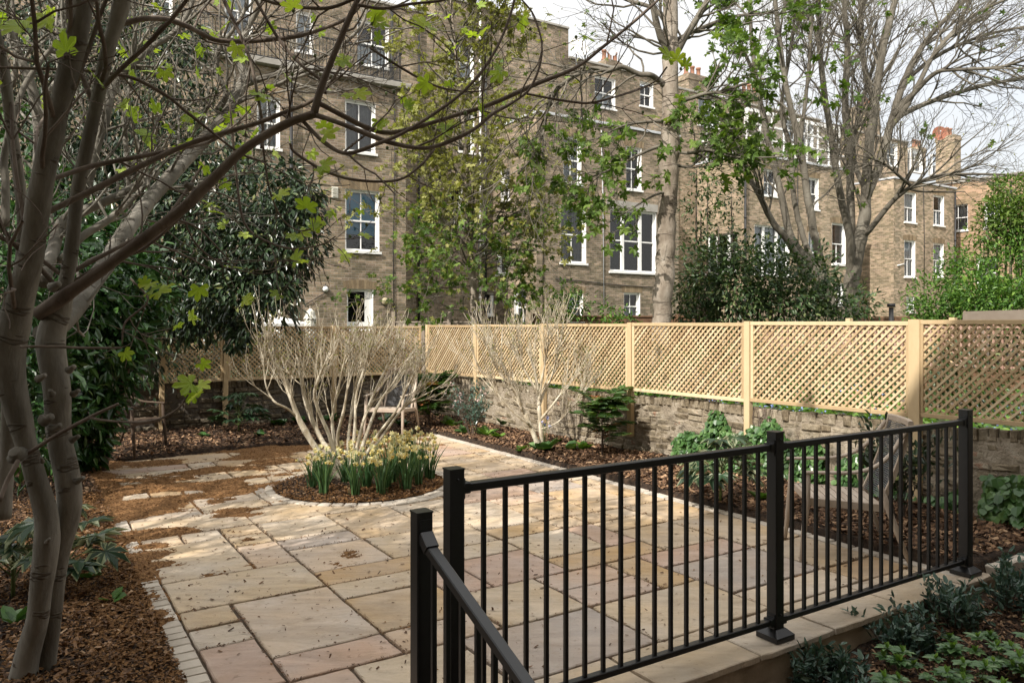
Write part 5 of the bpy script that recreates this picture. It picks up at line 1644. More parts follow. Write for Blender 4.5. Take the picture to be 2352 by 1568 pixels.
dark_l = [
    [(84, 722, 3.55, 42), (120, 700, 3.55, 40), (190, 652, 3.56, 34), (286, 581, 3.58, 29), (381, 510, 3.6, 28), (428, 472, 3.61, 29), (462, 436, 3.62, 30), (505, 395, 3.63, 26), (562, 343, 3.65, 23), (619, 305, 3.67, 21), (666, 281, 3.68, 20), (723, 262, 3.7, 21)],
    [(722, 262, 3.7, 20), (734, 215, 3.7, 18), (746, 181, 3.7, 17), (774, 109, 3.7, 15), (798, 52, 3.7, 14), (822, 0, 3.7, 13), (850, -70, 3.7, 11)],
    [(730, 236, 3.7, 13), (789, 267, 3.75, 12), (846, 295, 3.8, 12), (898, 305, 3.85, 11), (965, 290, 3.9, 11), (1041, 267, 3.95, 10), (1131, 238, 4.0, 11), (1227, 195, 4.1, 11), (1320, 157, 4.2, 9), (1380, 112, 4.3, 8), (1450, 55, 4.4, 7), (1512, 0, 4.5, 6), (1560, -50, 4.55, 5)],
    [(724, 264, 3.7, 14), (774, 281, 3.66, 12), (846, 309, 3.65, 12), (898, 328, 3.65, 11), (965, 340, 3.65, 10), (1012, 333, 3.7, 10), (1084, 300, 3.75, 9), (1131, 262, 3.8, 8), (1174, 238, 3.85, 7), (1220, 200, 3.9, 6), (1245, 120, 3.95, 5), (1228, 40, 4, 4), (1190, -10, 4, 4)],
    [(690, 272, 3.7, 10), (703, 286, 3.7, 10), (751, 333, 3.65, 9), (798, 352, 3.6, 9), (860, 333, 3.6, 9), (927, 305, 3.65, 8), (1003, 257, 3.7, 8), (1060, 214, 3.75, 7), (1108, 162, 3.8, 7), (1146, 100, 3.85, 6), (1175, 25, 3.9, 6), (1184, -20, 3.9, 5)],
    [(666, 330, 3.7, 7), (679, 352, 3.7, 7), (751, 395, 3.7, 7), (822, 414, 3.7, 7), (912, 414, 3.75, 6), (965, 381, 3.8, 6), (998, 343, 3.85, 5)],
    [(822, -6, 3.6, 8), (760, 18, 3.6, 9), (700, 18, 3.6, 9), (632, 8, 3.6, 8), (580, -10, 3.6, 8)],
    [(822, 12, 3.65, 8), (880, 20, 3.7, 8), (941, 10, 3.75, 7), (1012, 2, 3.8, 6), (1040, -10, 3.8, 5)],
    [(850, 110, 3.8, 6), (889, 136, 3.8, 6), (965, 181, 3.85, 6), (1027, 205, 3.9, 5), (1108, 209, 3.95, 4), (1141, 178, 4, 3)],
    [(1210, 216, 4.1, 5), (1263, 226, 4.15, 6), (1320, 235, 4.2, 6), (1358, 236, 4.2, 6), (1425, 219, 4.25, 5), (1501, 190, 4.3, 4), (1532, 154, 4.3, 4)],
    [(105, 486, 3.35, 19), (121, 481, 3.38, 18), (238, 424, 3.5, 17), (333, 376, 3.6, 16), (428, 333, 3.7, 14), (514, 305, 3.78, 13), (595, 281, 3.85, 12), (657, 257, 3.9, 11), (714, 233, 3.95, 10), (760, 190, 4, 8), (800, 120, 4, 6)],
    [(118, 412, 3.35, 14), (133, 407, 3.38, 14), (214, 381, 3.5, 14), (309, 362, 3.6, 13), (405, 343, 3.75, 10), (476, 328, 3.9, 8), (530, 300, 4, 7)],
    [(0, 155, 3.4, 8), (190, 162, 3.45, 8), (238, 167, 3.5, 9), (309, 181, 3.55, 9), (381, 219, 3.6, 9), (428, 257, 3.65, 8), (476, 295, 3.7, 7), (524, 333, 3.75, 6), (571, 362, 3.8, 5), (612, 372, 3.8, 4)],
    [(276, 54, 3.44, 17), (290, 52, 3.46, 16), (333, 43, 3.5, 15), (381, 45, 3.6, 15), (428, 60, 3.7, 14), (457, 74, 3.8, 13), (500, 93, 3.9, 13), (571, 95, 4.0, 12), (666, 86, 4.1, 11), (728, 71, 4.2, 9), (804, 38, 4.3, 8), (850, -20, 4.3, 6)],
    [(508, -30, 3.9, 9), (514, 0, 3.9, 9), (547, 71, 3.9, 9), (576, 143, 3.9, 8), (595, 238, 3.9, 8), (605, 305, 3.9, 8), (600, 340, 3.85, 7)],
    [(580, -20, 3.8, 8), (595, 14, 3.8, 8), (643, 95, 3.8, 8), (690, 148, 3.8, 8), (738, 186, 3.8, 7), (748, 215, 3.75, 7)],
    [(47, 796, 3.3, 8), (120, 796, 3.3, 8), (200, 799, 3.3, 7), (278, 799, 3.3, 6)],
    [(40, 1046, 3.4, 12), (63, 1040, 3.4, 12), (131, 998, 3.35, 11), (210, 956, 3.3, 10), (272, 927, 3.3, 7)],
    [(206, 958, 3.3, 6), (240, 965, 3.28, 6), (314, 969, 3.25, 6), (367, 961, 3.2, 6), (409, 938, 3.2, 5), (432, 906, 3.2, 4)],
    [(0, 1150, 3.2, 12), (16, 1105, 3.25, 12), (34, 1072, 3.3, 13), (50, 1040, 3.4, 14)],
    [(528, 238, 4.2, 5), (535, 320, 4.2, 6), (543, 405, 4.2, 6), (562, 514, 4.2, 6), (619, 557, 4.2, 5), (676, 571, 4.2, 5), (738, 562, 4.2, 4), (771, 543, 4.2, 3)],
    [(601, 300, 3.9, 5), (612, 400, 3.95, 5), (625, 455, 4.0, 5), (650, 505, 4.1, 4), (690, 530, 4.1, 4), (740, 515, 4.1, 3)],
    [(420, 500, 3.8, 5), (450, 560, 3.85, 5), (500, 600, 3.9, 4), (545, 605, 3.9, 3)],
    [(300, 640, 4.3, 5), (340, 690, 4.3, 5), (288, 740, 4.3, 5), (280, 790, 4.3, 4)],
]
tips = []
c1 = dict(gnarl=.16, trop=.25, ang=.75, n=3, ratio=.62, taper=.55, rmin=.0022, seg=5)
for s in sun_l:
    pts, rd = limb(br, s, 9, 5, .08)
    sprout(br, pts, rd, 9, .8, 2, c1, tips, .1, .010)
crown = []
for x, y, z, dx, dy, dz in ((-1.78, 3.16, 3.15, -.9, -.3, 1.5), (-1.5, 3.05, 3.6, .3, -.5, 1.6), (-1.55, 3.3, 3.2, -.2, .5, 1.7), (-1.5, 3.1, 3.5, .9, .3, 1.3), (-1.7, 3.3, 3.4, -.5, -1.0, 1.7), (-1.5, 3.2, 3.4, .6, -1.1, 1.5)):
    a0 = np.array([x, y, z]); d0 = np.array([dx, dy, dz])
    pts = catmull([a0, a0 + d0 * .5 + rand_dirs(1)[0] * .15, a0 + d0 + rand_dirs(1)[0] * .2, a0 + d0 * 1.7 + rand_dirs(1)[0] * .3], 6)
    rd = np.linspace(.028, .008, len(pts))
    br.tube(pts, rd, 7)
    sprout(br, pts, rd, 9, .8, 2, c1, crown, .2, .012)
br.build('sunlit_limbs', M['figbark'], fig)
tw = MB(True)
tip2 = []
for i, s in enumerate(dark_l):
    pts, rd = limb(tw, s, 9, 5, .10)
    if i not in (16, 17, 18, 19):
        sprout(tw, pts, rd, 3, .42, 1, c1, tip2, .25, .006)
    else:
        tip2.append((pts[-1], unit(pts[-1] - pts[-3])))
for s in (0, 1):
    pts, rd = info[s]
    sprout(tw, pts, rd, 7, .9, 2, c1, tips, .55, .012)
tw.build('shaded_branches', M['shadedfigbark'], fig)
# pruning knuckles on the trunks
for (x, y, Y, r, dx) in ((100, 965, 3.44, 14, 14), (118, 985, 3.46, 10, 16), (40, 1045, 3.36, 22, -6), (158, 850, 3.56, 9, 10), (168, 905, 3.58, 8, 10), (165, 1010, 3.58, 8, 12), (176, 1105, 3.6, 8, 12), (120, 905, 3.44, 8, -4), (98, 1060, 3.46, 5, -2), (108, 1245, 3.5, 6, 4), (440, 430, 3.58, 11, -12), (120, 660, 3.5, 12, 12), (88, 870, 3.4, 9, 12)):
    c = P(x, y, Y); rr = r * .72 * Y / F
    e = P(x + dx * 1.2, y - 8, Y - .02)
    kn = MB(True)
    kn.tube([c, c * .5 + e * .5, e, e + (e - c) * .1], [rr * 1.5, rr * 1.0, rr * .9, rr * .78], 9)
    kn.build('pruned_stub', M['figbark'], fig)
lf = MB()
random.shuffle(tips)
leaves_at(lf, tips[:150], 1, .075, FIG_V, FIG_F, .03, .1, roll=.8)
leaves_at(lf, tip2[::6], 1, .07, FIG_V, FIG_F, .03, .1, roll=.8)
fixed = [(1540, 132, 4.3, .12), (440, 880, 3.2, .10), (448, 912, 3.2, .085), (365, 668, 3.6, .12), (345, 650, 3.6, .08), (745, 310, 3.65, .11), (740, 380, 3.65, .10), (690, 535, 4.1, .10), (735, 520, 4.1, .09), (800, 140, 3.8, .10), (860, 45, 3.8, .10), (975, 60, 3.85, .10), (1020, 300, 3.75, .11),
         (1150, 165, 3.9, .10), (505, 70, 4, .11), (430, 265, 3.7, .08), (360, 160, 3.6, .10), (285, 150, 3.6, .11), (160, 60, 3.3, .13), (110, 50, 3.3, .11), (40, 60, 3.3, .12), (820, 215, 3.8, .1), (870, 290, 3.8, .09), (640, 445, 3.9, .1), (560, 690, 3.9, .08), (935, 250, 3.8, .08), (600, 215, 3.9, .1), (490, 470, 3.9, .09), (770, 500, 4.1, .09), (440, 735, 4.3, .09)]
for (x, y, Y, s) in fixed:
    p = P(x, y, Y)[None]
    X, Yv, Z = frames(np.array([[random.uniform(-.8, .9), -.25 + random.uniform(-.3, .3), random.uniform(-.3, .5)]]), up=np.array([[random.uniform(-.3, .3), -.75, .55]]))
    lf.scatter(FIG_V, FIG_F, p, X, Yv, Z, s * .78, [random.uniform(.35, 1)])
    q = p + .35 * s * rand_dirs(1)
    X, Yv, Z = frames(rand_dirs(1), up=np.array([[.1, -.6, .7]]))
    lf.scatter(FIG_V, FIG_F, q, X, Yv, Z, s * .6, [random.uniform(.2, 1)])
leaves_at(lf, crown[::3], 1, .10, FIG_V, FIG_F, .03, .1, roll=.8)
lf.build('leaves', M['figleaf'], fig)
for t in tip2[::3]:
    fg = MB(True)
    p = t[0] - t[1] * random.uniform(.02, .08) + ZV * .012
    fg.tube([p - ZV * .008, p - ZV * .004, p + ZV * .006, p + ZV * .012], [.003, .007, .008, .002], 6, 1.0)
    fg.build('young_fig', M['stemgreen'], fig)

# ---------------------------------------------------------------- dark evergreen behind it
ev = thing('evergreen_tree', P(330, 735, 12.8) * (1, 1, 0), 'large dark evergreen tree with glossy drooping leaves behind the fig', 'tree')
mb = MB(True)
p0 = P(330, 1000, 12.8) * (1, 1, 0)
etips = []
for px, py, Y, w in ((560, 560, 11.0, 18), (420, 420, 11.3, 22), (300, 300, 11.5, 18), (180, 200, 11.5, 16), (640, 480, 10.6, 10), (480, 200, 12, 12), (100, 420, 11, 14)):
    mb.tube(catmull([p0, p0 * .6 + P(px, py, Y) * .4 + ZV * .6, P(px, py, Y)], 6), np.linspace(w * 11 / F * .9, .02, 13), 7)
mb.build('trunk', M['greybark'], ev)
mb = MB()
ECL = [(610, 470, 10.6, .62), (680, 500, 10.5, .42), (560, 560, 10.7, .7), (640, 590, 10.5, .52), (520, 650, 10.8, .72), (600, 660, 10.5, .55), (450, 560, 11, .8), (430, 680, 11, .75), (380, 620, 11.2, .7), (560, 690, 10.5, .36), (640, 665, 10.4, .28),
       (490, 695, 10.6, .4), (700, 455, 10.5, .30), (540, 450, 11, .6), (460, 470, 11.3, .7), (360, 500, 11.3, .7), (690, 560, 10.5, .36), (545, 785, 10.3, .15), (560, 760, 10.3, .16), (400, 740, 10.8, .4), (455, 730, 10.6, .3), (535, 745, 10.4, .16), (690, 480, 10.5, .3), (330, 420, 11.3, .7), (240, 360, 11.6, .8), (660, 410, 10.8, .3),
       (60, 330, 11.5, .85), (180, 280, 11.6, .8), (300, 300, 11.6, .75), (380, 330, 11.8, .7), (40, 160, 11.8, .85), (160, 120, 12, .8), (290, 140, 12, .75), (400, 180, 12, .65), (480, 330, 11.6, .55), (350, 60, 12.2, .6), (240, 20, 12.2, .7), (100, 20, 12.2, .8),
       (430, 90, 12.2, .4), (60, 500, 11.3, .9), (200, 440, 11.3, .85), (250, 580, 11.2, .85), (40, 660, 11.2, .9), (310, 680, 11.2, .7), (150, 760, 11.2, .9), (560, 390, 11.5, .35), (590, 610, 10.9, .6), (490, 590, 11.1, .7), (610, 540, 11.0, .55), (300, 800, 11.3, .7), (50, 850, 11.3, .8), (400, 420, 11.5, .6)]
for i, (x, y, Y, r) in enumerate(ECL):
    clump(mb, P(x, y, Y), r * 1.05, int(1150 * r ** 1.6) + 90, .125, droop=.8, squash=(1, 1, 1), inner=.2, seed=i, roll=.7, tintp=1.6, wid=.8)
mb.build('crown', M['evergreen'], ev)

# ---------------------------------------------------------------- glossy bush in front of it
lb = thing('laurel_bush', gpx(270, 1030) * (1, 1, 0), 'bright glossy green bush at the left between the fig and the dark armchair', 'bush')
mb = MB(True)
p0 = P(240, 1040, 8.9) * (1, 1, 0)
for i in range(8):
    q = P(random.uniform(170, 340), random.uniform(600, 850), 8.9 + random.uniform(-.4, .4))
    mb.tube(catmull([p0, p0 * .5 + q * .5 + rand_dirs(1)[0] * .15, q], 5), np.linspace(.03, .008, 11), 5)
mb.build('stems', M['twig'], lb)
mb = MB()
for i, (x, y, Y, r) in enumerate([(210, 620, 8.7, .45), (300, 640, 8.7, .45), (250, 720, 8.5, .5), (200, 800, 8.5, .48), (255, 810, 8.6, .40), (315, 740, 8.8, .32), (335, 680, 9, .33), (205, 880, 8.6, .40), (185, 960, 8.6, .38), (222, 930, 8.7, .30), (185, 700, 8.6, .5), (300, 785, 8.9, .2), (205, 1000, 8.8, .26), (160, 560, 8.9, .4), (210, 530, 9.1, .4), (300, 560, 9.2, .35), (130, 850, 8.6, .5), (110, 980, 8.6, .5), (190, 1040, 8.7, .2), (60, 700, 7.8, .8), (-70, 600, 7.3, 1.0), (-120, 820, 7.2, 1.0), (40, 860, 7.6, .7), (90, 560, 8.0, .7), (-60, 400, 7.4, .9), (60, 960, 7.6, .6)]):  # clumps past the left edge are added to shade the far left armchair
    clump(mb, P(x, y, Y), r, int(560 * r) + 40, .15, droop=.35, inner=.4, seed=i + 60, roll=.5)
mb.build('foliage', M['laurel'], lb)

# ---------------------------------------------------------------- bare shrubs
def bare_shrub(base, stems, label, lens, spread, nsp, bias):
    root = thing('bare_shrub', base * (1, 1, 0), label, 'shrub', 'bare budding shrubs')
    mb = MB(True); tp = []
    c = dict(gnarl=.085, trop=.62, ang=.36, n=3, ratio=.66, taper=.62, rmin=.0022, seg=4, t0=.2)
    for s in stems:
        pts, rd = limb(mb, [(q[0], q[1], q[2], q[3] * .78) for q in s], 8, 5, .2)
        sprout(mb, pts, rd, nsp, lens, 2, c, tp, .42, .0068, bias=bias)
    mb.build('stems', M['paletwig'], root)
    bd = MB()
    leaves_at(bd, [t for t in tp if random.random() < .6], 2, .026, LEAF_V, LEAF_F, .012, -.3)
    bd.build('buds', M['bud'], root)
    return root


random.seed(77)
S1 = [[(782, 1120, 8.05, 26), (777, 1100, 8.05, 24), (727, 1031, 8.0, 20), (687, 963, 8.0, 17), (668, 913, 7.95, 14), (656, 876, 7.95, 11), (631, 838, 7.9, 8), (618, 800, 7.9, 6)],
      [(684, 958, 8.0, 8), (660, 938, 7.9, 7), (634, 925, 7.8, 7), (618, 905, 7.8, 6), (609, 876, 7.8, 5), (605, 835, 7.8, 4), (603, 800, 7.8, 3)],
      [(790, 1110, 8.1, 24), (764, 1045, 8.1, 19), (742, 1016, 8.15, 17), (714, 956, 8.2, 15), (700, 916, 8.2, 12), (692, 876, 8.2, 9), (684, 820, 8.2, 6)],
      [(770, 1050, 8.1, 14), (756, 1000, 8.1, 13), (735, 950, 8.05, 11), (722, 905, 8.0, 9), (735, 860, 8, 7), (760, 810, 8, 5)],
      [(785, 1075, 8.1, 12), (766, 1000, 8.2, 10), (764, 953, 8.25, 9), (780, 876, 8.3, 7), (795, 813, 8.3, 5)],
      [(800, 1080, 8.2, 12), (800, 1010, 8.3, 10), (808, 940, 8.4, 8), (818, 880, 8.4, 6), (835, 815, 8.4, 4)],
      [(805, 1080, 8.1, 12), (815, 985, 8.15, 10), (817, 922, 8.2, 8), (826, 876, 8.2, 7), (850, 810, 8.2, 5)],
      [(810, 1085, 8.0, 13), (824, 1010, 8.0, 11), (840, 950, 8.0, 9), (870, 880, 8.0, 7), (905, 810, 8.0, 5)],
      [(815, 1080, 8.1, 14), (850, 975, 8.2, 11), (873, 922, 8.25, 9), (904, 876, 8.3, 7), (945, 813, 8.3, 5)],
      [(820, 1090, 8.0, 13), (860, 1010, 7.9, 10), (905, 950, 7.85, 8), (930, 900, 7.8, 6), (960, 840, 7.8, 4)],
      [(820, 1080, 8.1, 12), (890, 985, 8.2, 8), (920, 944, 8.25, 6), (950, 920, 8.3, 5), (985, 901, 8.3, 3)],
      [(795, 1090, 7.95, 11), (775, 1010, 7.8, 10), (790, 940, 7.7, 8), (800, 870, 7.7, 6), (805, 800, 7.7, 4)]]
bare_shrub(P(800, 1120, 8.1), S1, 'large bare budding shrub rising from the daffodils in the paved circle', .40, 1, 8, (.6, 0, .25))
S2 = [[(1244, 1048, 10.05, 19), (1241, 1035, 10.05, 17), (1215, 970, 10.05, 14), (1200, 941, 10.05, 12), (1182, 900, 10.05, 9), (1162, 853, 10.05, 6), (1141, 812, 10.05, 4)],
      [(1246, 1040, 10.15, 15), (1244, 1020, 10.15, 14), (1241, 970, 10.2, 13), (1238, 932, 10.2, 12), (1235, 888, 10.2, 9), (1226, 841, 10.2, 6), (1212, 800, 10.2, 4)],
      [(1238, 932, 10.2, 11), (1250, 900, 10.25, 9), (1267, 865, 10.3, 7), (1279, 821, 10.3, 5), (1285, 785, 10.3, 3)],
      [(1240, 965, 10.2, 9), (1267, 932, 10.2, 7), (1297, 894, 10.2, 5), (1329, 853, 10.2, 3)],
      [(1216, 975, 10.0, 8), (1174, 941, 9.9, 6), (1136, 894, 9.85, 5), (1112, 853, 9.85, 3)],
      [(1200, 945, 10, 8), (1185, 900, 9.9, 7), (1150, 860, 9.8, 5), (1125, 810, 9.8, 3)],
      [(1238, 920, 10.2, 8), (1245, 870, 10.15, 7), (1255, 820, 10.1, 5), (1262, 780, 10.1, 4)],
      [(1236, 900, 10.2, 8), (1205, 850, 10.2, 6), (1185, 800, 10.2, 4)], [(1244, 985, 10.1, 6), (1280, 970, 10.0, 4), (1310, 940, 9.9, 3), (1345, 900, 9.85, 2)]]
bare_shrub(P(1243, 1048, 10.1), S2, 'smaller bare budding shrub in the bed against the pale wall', .44, 1, 11, (0, 0, .2))

# ---------------------------------------------------------------- daffodils
def daffodil(seed):
    random.seed(seed)
    bl, fls = MB(), []
    for i in range(34):
        t = random.uniform(0, 2 * math.pi); r = random.uniform(0, .055)
        h = random.uniform(.24, .40); lean = random.uniform(.02, .16); w = random.uniform(.006, .010)
        o = np.array([math.cos(t), math.sin(t), 0]); sd = np.array([-math.sin(t), math.cos(t), 0])
        b = o * r
        tw = random.uniform(-.8, .8); sd = unit(sd * math.cos(tw) + o * math.sin(tw))
        kink = random.random() < .15
        rows = []
        for k in range(6):
            q = k / 5
            c = b + o * lean * q ** 2 + ZV * h * (q if not kink or q < .7 else .7 - (q - .7) * .5) + (o * .07 * (q - .7) if kink and q > .7 else 0)
            ww = w * (1 - q ** 3 * .85)
            rows += [c - sd * ww, c + sd * ww]
        bl.add(rows, [[2 * k, 2 * k + 1, 2 * k + 3, 2 * k + 2] for k in range(5)], random.random())
    for i in range(random.randint(9, 13)):
        t = random.uniform(0, 2 * math.pi); h = random.uniform(.30, .43); lean = random.uniform(.03, .15)
        o = np.array([math.cos(t), math.sin(t), 0])
        top = o * lean + ZV * h
        bl.tube([o * .02, o * .02 + o * lean * .4 + ZV * h * .6, top - ZV * .01, top + o * .012], [.003, .003, .0028, .0025], 4, .8)
        for m in range(random.randint(1, 2)):
            fl = MB(True); fls.append(fl)
            f = unit(o * .9 + np.array([random.gauss(0, .5), random.gauss(0, .5), -.15]))
            c = top + f * .018
            x = unit(np.cross(f, ZV)); y = np.cross(x, f)
            for k in range(6):
                a = k * math.pi / 3 + .2
                d = x * math.cos(a) + y * math.sin(a); e = np.cross(f, d)
                bk = -f * random.uniform(.0, .012)
                L = random.uniform(.026, .034)
                fl.add([c, c + d * L * .5 + e * .009 + bk * .4, c + d * L + bk, c + d * L * .5 - e * .009 + bk * .4], [[0, 1, 2, 3]], random.random(), 0)
            n = 8; V = []
            for (rr, zz) in ((.006, 0), (.0085, .010), (.0125, .021)):
                V += [c + f * zz + (x * math.cos(2 * math.pi * k / n) + y * math.sin(2 * math.pi * k / n)) * rr for k in range(n)]
            fl.add(V, [[q * n + k, q * n + (k + 1) % n, (q + 1) * n + (k + 1) % n, (q + 1) * n + k] for q in range(2) for k in range(n)], random.random(), 1)
    return bl, fls


DAF = [(-.62, -.30), (-.70, -.05), (-.66, .22), (-.52, .42), (-.40, -.52), (-.45, -.10), (-.38, .20), (-.22, .55), (-.18, .32), (-.12, -.55), (-.02, .62), (.12, .42), (-.30, .66), (.22, .60), (-.15, -.20), (-.55, .06), (.10, -.40), (.30, .25)]
protos = []
order = ['first', 'second', 'third', 'fourth', 'fifth', 'sixth', 'seventh', 'eighth', 'ninth', 'tenth']
front = sorted([p for p in DAF if p[0] < -.35], key=lambda p: p[1]); rear = sorted([p for p in DAF if p[0] >= -.35], key=lambda p: p[1])
for row, lst in (('front', front), ('rear', rear)):
    for i, (da, db) in enumerate(lst):
        p = G(CIRC[0] + da, CIRC[1] + db, .05)
        lab = '%s daffodil clump from the left in the %s row of the paved circle' % (order[i], row)
        if len(protos) < 4:
            root = thing('daffodil_clump', p, lab, 'daffodils', 'daffodil clumps round the large bare shrub')
            bl, fls = daffodil(100 + len(protos))
            bl.build('leaves', M['blade'], root, local=True)
            for fl in fls: fl.build('flower', [M['petal'], M['trumpet']], root, local=True)
            protos.append(root)
        else:
            c = copy_tree(protos[(i * 3 + len(lst)) % 4])
            c.location = Vector(p); c.rotation_euler = (0, 0, random.uniform(0, 6.28)); c['label'] = lab
            s = random.uniform(.85, 1.12); c.scale = (s, s, s)

# ---------------------------------------------------------------- lobed fatsias
def fatsia(base, n, h, size, label, margin=False, seed=1, spread=.35):
    random.seed(seed)
    root = thing('fatsia_plant', base, label, 'plant')
    st = MB(True); lf = MB()
    st.tube([base - ZV * .05, base + ZV * h * .35, base + ZV * h * .6], [.014, .012, .009], 6)
    P_, X_, N_ = [], [], []
    for i in range(n):
        t = random.uniform(0, 2 * math.pi); q = random.random()
        o = np.array([math.cos(t), math.sin(t), 0])
        s0 = base + ZV * h * (.15 + .45 * q)
        e = s0 + o * spread * (1.05 - .55 * q) * random.uniform(.6, 1.1) + ZV * h * random.uniform(.1, .42)
        st.tube([s0, s0 * .5 + e * .5 + ZV * .03, e], [.005, .004, .003], 5, cap=False)
        P_.append(e); X_.append(o + ZV * random.uniform(-.5, .25)); N_.append(o * .45 + ZV)
    P_, X_, N_ = map(np.array, (P_, X_, N_))
    X, Y, Z = frames(X_, up=N_, roll=.15)
    sz = size * RNG.uniform(.75, 1.15, n); tn = RNG.random(n)
    if margin:
        lf.scatter(FATSIA_V, FATSIA_F, P_ - Z * .004 - X * .01, X, Y, Z, sz * 1.12, tn, 1)
    lf.scatter(FATSIA_V, FATSIA_F, P_, X, Y, Z, sz, tn, 0)
    st.build('stems', M['stemgreen'], root); lf.build('leaves', [M['fatsia'], M['margin']], root)
    return root


fatsia(gpx(1655, 1165) + ZV * .04, 26, .62, .17, 'cream edged variegated fatsia before the ivy behind the railing', True, 3, .34)
fatsia(P(548, 1000, 11.75) * (1, 1, 0) + ZV * .05, 24, .62, .20, 'dark green fatsia against the shaded far wall', False, 5, .36)
fatsia(P(140, 1345, 4.9) * (1, 1, 0) + ZV * .04, 17, .52, .165, 'pale veined fatsia on the bark just behind the fig trunks', True, 8, .34)
fatsia(P(30, 1330, 4.7) * (1, 1, 0) + ZV * .04, 9, .40, .15, 'small fatsia at the left edge in front of the fig trunks', True, 18, .26)

# ---------------------------------------------------------------- ferny mahonias
def ferny(base, n, h, size, label, seed=1, red=.3, name='ferny_shrub'):
    random.seed(seed)
    root = thing(name, base, label, 'shrub')
    st = MB(True); lf = MB()
    pos, X_, tn, sz = [], [], [], []
    for i in range(n):
        t = random.uniform(0, 2 * math.pi); o = np.array([math.cos(t), math.sin(t), 0])
        s0 = base + ZV * h * random.uniform(.15, .75) + o * .02
        L = size * random.uniform(.7, 1.15)
        e = s0 + o * L * .85 + ZV * L * random.uniform(.15, .6)
        pts = catmull([s0, s0 * .5 + e * .5 + ZV * L * .16, e], 6)
        st.tube(pts, np.linspace(.004, .0015, len(pts)), 4, cap=False)
        isr = random.random() < red
        d = unit(e - s0); sd = unit(np.cross(d, ZV))
        for k in range(2, len(pts)):
            for s in (-1, 1):
                pos.append(pts[k]); X_.append(sd * s + d * .45 + ZV * random.uniform(-.15, .1)); tn.append(.9 + .1 * random.random() if isr else random.random() * .75); sz.append(L * .36 * (1 - .5 * abs(k / len(pts) - .45)))
    st.tube([base - ZV * .05, base + ZV * h * .8], [.012, .006], 6)
    for k in range(3):
        o = rand_dirs(1)[0] * (1, 1, 0)
        st.tube([base, base + o * .08 + ZV * h * .6], [.008, .004], 5)
    pos, X_ = np.array(pos), np.array(X_)
    X, Y, Z = frames(X_, roll=.25)
    lf.scatter(LEAF_V, LEAF_F, pos, X, Y, Z, np.array(sz), np.array(tn))
    st.build('stems', M['twig'], root); lf.build('fronds', M['fern'], root)


ferny(gpx(1383, 1052) + ZV * .05, 32, .78, .42, 'ferny shrub with red tinted lower fronds against the pale wall', 4, .10)
ferny(P(985, 968, 12.3) * (1, 1, 0) + ZV * .04, 60, .95, .42, 'dark ferny shrub in the far corner right of the armchair', 6, .06)


# ---------------------------------------------------------------- leafy shrubs and rosettes
def leafy(base, r, h, n, size, mat_, label, cat='shrub', name='evergreen_shrub', seed=1, tv=LEAF_V, tf=LEAF_F, droop=.0, stems=7, flowers=None, group=None):
    random.seed(seed)
    root = thing(name, base, label, cat, group)
    st = MB(True); lf = MB(); tp = []
    c = dict(gnarl=.14, trop=.4, ang=.5, n=3, ratio=.6, taper=.6, rmin=.0015, seg=4)
    for i in range(stems):
        t = random.uniform(0, 2 * math.pi); o = np.array([math.cos(t), math.sin(t), 0])
        grow(st, base - ZV * .02 + o * .03, unit(o * r / h * random.uniform(.2, 1) + ZV), h * random.uniform(.55, .8), .006, 1, c, tp)
    st.build('stems', M['twig'], root)
    tp2 = []
    for p, d in tp:
        for k in range(3):
            tp2.append((p - d * h * .12 * k, d))
    per = max(1, int(n / max(1, len(tp2))))
    leaves_at(lf, tp2, per, size, tv, tf, .06 * h + size * .3, droop, roll=.6)
    lf.build('leaves', mat_, root)
    if flowers:
        fl = MB()
        leaves_at(fl, [t for t in tp if t[0][2] > base[2] + h * .6][:14], 10, .022, ROUND_V, LEAF_F, .04, 0)
        fl.build('flowers', M[flowers], root)
    return root


leafy(P(1085, 985, 11.35) * (1, 1, 0) + ZV * .04, .32, .72, 620, .06, M['bluegreen'], 'small dark leaved shrub with pale pink flowers under the second post', seed=11, stems=10, flowers='pinkflower')
leafy(gpx(2068, 1205) + ZV * .03, .34, .85, 560, .085, M['evergreen'], 'dark glossy shrub behind the right armchair at the stout post', seed=14, stems=12)
for i, (px, Y, z, r, h, lab) in enumerate([(2081, 4.38, -.25, .22, .33, 'second'), (2212, 4.62, -.22, .22, .36, 'third'), (2325, 4.87, -.18, .22, .36, 'fourth'), (1915, 4.02, -.28, .22, .30, 'first'), (2420, 5.12, -.16, .22, .36, 'fifth')]):
    p = P(px, 743, Y) * (1, 1, 0)
    a_ = p.dot(AV)
    leafy(p + ZV * z, r, h, 760, .055, M['bluegreen'], '%s blue green sweet box from the left below the retaining wall' % lab, 'shrub', 'sweet_box', 20 + i, droop=-.3, stems=15, group='sweet box shrubs below the retaining wall')


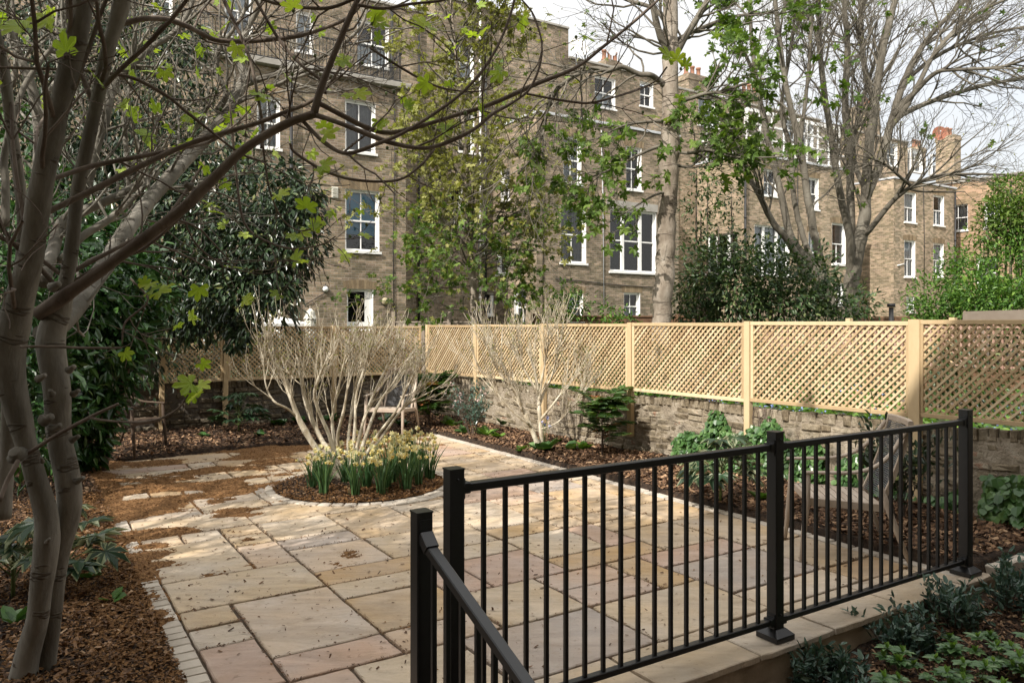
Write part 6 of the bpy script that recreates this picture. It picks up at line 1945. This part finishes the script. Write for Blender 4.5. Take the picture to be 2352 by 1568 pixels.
def rosette(base, n, L, mat_, label, seed=1, w=1.0, up=.8, name='leafy_plant', flower=None, group=None):
    random.seed(seed)
    root = thing(name, base, label, 'plant', group)
    lf = MB()
    t = RNG.uniform(0, 2 * math.pi, n)
    o = np.stack([np.cos(t), np.sin(t), 0 * t], 1)
    X = o + ZV * RNG.uniform(up * .4, up * 1.3, n)[:, None]
    X, Y, Z = frames(X, roll=.2)
    lf.scatter(LEAF_V, LEAF_F, base + o * .012, X, Y * w * 1.5, Z, L * RNG.uniform(.6, 1.1, n), RNG.random(n))
    lf.build('leaves', mat_, root)
    if flower:
        fl = MB(); st = MB(True)
        for i in range(5):
            e = base + np.array([random.uniform(-.08, .08), random.uniform(-.08, .08), L * random.uniform(1.1, 1.6)])
            st.tube([base, base * .5 + e * .5, e], [.003, .0025, .002], 4)
            X, Y, Z = frames(rand_dirs(8)); fl.scatter(ROUND_V, LEAF_F, np.repeat(e[None], 8, 0) + rand_dirs(8) * .018, X, Y, Z, .018, RNG.random(8))
        st.build('flower_stems', M['stemgreen'], root); fl.build('flowers', M[flower], root)


G_SM = 'young leafy plants dotted along the beds'
ROS = [(1115, 1008, 12, .22, 'fresh', 'pale foxglove rosette at the foot of the small dark shrub'), (1068, 1003, 10, .18, 'ivy', 'mid green rosette left of the small dark shrub foot'), (1033, 985, 12, .24, 'fresh', 'broad pale rosette right of the ferny corner shrub'),
       (1145, 1012, 10, .16, 'fresh', 'pale rosette right of the small dark shrub foot'), (1160, 985, 9, .2, 'ivy', 'upright leafy plant near the wall left of the smaller bare shrub'), (1250, 1045, 16, .28, 'ivy', 'broad leaved bluebell clump at the foot of the smaller bare shrub'),
       (1305, 1042, 8, .2, 'ivy', 'low green plant just right of the smaller bare shrub'), (1340, 1040, 7, .18, 'fresh', 'small plant between the smaller bare shrub and the ferny shrub'), (1195, 1045, 8, .13, 'fresh', 'tiny seedling at the paving edge left of the smaller bare shrub'),
       (640, 985, 12, .20, 'laurel', 'low green plant right of the dark fatsia'), (690, 978, 9, .18, 'laurel', 'low green plant left of the large bare shrub stems'), (760, 975, 12, .25, 'laurel', 'broad leaved plant seen between the large shrub stems'), (925, 985, 12, .2, 'laurel', 'low plant under the front of the far armchair'),
       (890, 975, 10, .2, 'laurel', 'low plant behind the far armchair legs'), (600, 1010, 8, .14, 'laurel', 'little plant in front of the dark fatsia'), (1750, 1160, 10, .16, 'fresh', 'young green plant right of the variegated fatsia'), (470, 1010, 8, .13, 'laurel', 'little dark plant left of the dark fatsia'),
       (205, 1345, 6, .12, 'ivy', 'small seedling on the bark right of the pale veined fatsia'), (30, 1450, 6, .12, 'ivy', 'small seedling at the lower left edge beside the fig trunk'), (255, 1395, 5, .09, 'fresh', 'tiny seedling in the husks left of the setts')]
for i, (x, y, n, L, m, lab) in enumerate(ROS):
    rosette(gpx(x, y) + ZV * .05, n, L, M[m], lab, 200 + i, 1.25, .9, group=G_SM, flower='blueflower' if i == 5 else None)

# pachysandra-like evergreen ground cover below the retaining wall, each plant its own
random.seed(61)
PACH = []
for i in range(260):
    a = random.uniform(1.7, 2.42); b = random.uniform(3.0, 5.6)
    p = G(a, b)
    if p[1] < 2.6: continue
    px = CX + F * p[0] / p[1]
    Zs = float(soil_z(np.array(a), np.array(b)))
    py = HY + F * (EYE - Zs) / p[1]
    if not (1900 < px < 2400 and 1400 < py < 1640) or any(np.linalg.norm(p - q[:3] * (1, 1, 0)) < .15 for q in PACH): continue
    if (px - 1900) / 450 * 200 + (py - 1400) < 150 or len(PACH) >= 24: continue
    if any(np.hypot(p[0] - (bx - CX) / F * bY, p[1] - bY) < .27 for bx, bY in ((2081, 4.38), (2212, 4.62), (2325, 4.87), (1915, 4.02))): continue
    PACH.append(np.array([p[0], p[1], Zs]))
pro = []
PACH.sort(key=lambda q: CX + F * q[0] / q[1])
for i, p in enumerate(PACH):
    lab = '%s low whorled evergreen from the left in the lower right bed' % (order[i] if i < 10 else ['eleventh', 'twelfth', 'thirteenth', 'fourteenth', 'fifteenth', 'sixteenth', 'seventeenth', 'eighteenth', 'nineteenth', 'twentieth', 'twenty first', 'twenty second', 'twenty third', 'twenty fourth', 'twenty fifth', 'twenty sixth', 'twenty seventh', 'twenty eighth', 'twenty ninth', 'thirtieth', 'thirty first', 'thirty second', 'thirty third', 'thirty fourth', 'thirty fifth', 'thirty sixth', 'thirty seventh', 'thirty eighth'][i - 10])
    if len(pro) < 4:
        root = thing('ground_cover_plant', p, lab, 'plant', 'low whorled evergreens in the lower right bed')
        lf = MB(); st = MB(True); sh = MB()
        for k in range(4):
            o = np.array([random.uniform(-.09, .09), random.uniform(-.09, .09), random.uniform(.05, .13)])
            st.tube([o * (.3, .3, 0) - ZV * .01, o], [.003, .0025], 4)
            n = 8
            t = np.arange(n) * 2 * math.pi / n + random.random()
            oo = np.stack([np.cos(t), np.sin(t), 0 * t], 1)
            X, Y, Z = frames(oo + ZV * .15, roll=.15)
            lf.scatter(LEAF_V, LEAF_F, np.repeat(o[None], n, 0), X, Y * 1.25, Z, RNG.uniform(.045, .075, n), RNG.random(n))
            if random.random() < .7:
                X, Y, Z = frames(oo[:5] * .4 + ZV)
                sh = MB(); sh.scatter(LEAF_V, LEAF_F, np.repeat(o[None], 5, 0), X, Y * 1.2, Z, RNG.uniform(.028, .048, 5), RNG.random(5) * .4 + .6)
                sh.build('new_shoot', M['fresh'], root, local=True)
        lf.build('leaves', M['groundleaf'], root, local=True); st.build('stems', M['stemgreen'], root, local=True)
        pro.append(root)
    else:
        c = copy_tree(pro[i % 4]); c.location = Vector(p); c.rotation_euler = (0, 0, random.uniform(0, 6.28)); c['label'] = lab
        s = random.uniform(.85, 1.2); c.scale = (s, s, s)

# ---------------------------------------------------------------- ivy and climbers on the right wall
def wall_ivy(name, label, u0, u1, n, top, size, seed, vmax=.16):
    root = thing(name, CORNER + DR * (u0 + u1) / 2 + NR * .02, label, 'ivy' if name == 'ivy' else 'climber')
    RN = np.random.default_rng(seed)
    u = RN.uniform(u0, u1, n * 3); z = RN.uniform(-.02, .8, n * 3)
    tt = np.array([top(x) for x in u]) * (.7 + .6 * vnoise(u * 4, u * 0 + seed, seed))
    k = np.where(z < tt)[0][:n]
    u, z, tt = u[k], z[k], tt[k]
    v = -.055 + RN.uniform(.0, 1, len(k)) * vmax * (1 - .55 * z / np.maximum(tt, .05))
    pos = CORNER + DR * u[:, None] + NR * v[:, None] + ZV * z[:, None]
    X = -ZV + rand_dirs(len(k)) * .7 + NR * .3
    X, Y, Z = frames(X, up=np.tile(NR + ZV * .4, (len(k), 1)), roll=.35)
    mb = MB(); mb.scatter(ROUND_V, LEAF_F, pos, X, Y, Z, size * RN.uniform(.55, 1.2, len(k)), RN.random(len(k)))
    mb.build('leaves', M['ivy'], root)
    mb = MB(True)
    random.seed(seed)
    for i in range(14):
        u = random.uniform(u0 + .05, u1 - .05); h = top(u)
        mb.tube([CORNER + DR * (u + .05 * math.sin(j * 1.7 + i)) + NR * -.045 + ZV * h * j / 5 for j in range(6)], [.006, .005, .004, .004, .003, .002], 4)
    mb.build('stems', M['twig'], root)


wall_ivy('ivy', 'dense heart leaved ivy on the pale wall behind the variegated fatsia', 6.15, 8.1, 4200, lambda u: (.24 + .34 * min(1, max(0, (u - 6.1) / .6))), .062, 3, .20)
wall_ivy('ivy', 'dark ivy on the shaded wall right of the armchair', 8.25, 9.40, 900, lambda u: .34 + .16 * math.sin(u * 4), .07, 5, .10)
wall_ivy('climbing_plant', 'round leaved climbing plant on the wall at the right edge beyond the end post', 9.62, 10.25, 760, lambda u: .46, .085, 7, .26)
wall_ivy('climbing_plant', 'thin strand of small leaves climbing beside the trellis post above the ivy', 7.20, 7.50, 130, lambda u: .80, .06, 9, .07)

# ---------------------------------------------------------------- neighbour's green beyond the right wall
mb = MB()
n = 9000
t = RNG.uniform(0, 1, n); a = RNG.uniform(1.5, 12.9, n)
b = right_b(a) + .25 + t ** 1.3 * 4.6
z = 0.36 + 0.16 * fbm(a * 0.9, b * 0.9, 5) + np.clip((b - 6.6) * 0.03, 0, .15)
pos = AV * a[:, None] + BV * b[:, None] + ZV * (z + RNG.uniform(0, .26, n) * vnoise(a * 1.5, b * 1.5, 9))[:, None]
X, Y, Z = frames(rand_dirs(n) * (1, 1, .5) + ZV * .3, roll=.4)
mb.scatter(LEAF_V, LEAF_F, pos, X, Y * 1.5, Z, RNG.uniform(.05, .14, n), RNG.random(n))
k = np.where((vnoise(a * 1.1, b * 1.1, 19) > .45))[0][:2600]
X, Y, Z = frames(rand_dirs(len(k)))
mb.scatter(ROUND_V, LEAF_F, pos[k] + ZV * RNG.uniform(.03, .12, len(k))[:, None], X, Y, Z, .024, RNG.random(len(k)), 1)
tag(mb.build('ground_cover', [M['fresh'], M['blueflower']], origin=G(7, 9, .4)), 'forget me nots and green ground cover over the wall beyond the right trellis', 'ground cover', kind='stuff')


def far_bush(label, clumps, n, size, mat_, name='bush', cat='bush', tv=LEAF_V, tf=LEAF_F, droop=.2, seed=0, flowers=None):
    c0 = P(*clumps[0][:3])
    root = thing(name, c0 * (1, 1, 0) + ZV * .35, label, cat)
    mb = MB(); st = MB(True)
    tot = sum(c[3] ** 2 for c in clumps)
    b0 = c0 * (1, 1, 0) + ZV * .3
    for i, (x, y, Y, r) in enumerate(clumps):
        c = P(x, y, Y)
        clump(mb, c, r, int(n * r * r / tot) + 10, size, tv, tf, droop, inner=.3, seed=seed + i, tintp=1.3)
        bb = c * (1, 1, 0) + ZV * .3
        st.tube(catmull([bb * .6 + b0 * .4, bb * .4 + c * .6, c], 4), np.linspace(.04, .012, 9), 5)
    st.build('stems', M['twig'], root); mb.build('foliage', mat_, root)
    return root


far_bush('broad dark green bush between the tall trunk and the many stemmed tree', [(1650, 640, 16.5, .95), (1600, 690, 16.5, .6), (1740, 630, 16.5, .9), (1830, 660, 16.5, .85), (1920, 690, 16.7, .6), (1980, 705, 16.9, .4), (1700, 700, 16.3, .8), (1800, 710, 16.3, .7), (1880, 630, 17, .5), (1640, 590, 16.8, .45), (1720, 585, 16.8, .4), (1560, 720, 16.4, .4), (1790, 600, 17, .4), (1900, 720, 16.3, .5), (1690, 660, 16.2, .7), (1770, 670, 16.2, .7), (1850, 690, 16.2, .6), (1620, 650, 16.4, .6)], 8600, .125, M['bush'], seed=3)
far_bush('slim dark evergreen climbing beside the tall trunk', [(1625, 420, 17.5, .42), (1610, 480, 17.5, .5), (1650, 520, 17.5, .5), (1680, 450, 17.8, .35), (1610, 560, 17.4, .5), (1600, 390, 17.5, .25)], 800, .11, M['bush'], name='evergreen_shrub', cat='shrub', seed=23)
far_bush('fresh green bush at the far right below the orange building', [(2150, 690, 18, .6), (2220, 650, 18, .75), (2310, 640, 17.5, .9), (2270, 700, 17, .7), (2340, 710, 16.5, .7), (2120, 715, 18, .4), (2190, 715, 17.5, .5), (2200, 600, 18.5, .35), (2330, 560, 18, .5), (2240, 690, 17, .6), (2300, 690, 17, .6)], 9500, .11, M['fresh'], seed=33)
far_bush('leafy green tree at the right edge before the orange building', [(2290, 500, 18, .5), (2340, 460, 18, .6), (2345, 540, 18, .55), (2260, 540, 18, .35), (2310, 430, 18.2, .35), (2390, 500, 18, .8), (2270, 470, 18, .25), (2320, 500, 17.8, .5), (2350, 500, 17.8, .5)], 4200, .115, M['maple'], name='leafy_tree', cat='tree', seed=43)
far_bush('scrambling climber on the brown fence left of the tall trunk', [(1290, 715, 18, .35), (1330, 700, 18, .35), (1390, 720, 18, .35), (1270, 735, 17.8, .3), (1440, 735, 17.8, .25), (1305, 670, 18.2, .25)], 800, .12, M['fresh'], name='climbing_plant', cat='climber', seed=53)
far_bush('low mixed greenery behind the trellis below the dark bush', [(1500, 850, 13, .5), (1400, 840, 13.5, .45), (1600, 860, 12.5, .5), (1750, 850, 12, .4), (1330, 850, 13.6, .4), (1850, 830, 12.5, .4), (2000, 850, 11.5, .4), (1450, 880, 12.6, .5), (1560, 880, 12.2, .5), (1680, 860, 12.8, .5), (1780, 890, 11, .4), (1260, 860, 14, .5), (1180, 850, 14.6, .5), (1900, 880, 10.4, .35), (2250, 860, 9.6, .4), (2150, 850, 10.2, .4)], 7500, .11, M['bush'], seed=63)
far_bush('brown twiggy bush behind the trellis left of the stout post', [(1640, 880, 11.2, .38), (1700, 890, 11, .34), (1580, 870, 11.6, .3)], 900, .06, M['twig'], seed=73)

far_bush('dark hedge added right behind the far trellis to darken its gaps', [(420, 830, 14.2, .55), (330, 830, 13.8, .6), (520, 830, 15, .6), (620, 830, 15.5, .6), (720, 830, 16, .6), (820, 830, 16.5, .55), (920, 830, 17, .55), (470, 800, 14.8, .5), (570, 800, 15.4, .5), (670, 800, 16, .5)], 7000, .10, M['evergreen'], name='hedge', cat='hedge', seed=83)  # hedge added to keep the gaps of the far trellis dark

# ---------------------------------------------------------------- tall pale trunk (maple) beyond the trellis
random.seed(91)
mp = thing('maple_tree', P(1520, 735, 14.5) * (1, 1, 0) + ZV * .3, 'tall maple with a straight pale trunk standing just beyond the trellis', 'tree')
tr = MB(True)
T, Tr = limb(tr, [(1518, 960, 14.5, 52), (1518, 860, 14.5, 48), (1520, 742, 14.5, 45), (1526, 620, 14.5, 46), (1530, 520, 14.5, 45), (1535, 420, 14.5, 44), (1539, 330, 14.5, 44), (1541, 230, 14.5, 42), (1540, 150, 14.5, 38), (1540, 60, 14.5, 36), (1540, -40, 14.5, 34), (1542, -200, 14.5, 28)], 18, 8, .07)
tr.build('trunk', M['plane'], mp)
br = MB(True); lt = []; dt = []
cm = dict(gnarl=.17, trop=.12, ang=.7, n=4, ratio=.6, taper=.5, rmin=.004, seg=5)
cd = dict(gnarl=.20, trop=-.35, ang=.6, n=4, ratio=.62, taper=.5, rmin=.004, seg=6)
up = dict(gnarl=.14, trop=.35, ang=.55, n=4, ratio=.62, taper=.5, rmin=.004, seg=5)
for s, c, n, L, lv, tps in [
    ([(1538, 205, 14.5, 18), (1512, 184, 14.4, 14), (1492, 172, 14.2, 13), (1466, 170, 14.3, 13), (1430, 154, 14.2, 12), (1395, 163, 14.1, 12), (1362, 158, 14.2, 11), (1320, 175, 14, 10), (1285, 200, 14, 10), (1262, 235, 14, 9), (1250, 290, 14, 7), (1230, 350, 14, 6), (1190, 400, 14, 5)], cd, 22, 1.4, 2, dt),
    ([(1545, 130, 14.5, 18), (1530, 110, 14.4, 17), (1512, 70, 14.3, 16), (1500, 20, 14.2, 14), (1480, -60, 14.1, 12)], up, 8, 1.3, 2, dt),
    ([(1548, 130, 14.5, 20), (1565, 100, 14.5, 17), (1590, 60, 14.5, 15), (1612, 25, 14.5, 14), (1640, -30, 14.5, 12)], up, 8, 1.3, 2, dt),
    ([(1545, 232, 14.5, 12), (1580, 228, 14.3, 10), (1620, 215, 14.1, 9), (1660, 210, 13.9, 8), (1720, 190, 13.7, 6), (1790, 175, 13.5, 4)], cm, 10, 1.0, 2, lt),
    ([(1545, 345, 14.5, 9), (1580, 352, 14.3, 8), (1630, 345, 14.1, 7), (1680, 360, 13.9, 5), (1740, 362, 13.7, 4), (1800, 360, 13.6, 3)], cm, 8, .8, 2, lt),
    ([(1535, 330, 14.5, 9), (1490, 345, 14.3, 8), (1440, 370, 14.1, 6), (1390, 395, 14, 5), (1345, 410, 14, 4), (1300, 425, 14, 3)], cm, 10, .9, 2, lt),
    ([(1535, 280, 14.5, 8), (1490, 280, 14.3, 7), (1430, 290, 14.1, 5), (1370, 320, 14, 4)], cm, 7, .8, 2, lt),
    ([(1535, 440, 14.5, 7), (1500, 450, 14.2, 6), (1450, 480, 13.9, 4), (1400, 510, 13.8, 3)], cm, 5, .6, 1, lt),
    ([(1548, 380, 14.5, 8), (1590, 380, 14.6, 6), (1640, 330, 14.7, 5), (1700, 300, 14.8, 4), (1760, 270, 14.9, 3)], cm, 7, .9, 2, lt),
    ([(1540, 60, 14.5, 12), (1500, 20, 14.8, 10), (1440, 0, 15, 9), (1380, -30, 15.2, 8)], up, 8, 1.3, 2, dt),
    ([(1540, 100, 14.5, 12), (1600, 70, 14.8, 10), (1680, 40, 15, 8), (1760, 30, 15.2, 6)], up, 8, 1.2, 2, lt),
]:
    pts, rd = limb(br, s, 8, 5, .06)
    sprout(br, pts, rd, n, L, lv, c, tps, .15, .022)
br.build('branches', M['greybark'], mp)
lf = MB()
random.shuffle(lt); leaves_at(lf, [t for t in lt if t[0][2] > 3.0][:int(len(lt) * .60)], 2, .145, MAPLE_V, MAPLE_F, .14, .35)
leaves_at(lf, dt[::4], 1, .07, MAPLE_V, MAPLE_F, .06, .4)
lf.build('leaves', M['maple'], mp)
lf = MB(); leaves_at(lf, dt[::2], 2, .05, LEAF_V, LEAF_F, .06, .5); lf.build('buds', M['bud'], mp)

# ---------------------------------------------------------------- many stemmed trees at the right
def fan_tree(base, label, limbs, nsp, L, seed, leafn, budn):
    random.seed(seed)
    root = thing('bare_tree', base, label, 'tree')
    tr = MB(True); br = MB(True); tp = []
    c = dict(gnarl=.13, trop=.22, ang=.55, n=5, ratio=.62, taper=.45, rmin=.0045, seg=5)
    for s in limbs:
        pts, rd = limb(tr, s, 9, 6, .06)
        sprout(br, pts, rd, nsp, L, 2, c, tp, .35, .03)
    tr.build('trunk', M['greybark'], root); br.build('branches', M['greybark'], root)
    lf = MB(); random.shuffle(tp)
    leaves_at(lf, tp[:leafn], 3, .13, MAPLE_V, MAPLE_F, .15, .35)
    leaves_at(lf, tp[leafn:leafn + budn], 2, .06, LEAF_V, LEAF_F, .06, .3, mi=1)
    lf.build('young_leaves', [M['maple'], M['bud']], root)


Yb = 21.0
def Lb(pts): return [(x, y, Yb + dy, w * 1.22) for x, y, dy, w in pts]


fan_tree(P(1953, 735, Yb) * (1, 1, 0) + ZV * .4, 'large bare many stemmed tree fanning out against the sky at the right', [Lb(s) for s in [
    [(1952, 760, 0, 36), (1953, 667, 0, 32), (1963, 600, 0, 31), (1980, 524, 0, 27), (1989, 452, 0, 22), (1996, 333, 0, 20), (2013, 214, 0, 18), (2027, 119, 0, 15), (2056, 0, 0, 13), (2080, -110, 0, 9)],
    [(1992, 450, 0, 18), (2018, 381, .3, 19), (2046, 286, .5, 17), (2075, 190, .6, 14), (2127, 95, .7, 11), (2218, 0, .8, 9), (2290, -60, .9, 7)],
    [(1954, 640, 0, 18), (1951, 547, -.3, 16), (1927, 428, -.6, 15), (1904, 286, -.8, 13), (1885, 143, -1, 11), (1880, 0, -1, 9), (1870, -120, -1, 6)],
    [(1960, 600, 0, 18), (1956, 524, .2, 17), (1951, 381, .3, 16), (1942, 238, .4, 14), (1946, 95, .5, 12), (1939, 0, .5, 10), (1945, -120, .5, 7)],
    [(2030, 330, .4, 13), (2056, 276, .6, 13), (2127, 238, 1, 11), (2246, 200, 1.5, 9), (2352, 178, 2, 7), (2450, 150, 2, 5)],
    [(2050, 270, .5, 12), (2104, 210, 0, 11), (2151, 167, -.4, 10), (2208, 160, -.8, 8), (2294, 155, -1.2, 7), (2380, 130, -1.5, 5)],
    [(1983, 540, 0, 12), (1996, 530, -.2, 12), (2046, 467, -.6, 11), (2094, 428, -1, 9), (2151, 405, -1.2, 8), (2220, 400, -1.4, 6), (2352, 402, -1.6, 4)],
    [(2000, 330, 0, 13), (2008, 250, .5, 13), (1985, 150, .7, 11), (1978, 60, .8, 10), (1975, -40, .8, 8)],
    [(2040, 300, .5, 12), (2085, 240, .2, 11), (2150, 120, 0, 10), (2230, 40, 0, 8), (2330, -10, 0, 6)],
    [(2075, 190, .6, 10), (2150, 130, 1.2, 9), (2250, 85, 1.6, 7), (2360, 60, 2, 5)],
    [(1990, 440, 0, 12), (1960, 360, .8, 10), (1975, 250, 1, 9), (2010, 140, 1.2, 8), (2040, 40, 1.3, 6)],
    [(2094, 428, -1, 7), (2060, 400, -1.4, 6), (2030, 375, -1.6, 5), (1990, 360, -1.8, 4)]]], 15, 1.7, 17, 60, 700)
Yb = 19.0
fan_tree(P(1885, 735, Yb) * (1, 1, 0) + ZV * .4, 'leaning bare tree whose stems splay left beside the large one', [Lb(s) for s in [
    [(1915, 720, 0, 22), (1899, 662, 0, 21), (1880, 580, 0, 18), (1860, 480, 0, 16), (1837, 333, 0, 14), (1804, 190, 0, 11), (1780, 0, 0, 9), (1770, -100, 0, 6)],
    [(1890, 690, 0, 22), (1870, 619, 0, 20), (1818, 547, .2, 16), (1785, 405, .3, 13), (1756, 286, .4, 11), (1732, 143, .5, 9), (1720, 0, .5, 7)],
    [(1860, 650, 0, 20), (1815, 560, -.3, 15), (1775, 510, -.5, 13), (1745, 450, -.6, 11), (1715, 395, -.7, 9), (1690, 330, -.8, 7), (1640, 250, -.8, 5)],
    [(1895, 670, 0, 14), (1850, 560, .5, 12), (1823, 450, .6, 11), (1815, 340, .7, 10), (1795, 250, .8, 8), (1815, 120, .9, 7), (1830, 0, .9, 5)],
    [(1837, 333, 0, 9), (1850, 230, 0, 8), (1862, 100, 0, 7), (1858, -20, 0, 5)]]], 12, 1.3, 19, 130, 300)

# a bare tree standing just left of the picture: its twigs dapple the paving
random.seed(66)
base = np.array([-5.6, 2.3, 0.0])
root = thing('bare_tree', base, 'bare branched tree in the left bed beyond the fig, dappling the paving', 'tree')
tr = MB(True); br = MB(True); tp = []
c_ = dict(gnarl=.15, trop=.2, ang=.65, n=4, ratio=.64, taper=.5, rmin=.005, seg=5)
tr.tube(catmull([base - ZV * .1, base + np.array([.1, .1, 1.4]), base + np.array([.2, .2, 2.8])], 6), np.linspace(.13, .09, 13), 10)
for i in range(9):
    t = i * .7 + random.uniform(-.2, .2)
    p0 = base + np.array([.2, .2, 2.3 + .06 * i]); d0 = unit(np.array([math.cos(t) * .8 + .25, math.sin(t) * .6 + .15, 1.0]))
    pts = catmull([p0, p0 + d0 * 1.0, p0 + d0 * 2.0 + np.array([.2, .1, -.1]), p0 + d0 * 3.0 + np.array([.4, .2, -.3])], 5)
    rd = np.linspace(.05, .012, len(pts))
    tr.tube(pts, rd, 7)
    sprout(br, pts, rd, 12, 1.1, 2, c_, tp, .2, .02)
tr.build('trunk', M['greybark'], root); br.build('branches', M['greybark'], root)
lf = MB(); leaves_at(lf, tp[::2], 1, .07, LEAF_V, LEAF_F, .06, .3); lf.build('young_leaves', M['bud'], root)

# ---------------------------------------------------------------- slim budding tree in the recess
random.seed(55)
bt = thing('budding_tree', P(1087, 735, 17.5) * (1, 1, 0) + ZV * .3, 'slim tree just breaking into yellow green bud before the dark recess', 'tree')
tr = MB(True)
T, Tr = limb(tr, [(1092, 900, 17.5, 20), (1090, 740, 17.5, 18), (1086, 640, 17.5, 17), (1083, 540, 17.5, 15), (1078, 450, 17.5, 13), (1068, 340, 17.5, 11), (1058, 220, 17.5, 9), (1045, 100, 17.5, 7), (1032, -30, 17.5, 5)], 9, 6, .06)
tr.build('trunk', M['plane'], bt)
br = MB(True); tp = []; lo = []
cb = dict(gnarl=.14, trop=.25, ang=.6, n=4, ratio=.62, taper=.5, rmin=.004, seg=5)
for j in range(78):
    i = int(random.uniform(.26, .97) * (len(T) - 1))
    t = random.uniform(0, 2 * math.pi)
    d = unit(np.array([math.cos(t) * 1.1, math.sin(t) * .9, random.uniform(.35, 1.0)]))
    grow(br, T[i], d, random.uniform(1.1, 2.1) * (1.15 - .4 * i / len(T)), .02, 2, cb, tp)
cl = dict(gnarl=.16, trop=-.05, ang=.65, n=4, ratio=.6, taper=.5, rmin=.004, seg=4)
for j in range(26):
    i = int(random.uniform(.14, .46) * (len(T) - 1))
    t = random.uniform(0, 2 * math.pi)
    d = unit(np.array([math.cos(t) * 1.2, math.sin(t) * .8, random.uniform(-.1, .5)]))
    grow(br, T[i], d, random.uniform(.9, 2.1), .015, 2, cl, lo)
br.build('branches', M['greybark'], bt)
lf = MB()
leaves_at(lf, tp, 4, .10, MAPLE_V, MAPLE_F, .13, .5)
leaves_at(lf, [t for t in lo if t[0][2] < 4.6], 3, .105, MAPLE_V, MAPLE_F, .2, .6, mi=1)
leaves_at(lf, lo, 1, .085, MAPLE_V, MAPLE_F, .15, .5)
lf.build('young_leaves', [M['bud'], M['maple']], bt)

# ============================================================ GARDEN ARMCHAIRS
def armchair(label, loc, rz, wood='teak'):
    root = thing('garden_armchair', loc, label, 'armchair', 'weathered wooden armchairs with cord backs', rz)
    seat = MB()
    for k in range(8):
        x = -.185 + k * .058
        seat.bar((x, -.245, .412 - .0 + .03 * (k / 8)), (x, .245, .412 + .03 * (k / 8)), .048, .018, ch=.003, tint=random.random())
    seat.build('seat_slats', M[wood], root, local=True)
    fr = MB()
    for s in (-1, 1):
        fr.bar((-.23, s * .262, .395), (.27, s * .262, .425), .03, .055, ch=.004, tint=.5)
    fr.bar((.265, -.2465, .42), (.265, .2465, .42), .028, .055, ch=.004, tint=.6); fr.bar((-.215, -.2465, .393), (-.215, .2465, .393), .028, .05, ch=.004, tint=.4)
    fr.build('seat_frame', M[wood], root, local=True)
    for s in (-1, 1):
        m = MB(True); m.tube([(.335, s * .30, 0), (.315, s * .297, .22), (.295, s * .293, .42), (.285, s * .29, .622)], [.014, .020, .023, .019], 10, .5)
        m.build('leg', M[wood], root, local=True)
        m = MB(True); m.tube([(-.40, s * .285, 0), (-.315, s * .282, .22), (-.245, s * .279, .42), (-.20, s * .278, .56)], [.014, .020, .023, .018], 10, .4)
        m.build('leg', M[wood], root, local=True)
    for s in (-1, 1):
        m = MB(True)
        pts = catmull([(.325, s * .285, .636), (.15, s * .30, .640), (-.02, s * .305, .648), (-.16, s * .295, .69), (-.27, s * .272, .775), (-.345, s * .25, .88), (-.395, s * .238, .955)], 5)
        n = len(pts); V = []
        for i, p in enumerate(pts):
            q = i / (n - 1); t = unit(pts[min(i + 1, n - 1)] - pts[max(i - 1, 0)])
            sd = np.array([0, 1.0, 0]); nn = np.cross(t, sd)
            w, h = .027 - .009 * q, .012 + .006 * q
            V += [p + sd * w * math.cos(a) + nn * h * math.sin(a) for a in np.arange(8) * math.pi / 4]
        m.add(V, [[i * 8 + k, i * 8 + (k + 1) % 8, (i + 1) * 8 + (k + 1) % 8, (i + 1) * 8 + k] for i in range(n - 1) for k in range(8)] , .7)
        m.add(V[:8], [list(range(8))], .7)
        m.build('armrest', M[wood], root, local=True)
    bf = MB()
    def bk(z, y): q = (z - .40) / .58; return np.array([-.215 - .20 * q - .02 * math.sin(q * 3.1), y, z])
    for s in (-1, 1):
        for k in range(6):
            z0, z1 = .40 + .58 * k / 6, .40 + .58 * (k + 1) / 6
            bf.bar(bk(z0, s * .222), bk(z1 + .001, s * .222), .026, .030, up=(1, 0, .3), tint=.5)
    for k in range(6):
        y0, y1 = -.235 + .47 * k / 6, -.235 + .47 * (k + 1) / 6
        bow = lambda y: .03 * ((y / .235) ** 2) - .03
        p, q = bk(.985, y0), bk(.985, y1)
        p[0] += bow(y0); q[0] += bow(y1)
        bf.bar(p, q, .034, .045, ch=.004, tint=.6)
    bf.build('back_frame', M[wood], root, local=True)
    co = MB(True)
    z = .44
    while z < .955:
        pts = [bk(z, y) + np.array([.004 - .022 * (1 - (y / .21) ** 2), 0, 0]) for y in (-.212, -.1, 0, .1, .212)]
        co.tube(pts, .0046, 5, random.random(), cap=False); z += .0135
    co.build('cord_back', M['cord'], root, local=True)
    return root


armchair('grey wooden armchair facing left behind the railing in the shade', (2.44, 5.72, .004), math.atan2(.16, -.98))
armchair('grey wooden armchair facing the camera behind the large bare shrub', (-1.80, 11.55, .004), math.atan2(-.97, -.25))
armchair('wooden armchair coloured dark for deep shade at the far left by the glossy bush', (-4.95, 9.92, .02), math.atan2(-.22, .97), 'shadedteak')
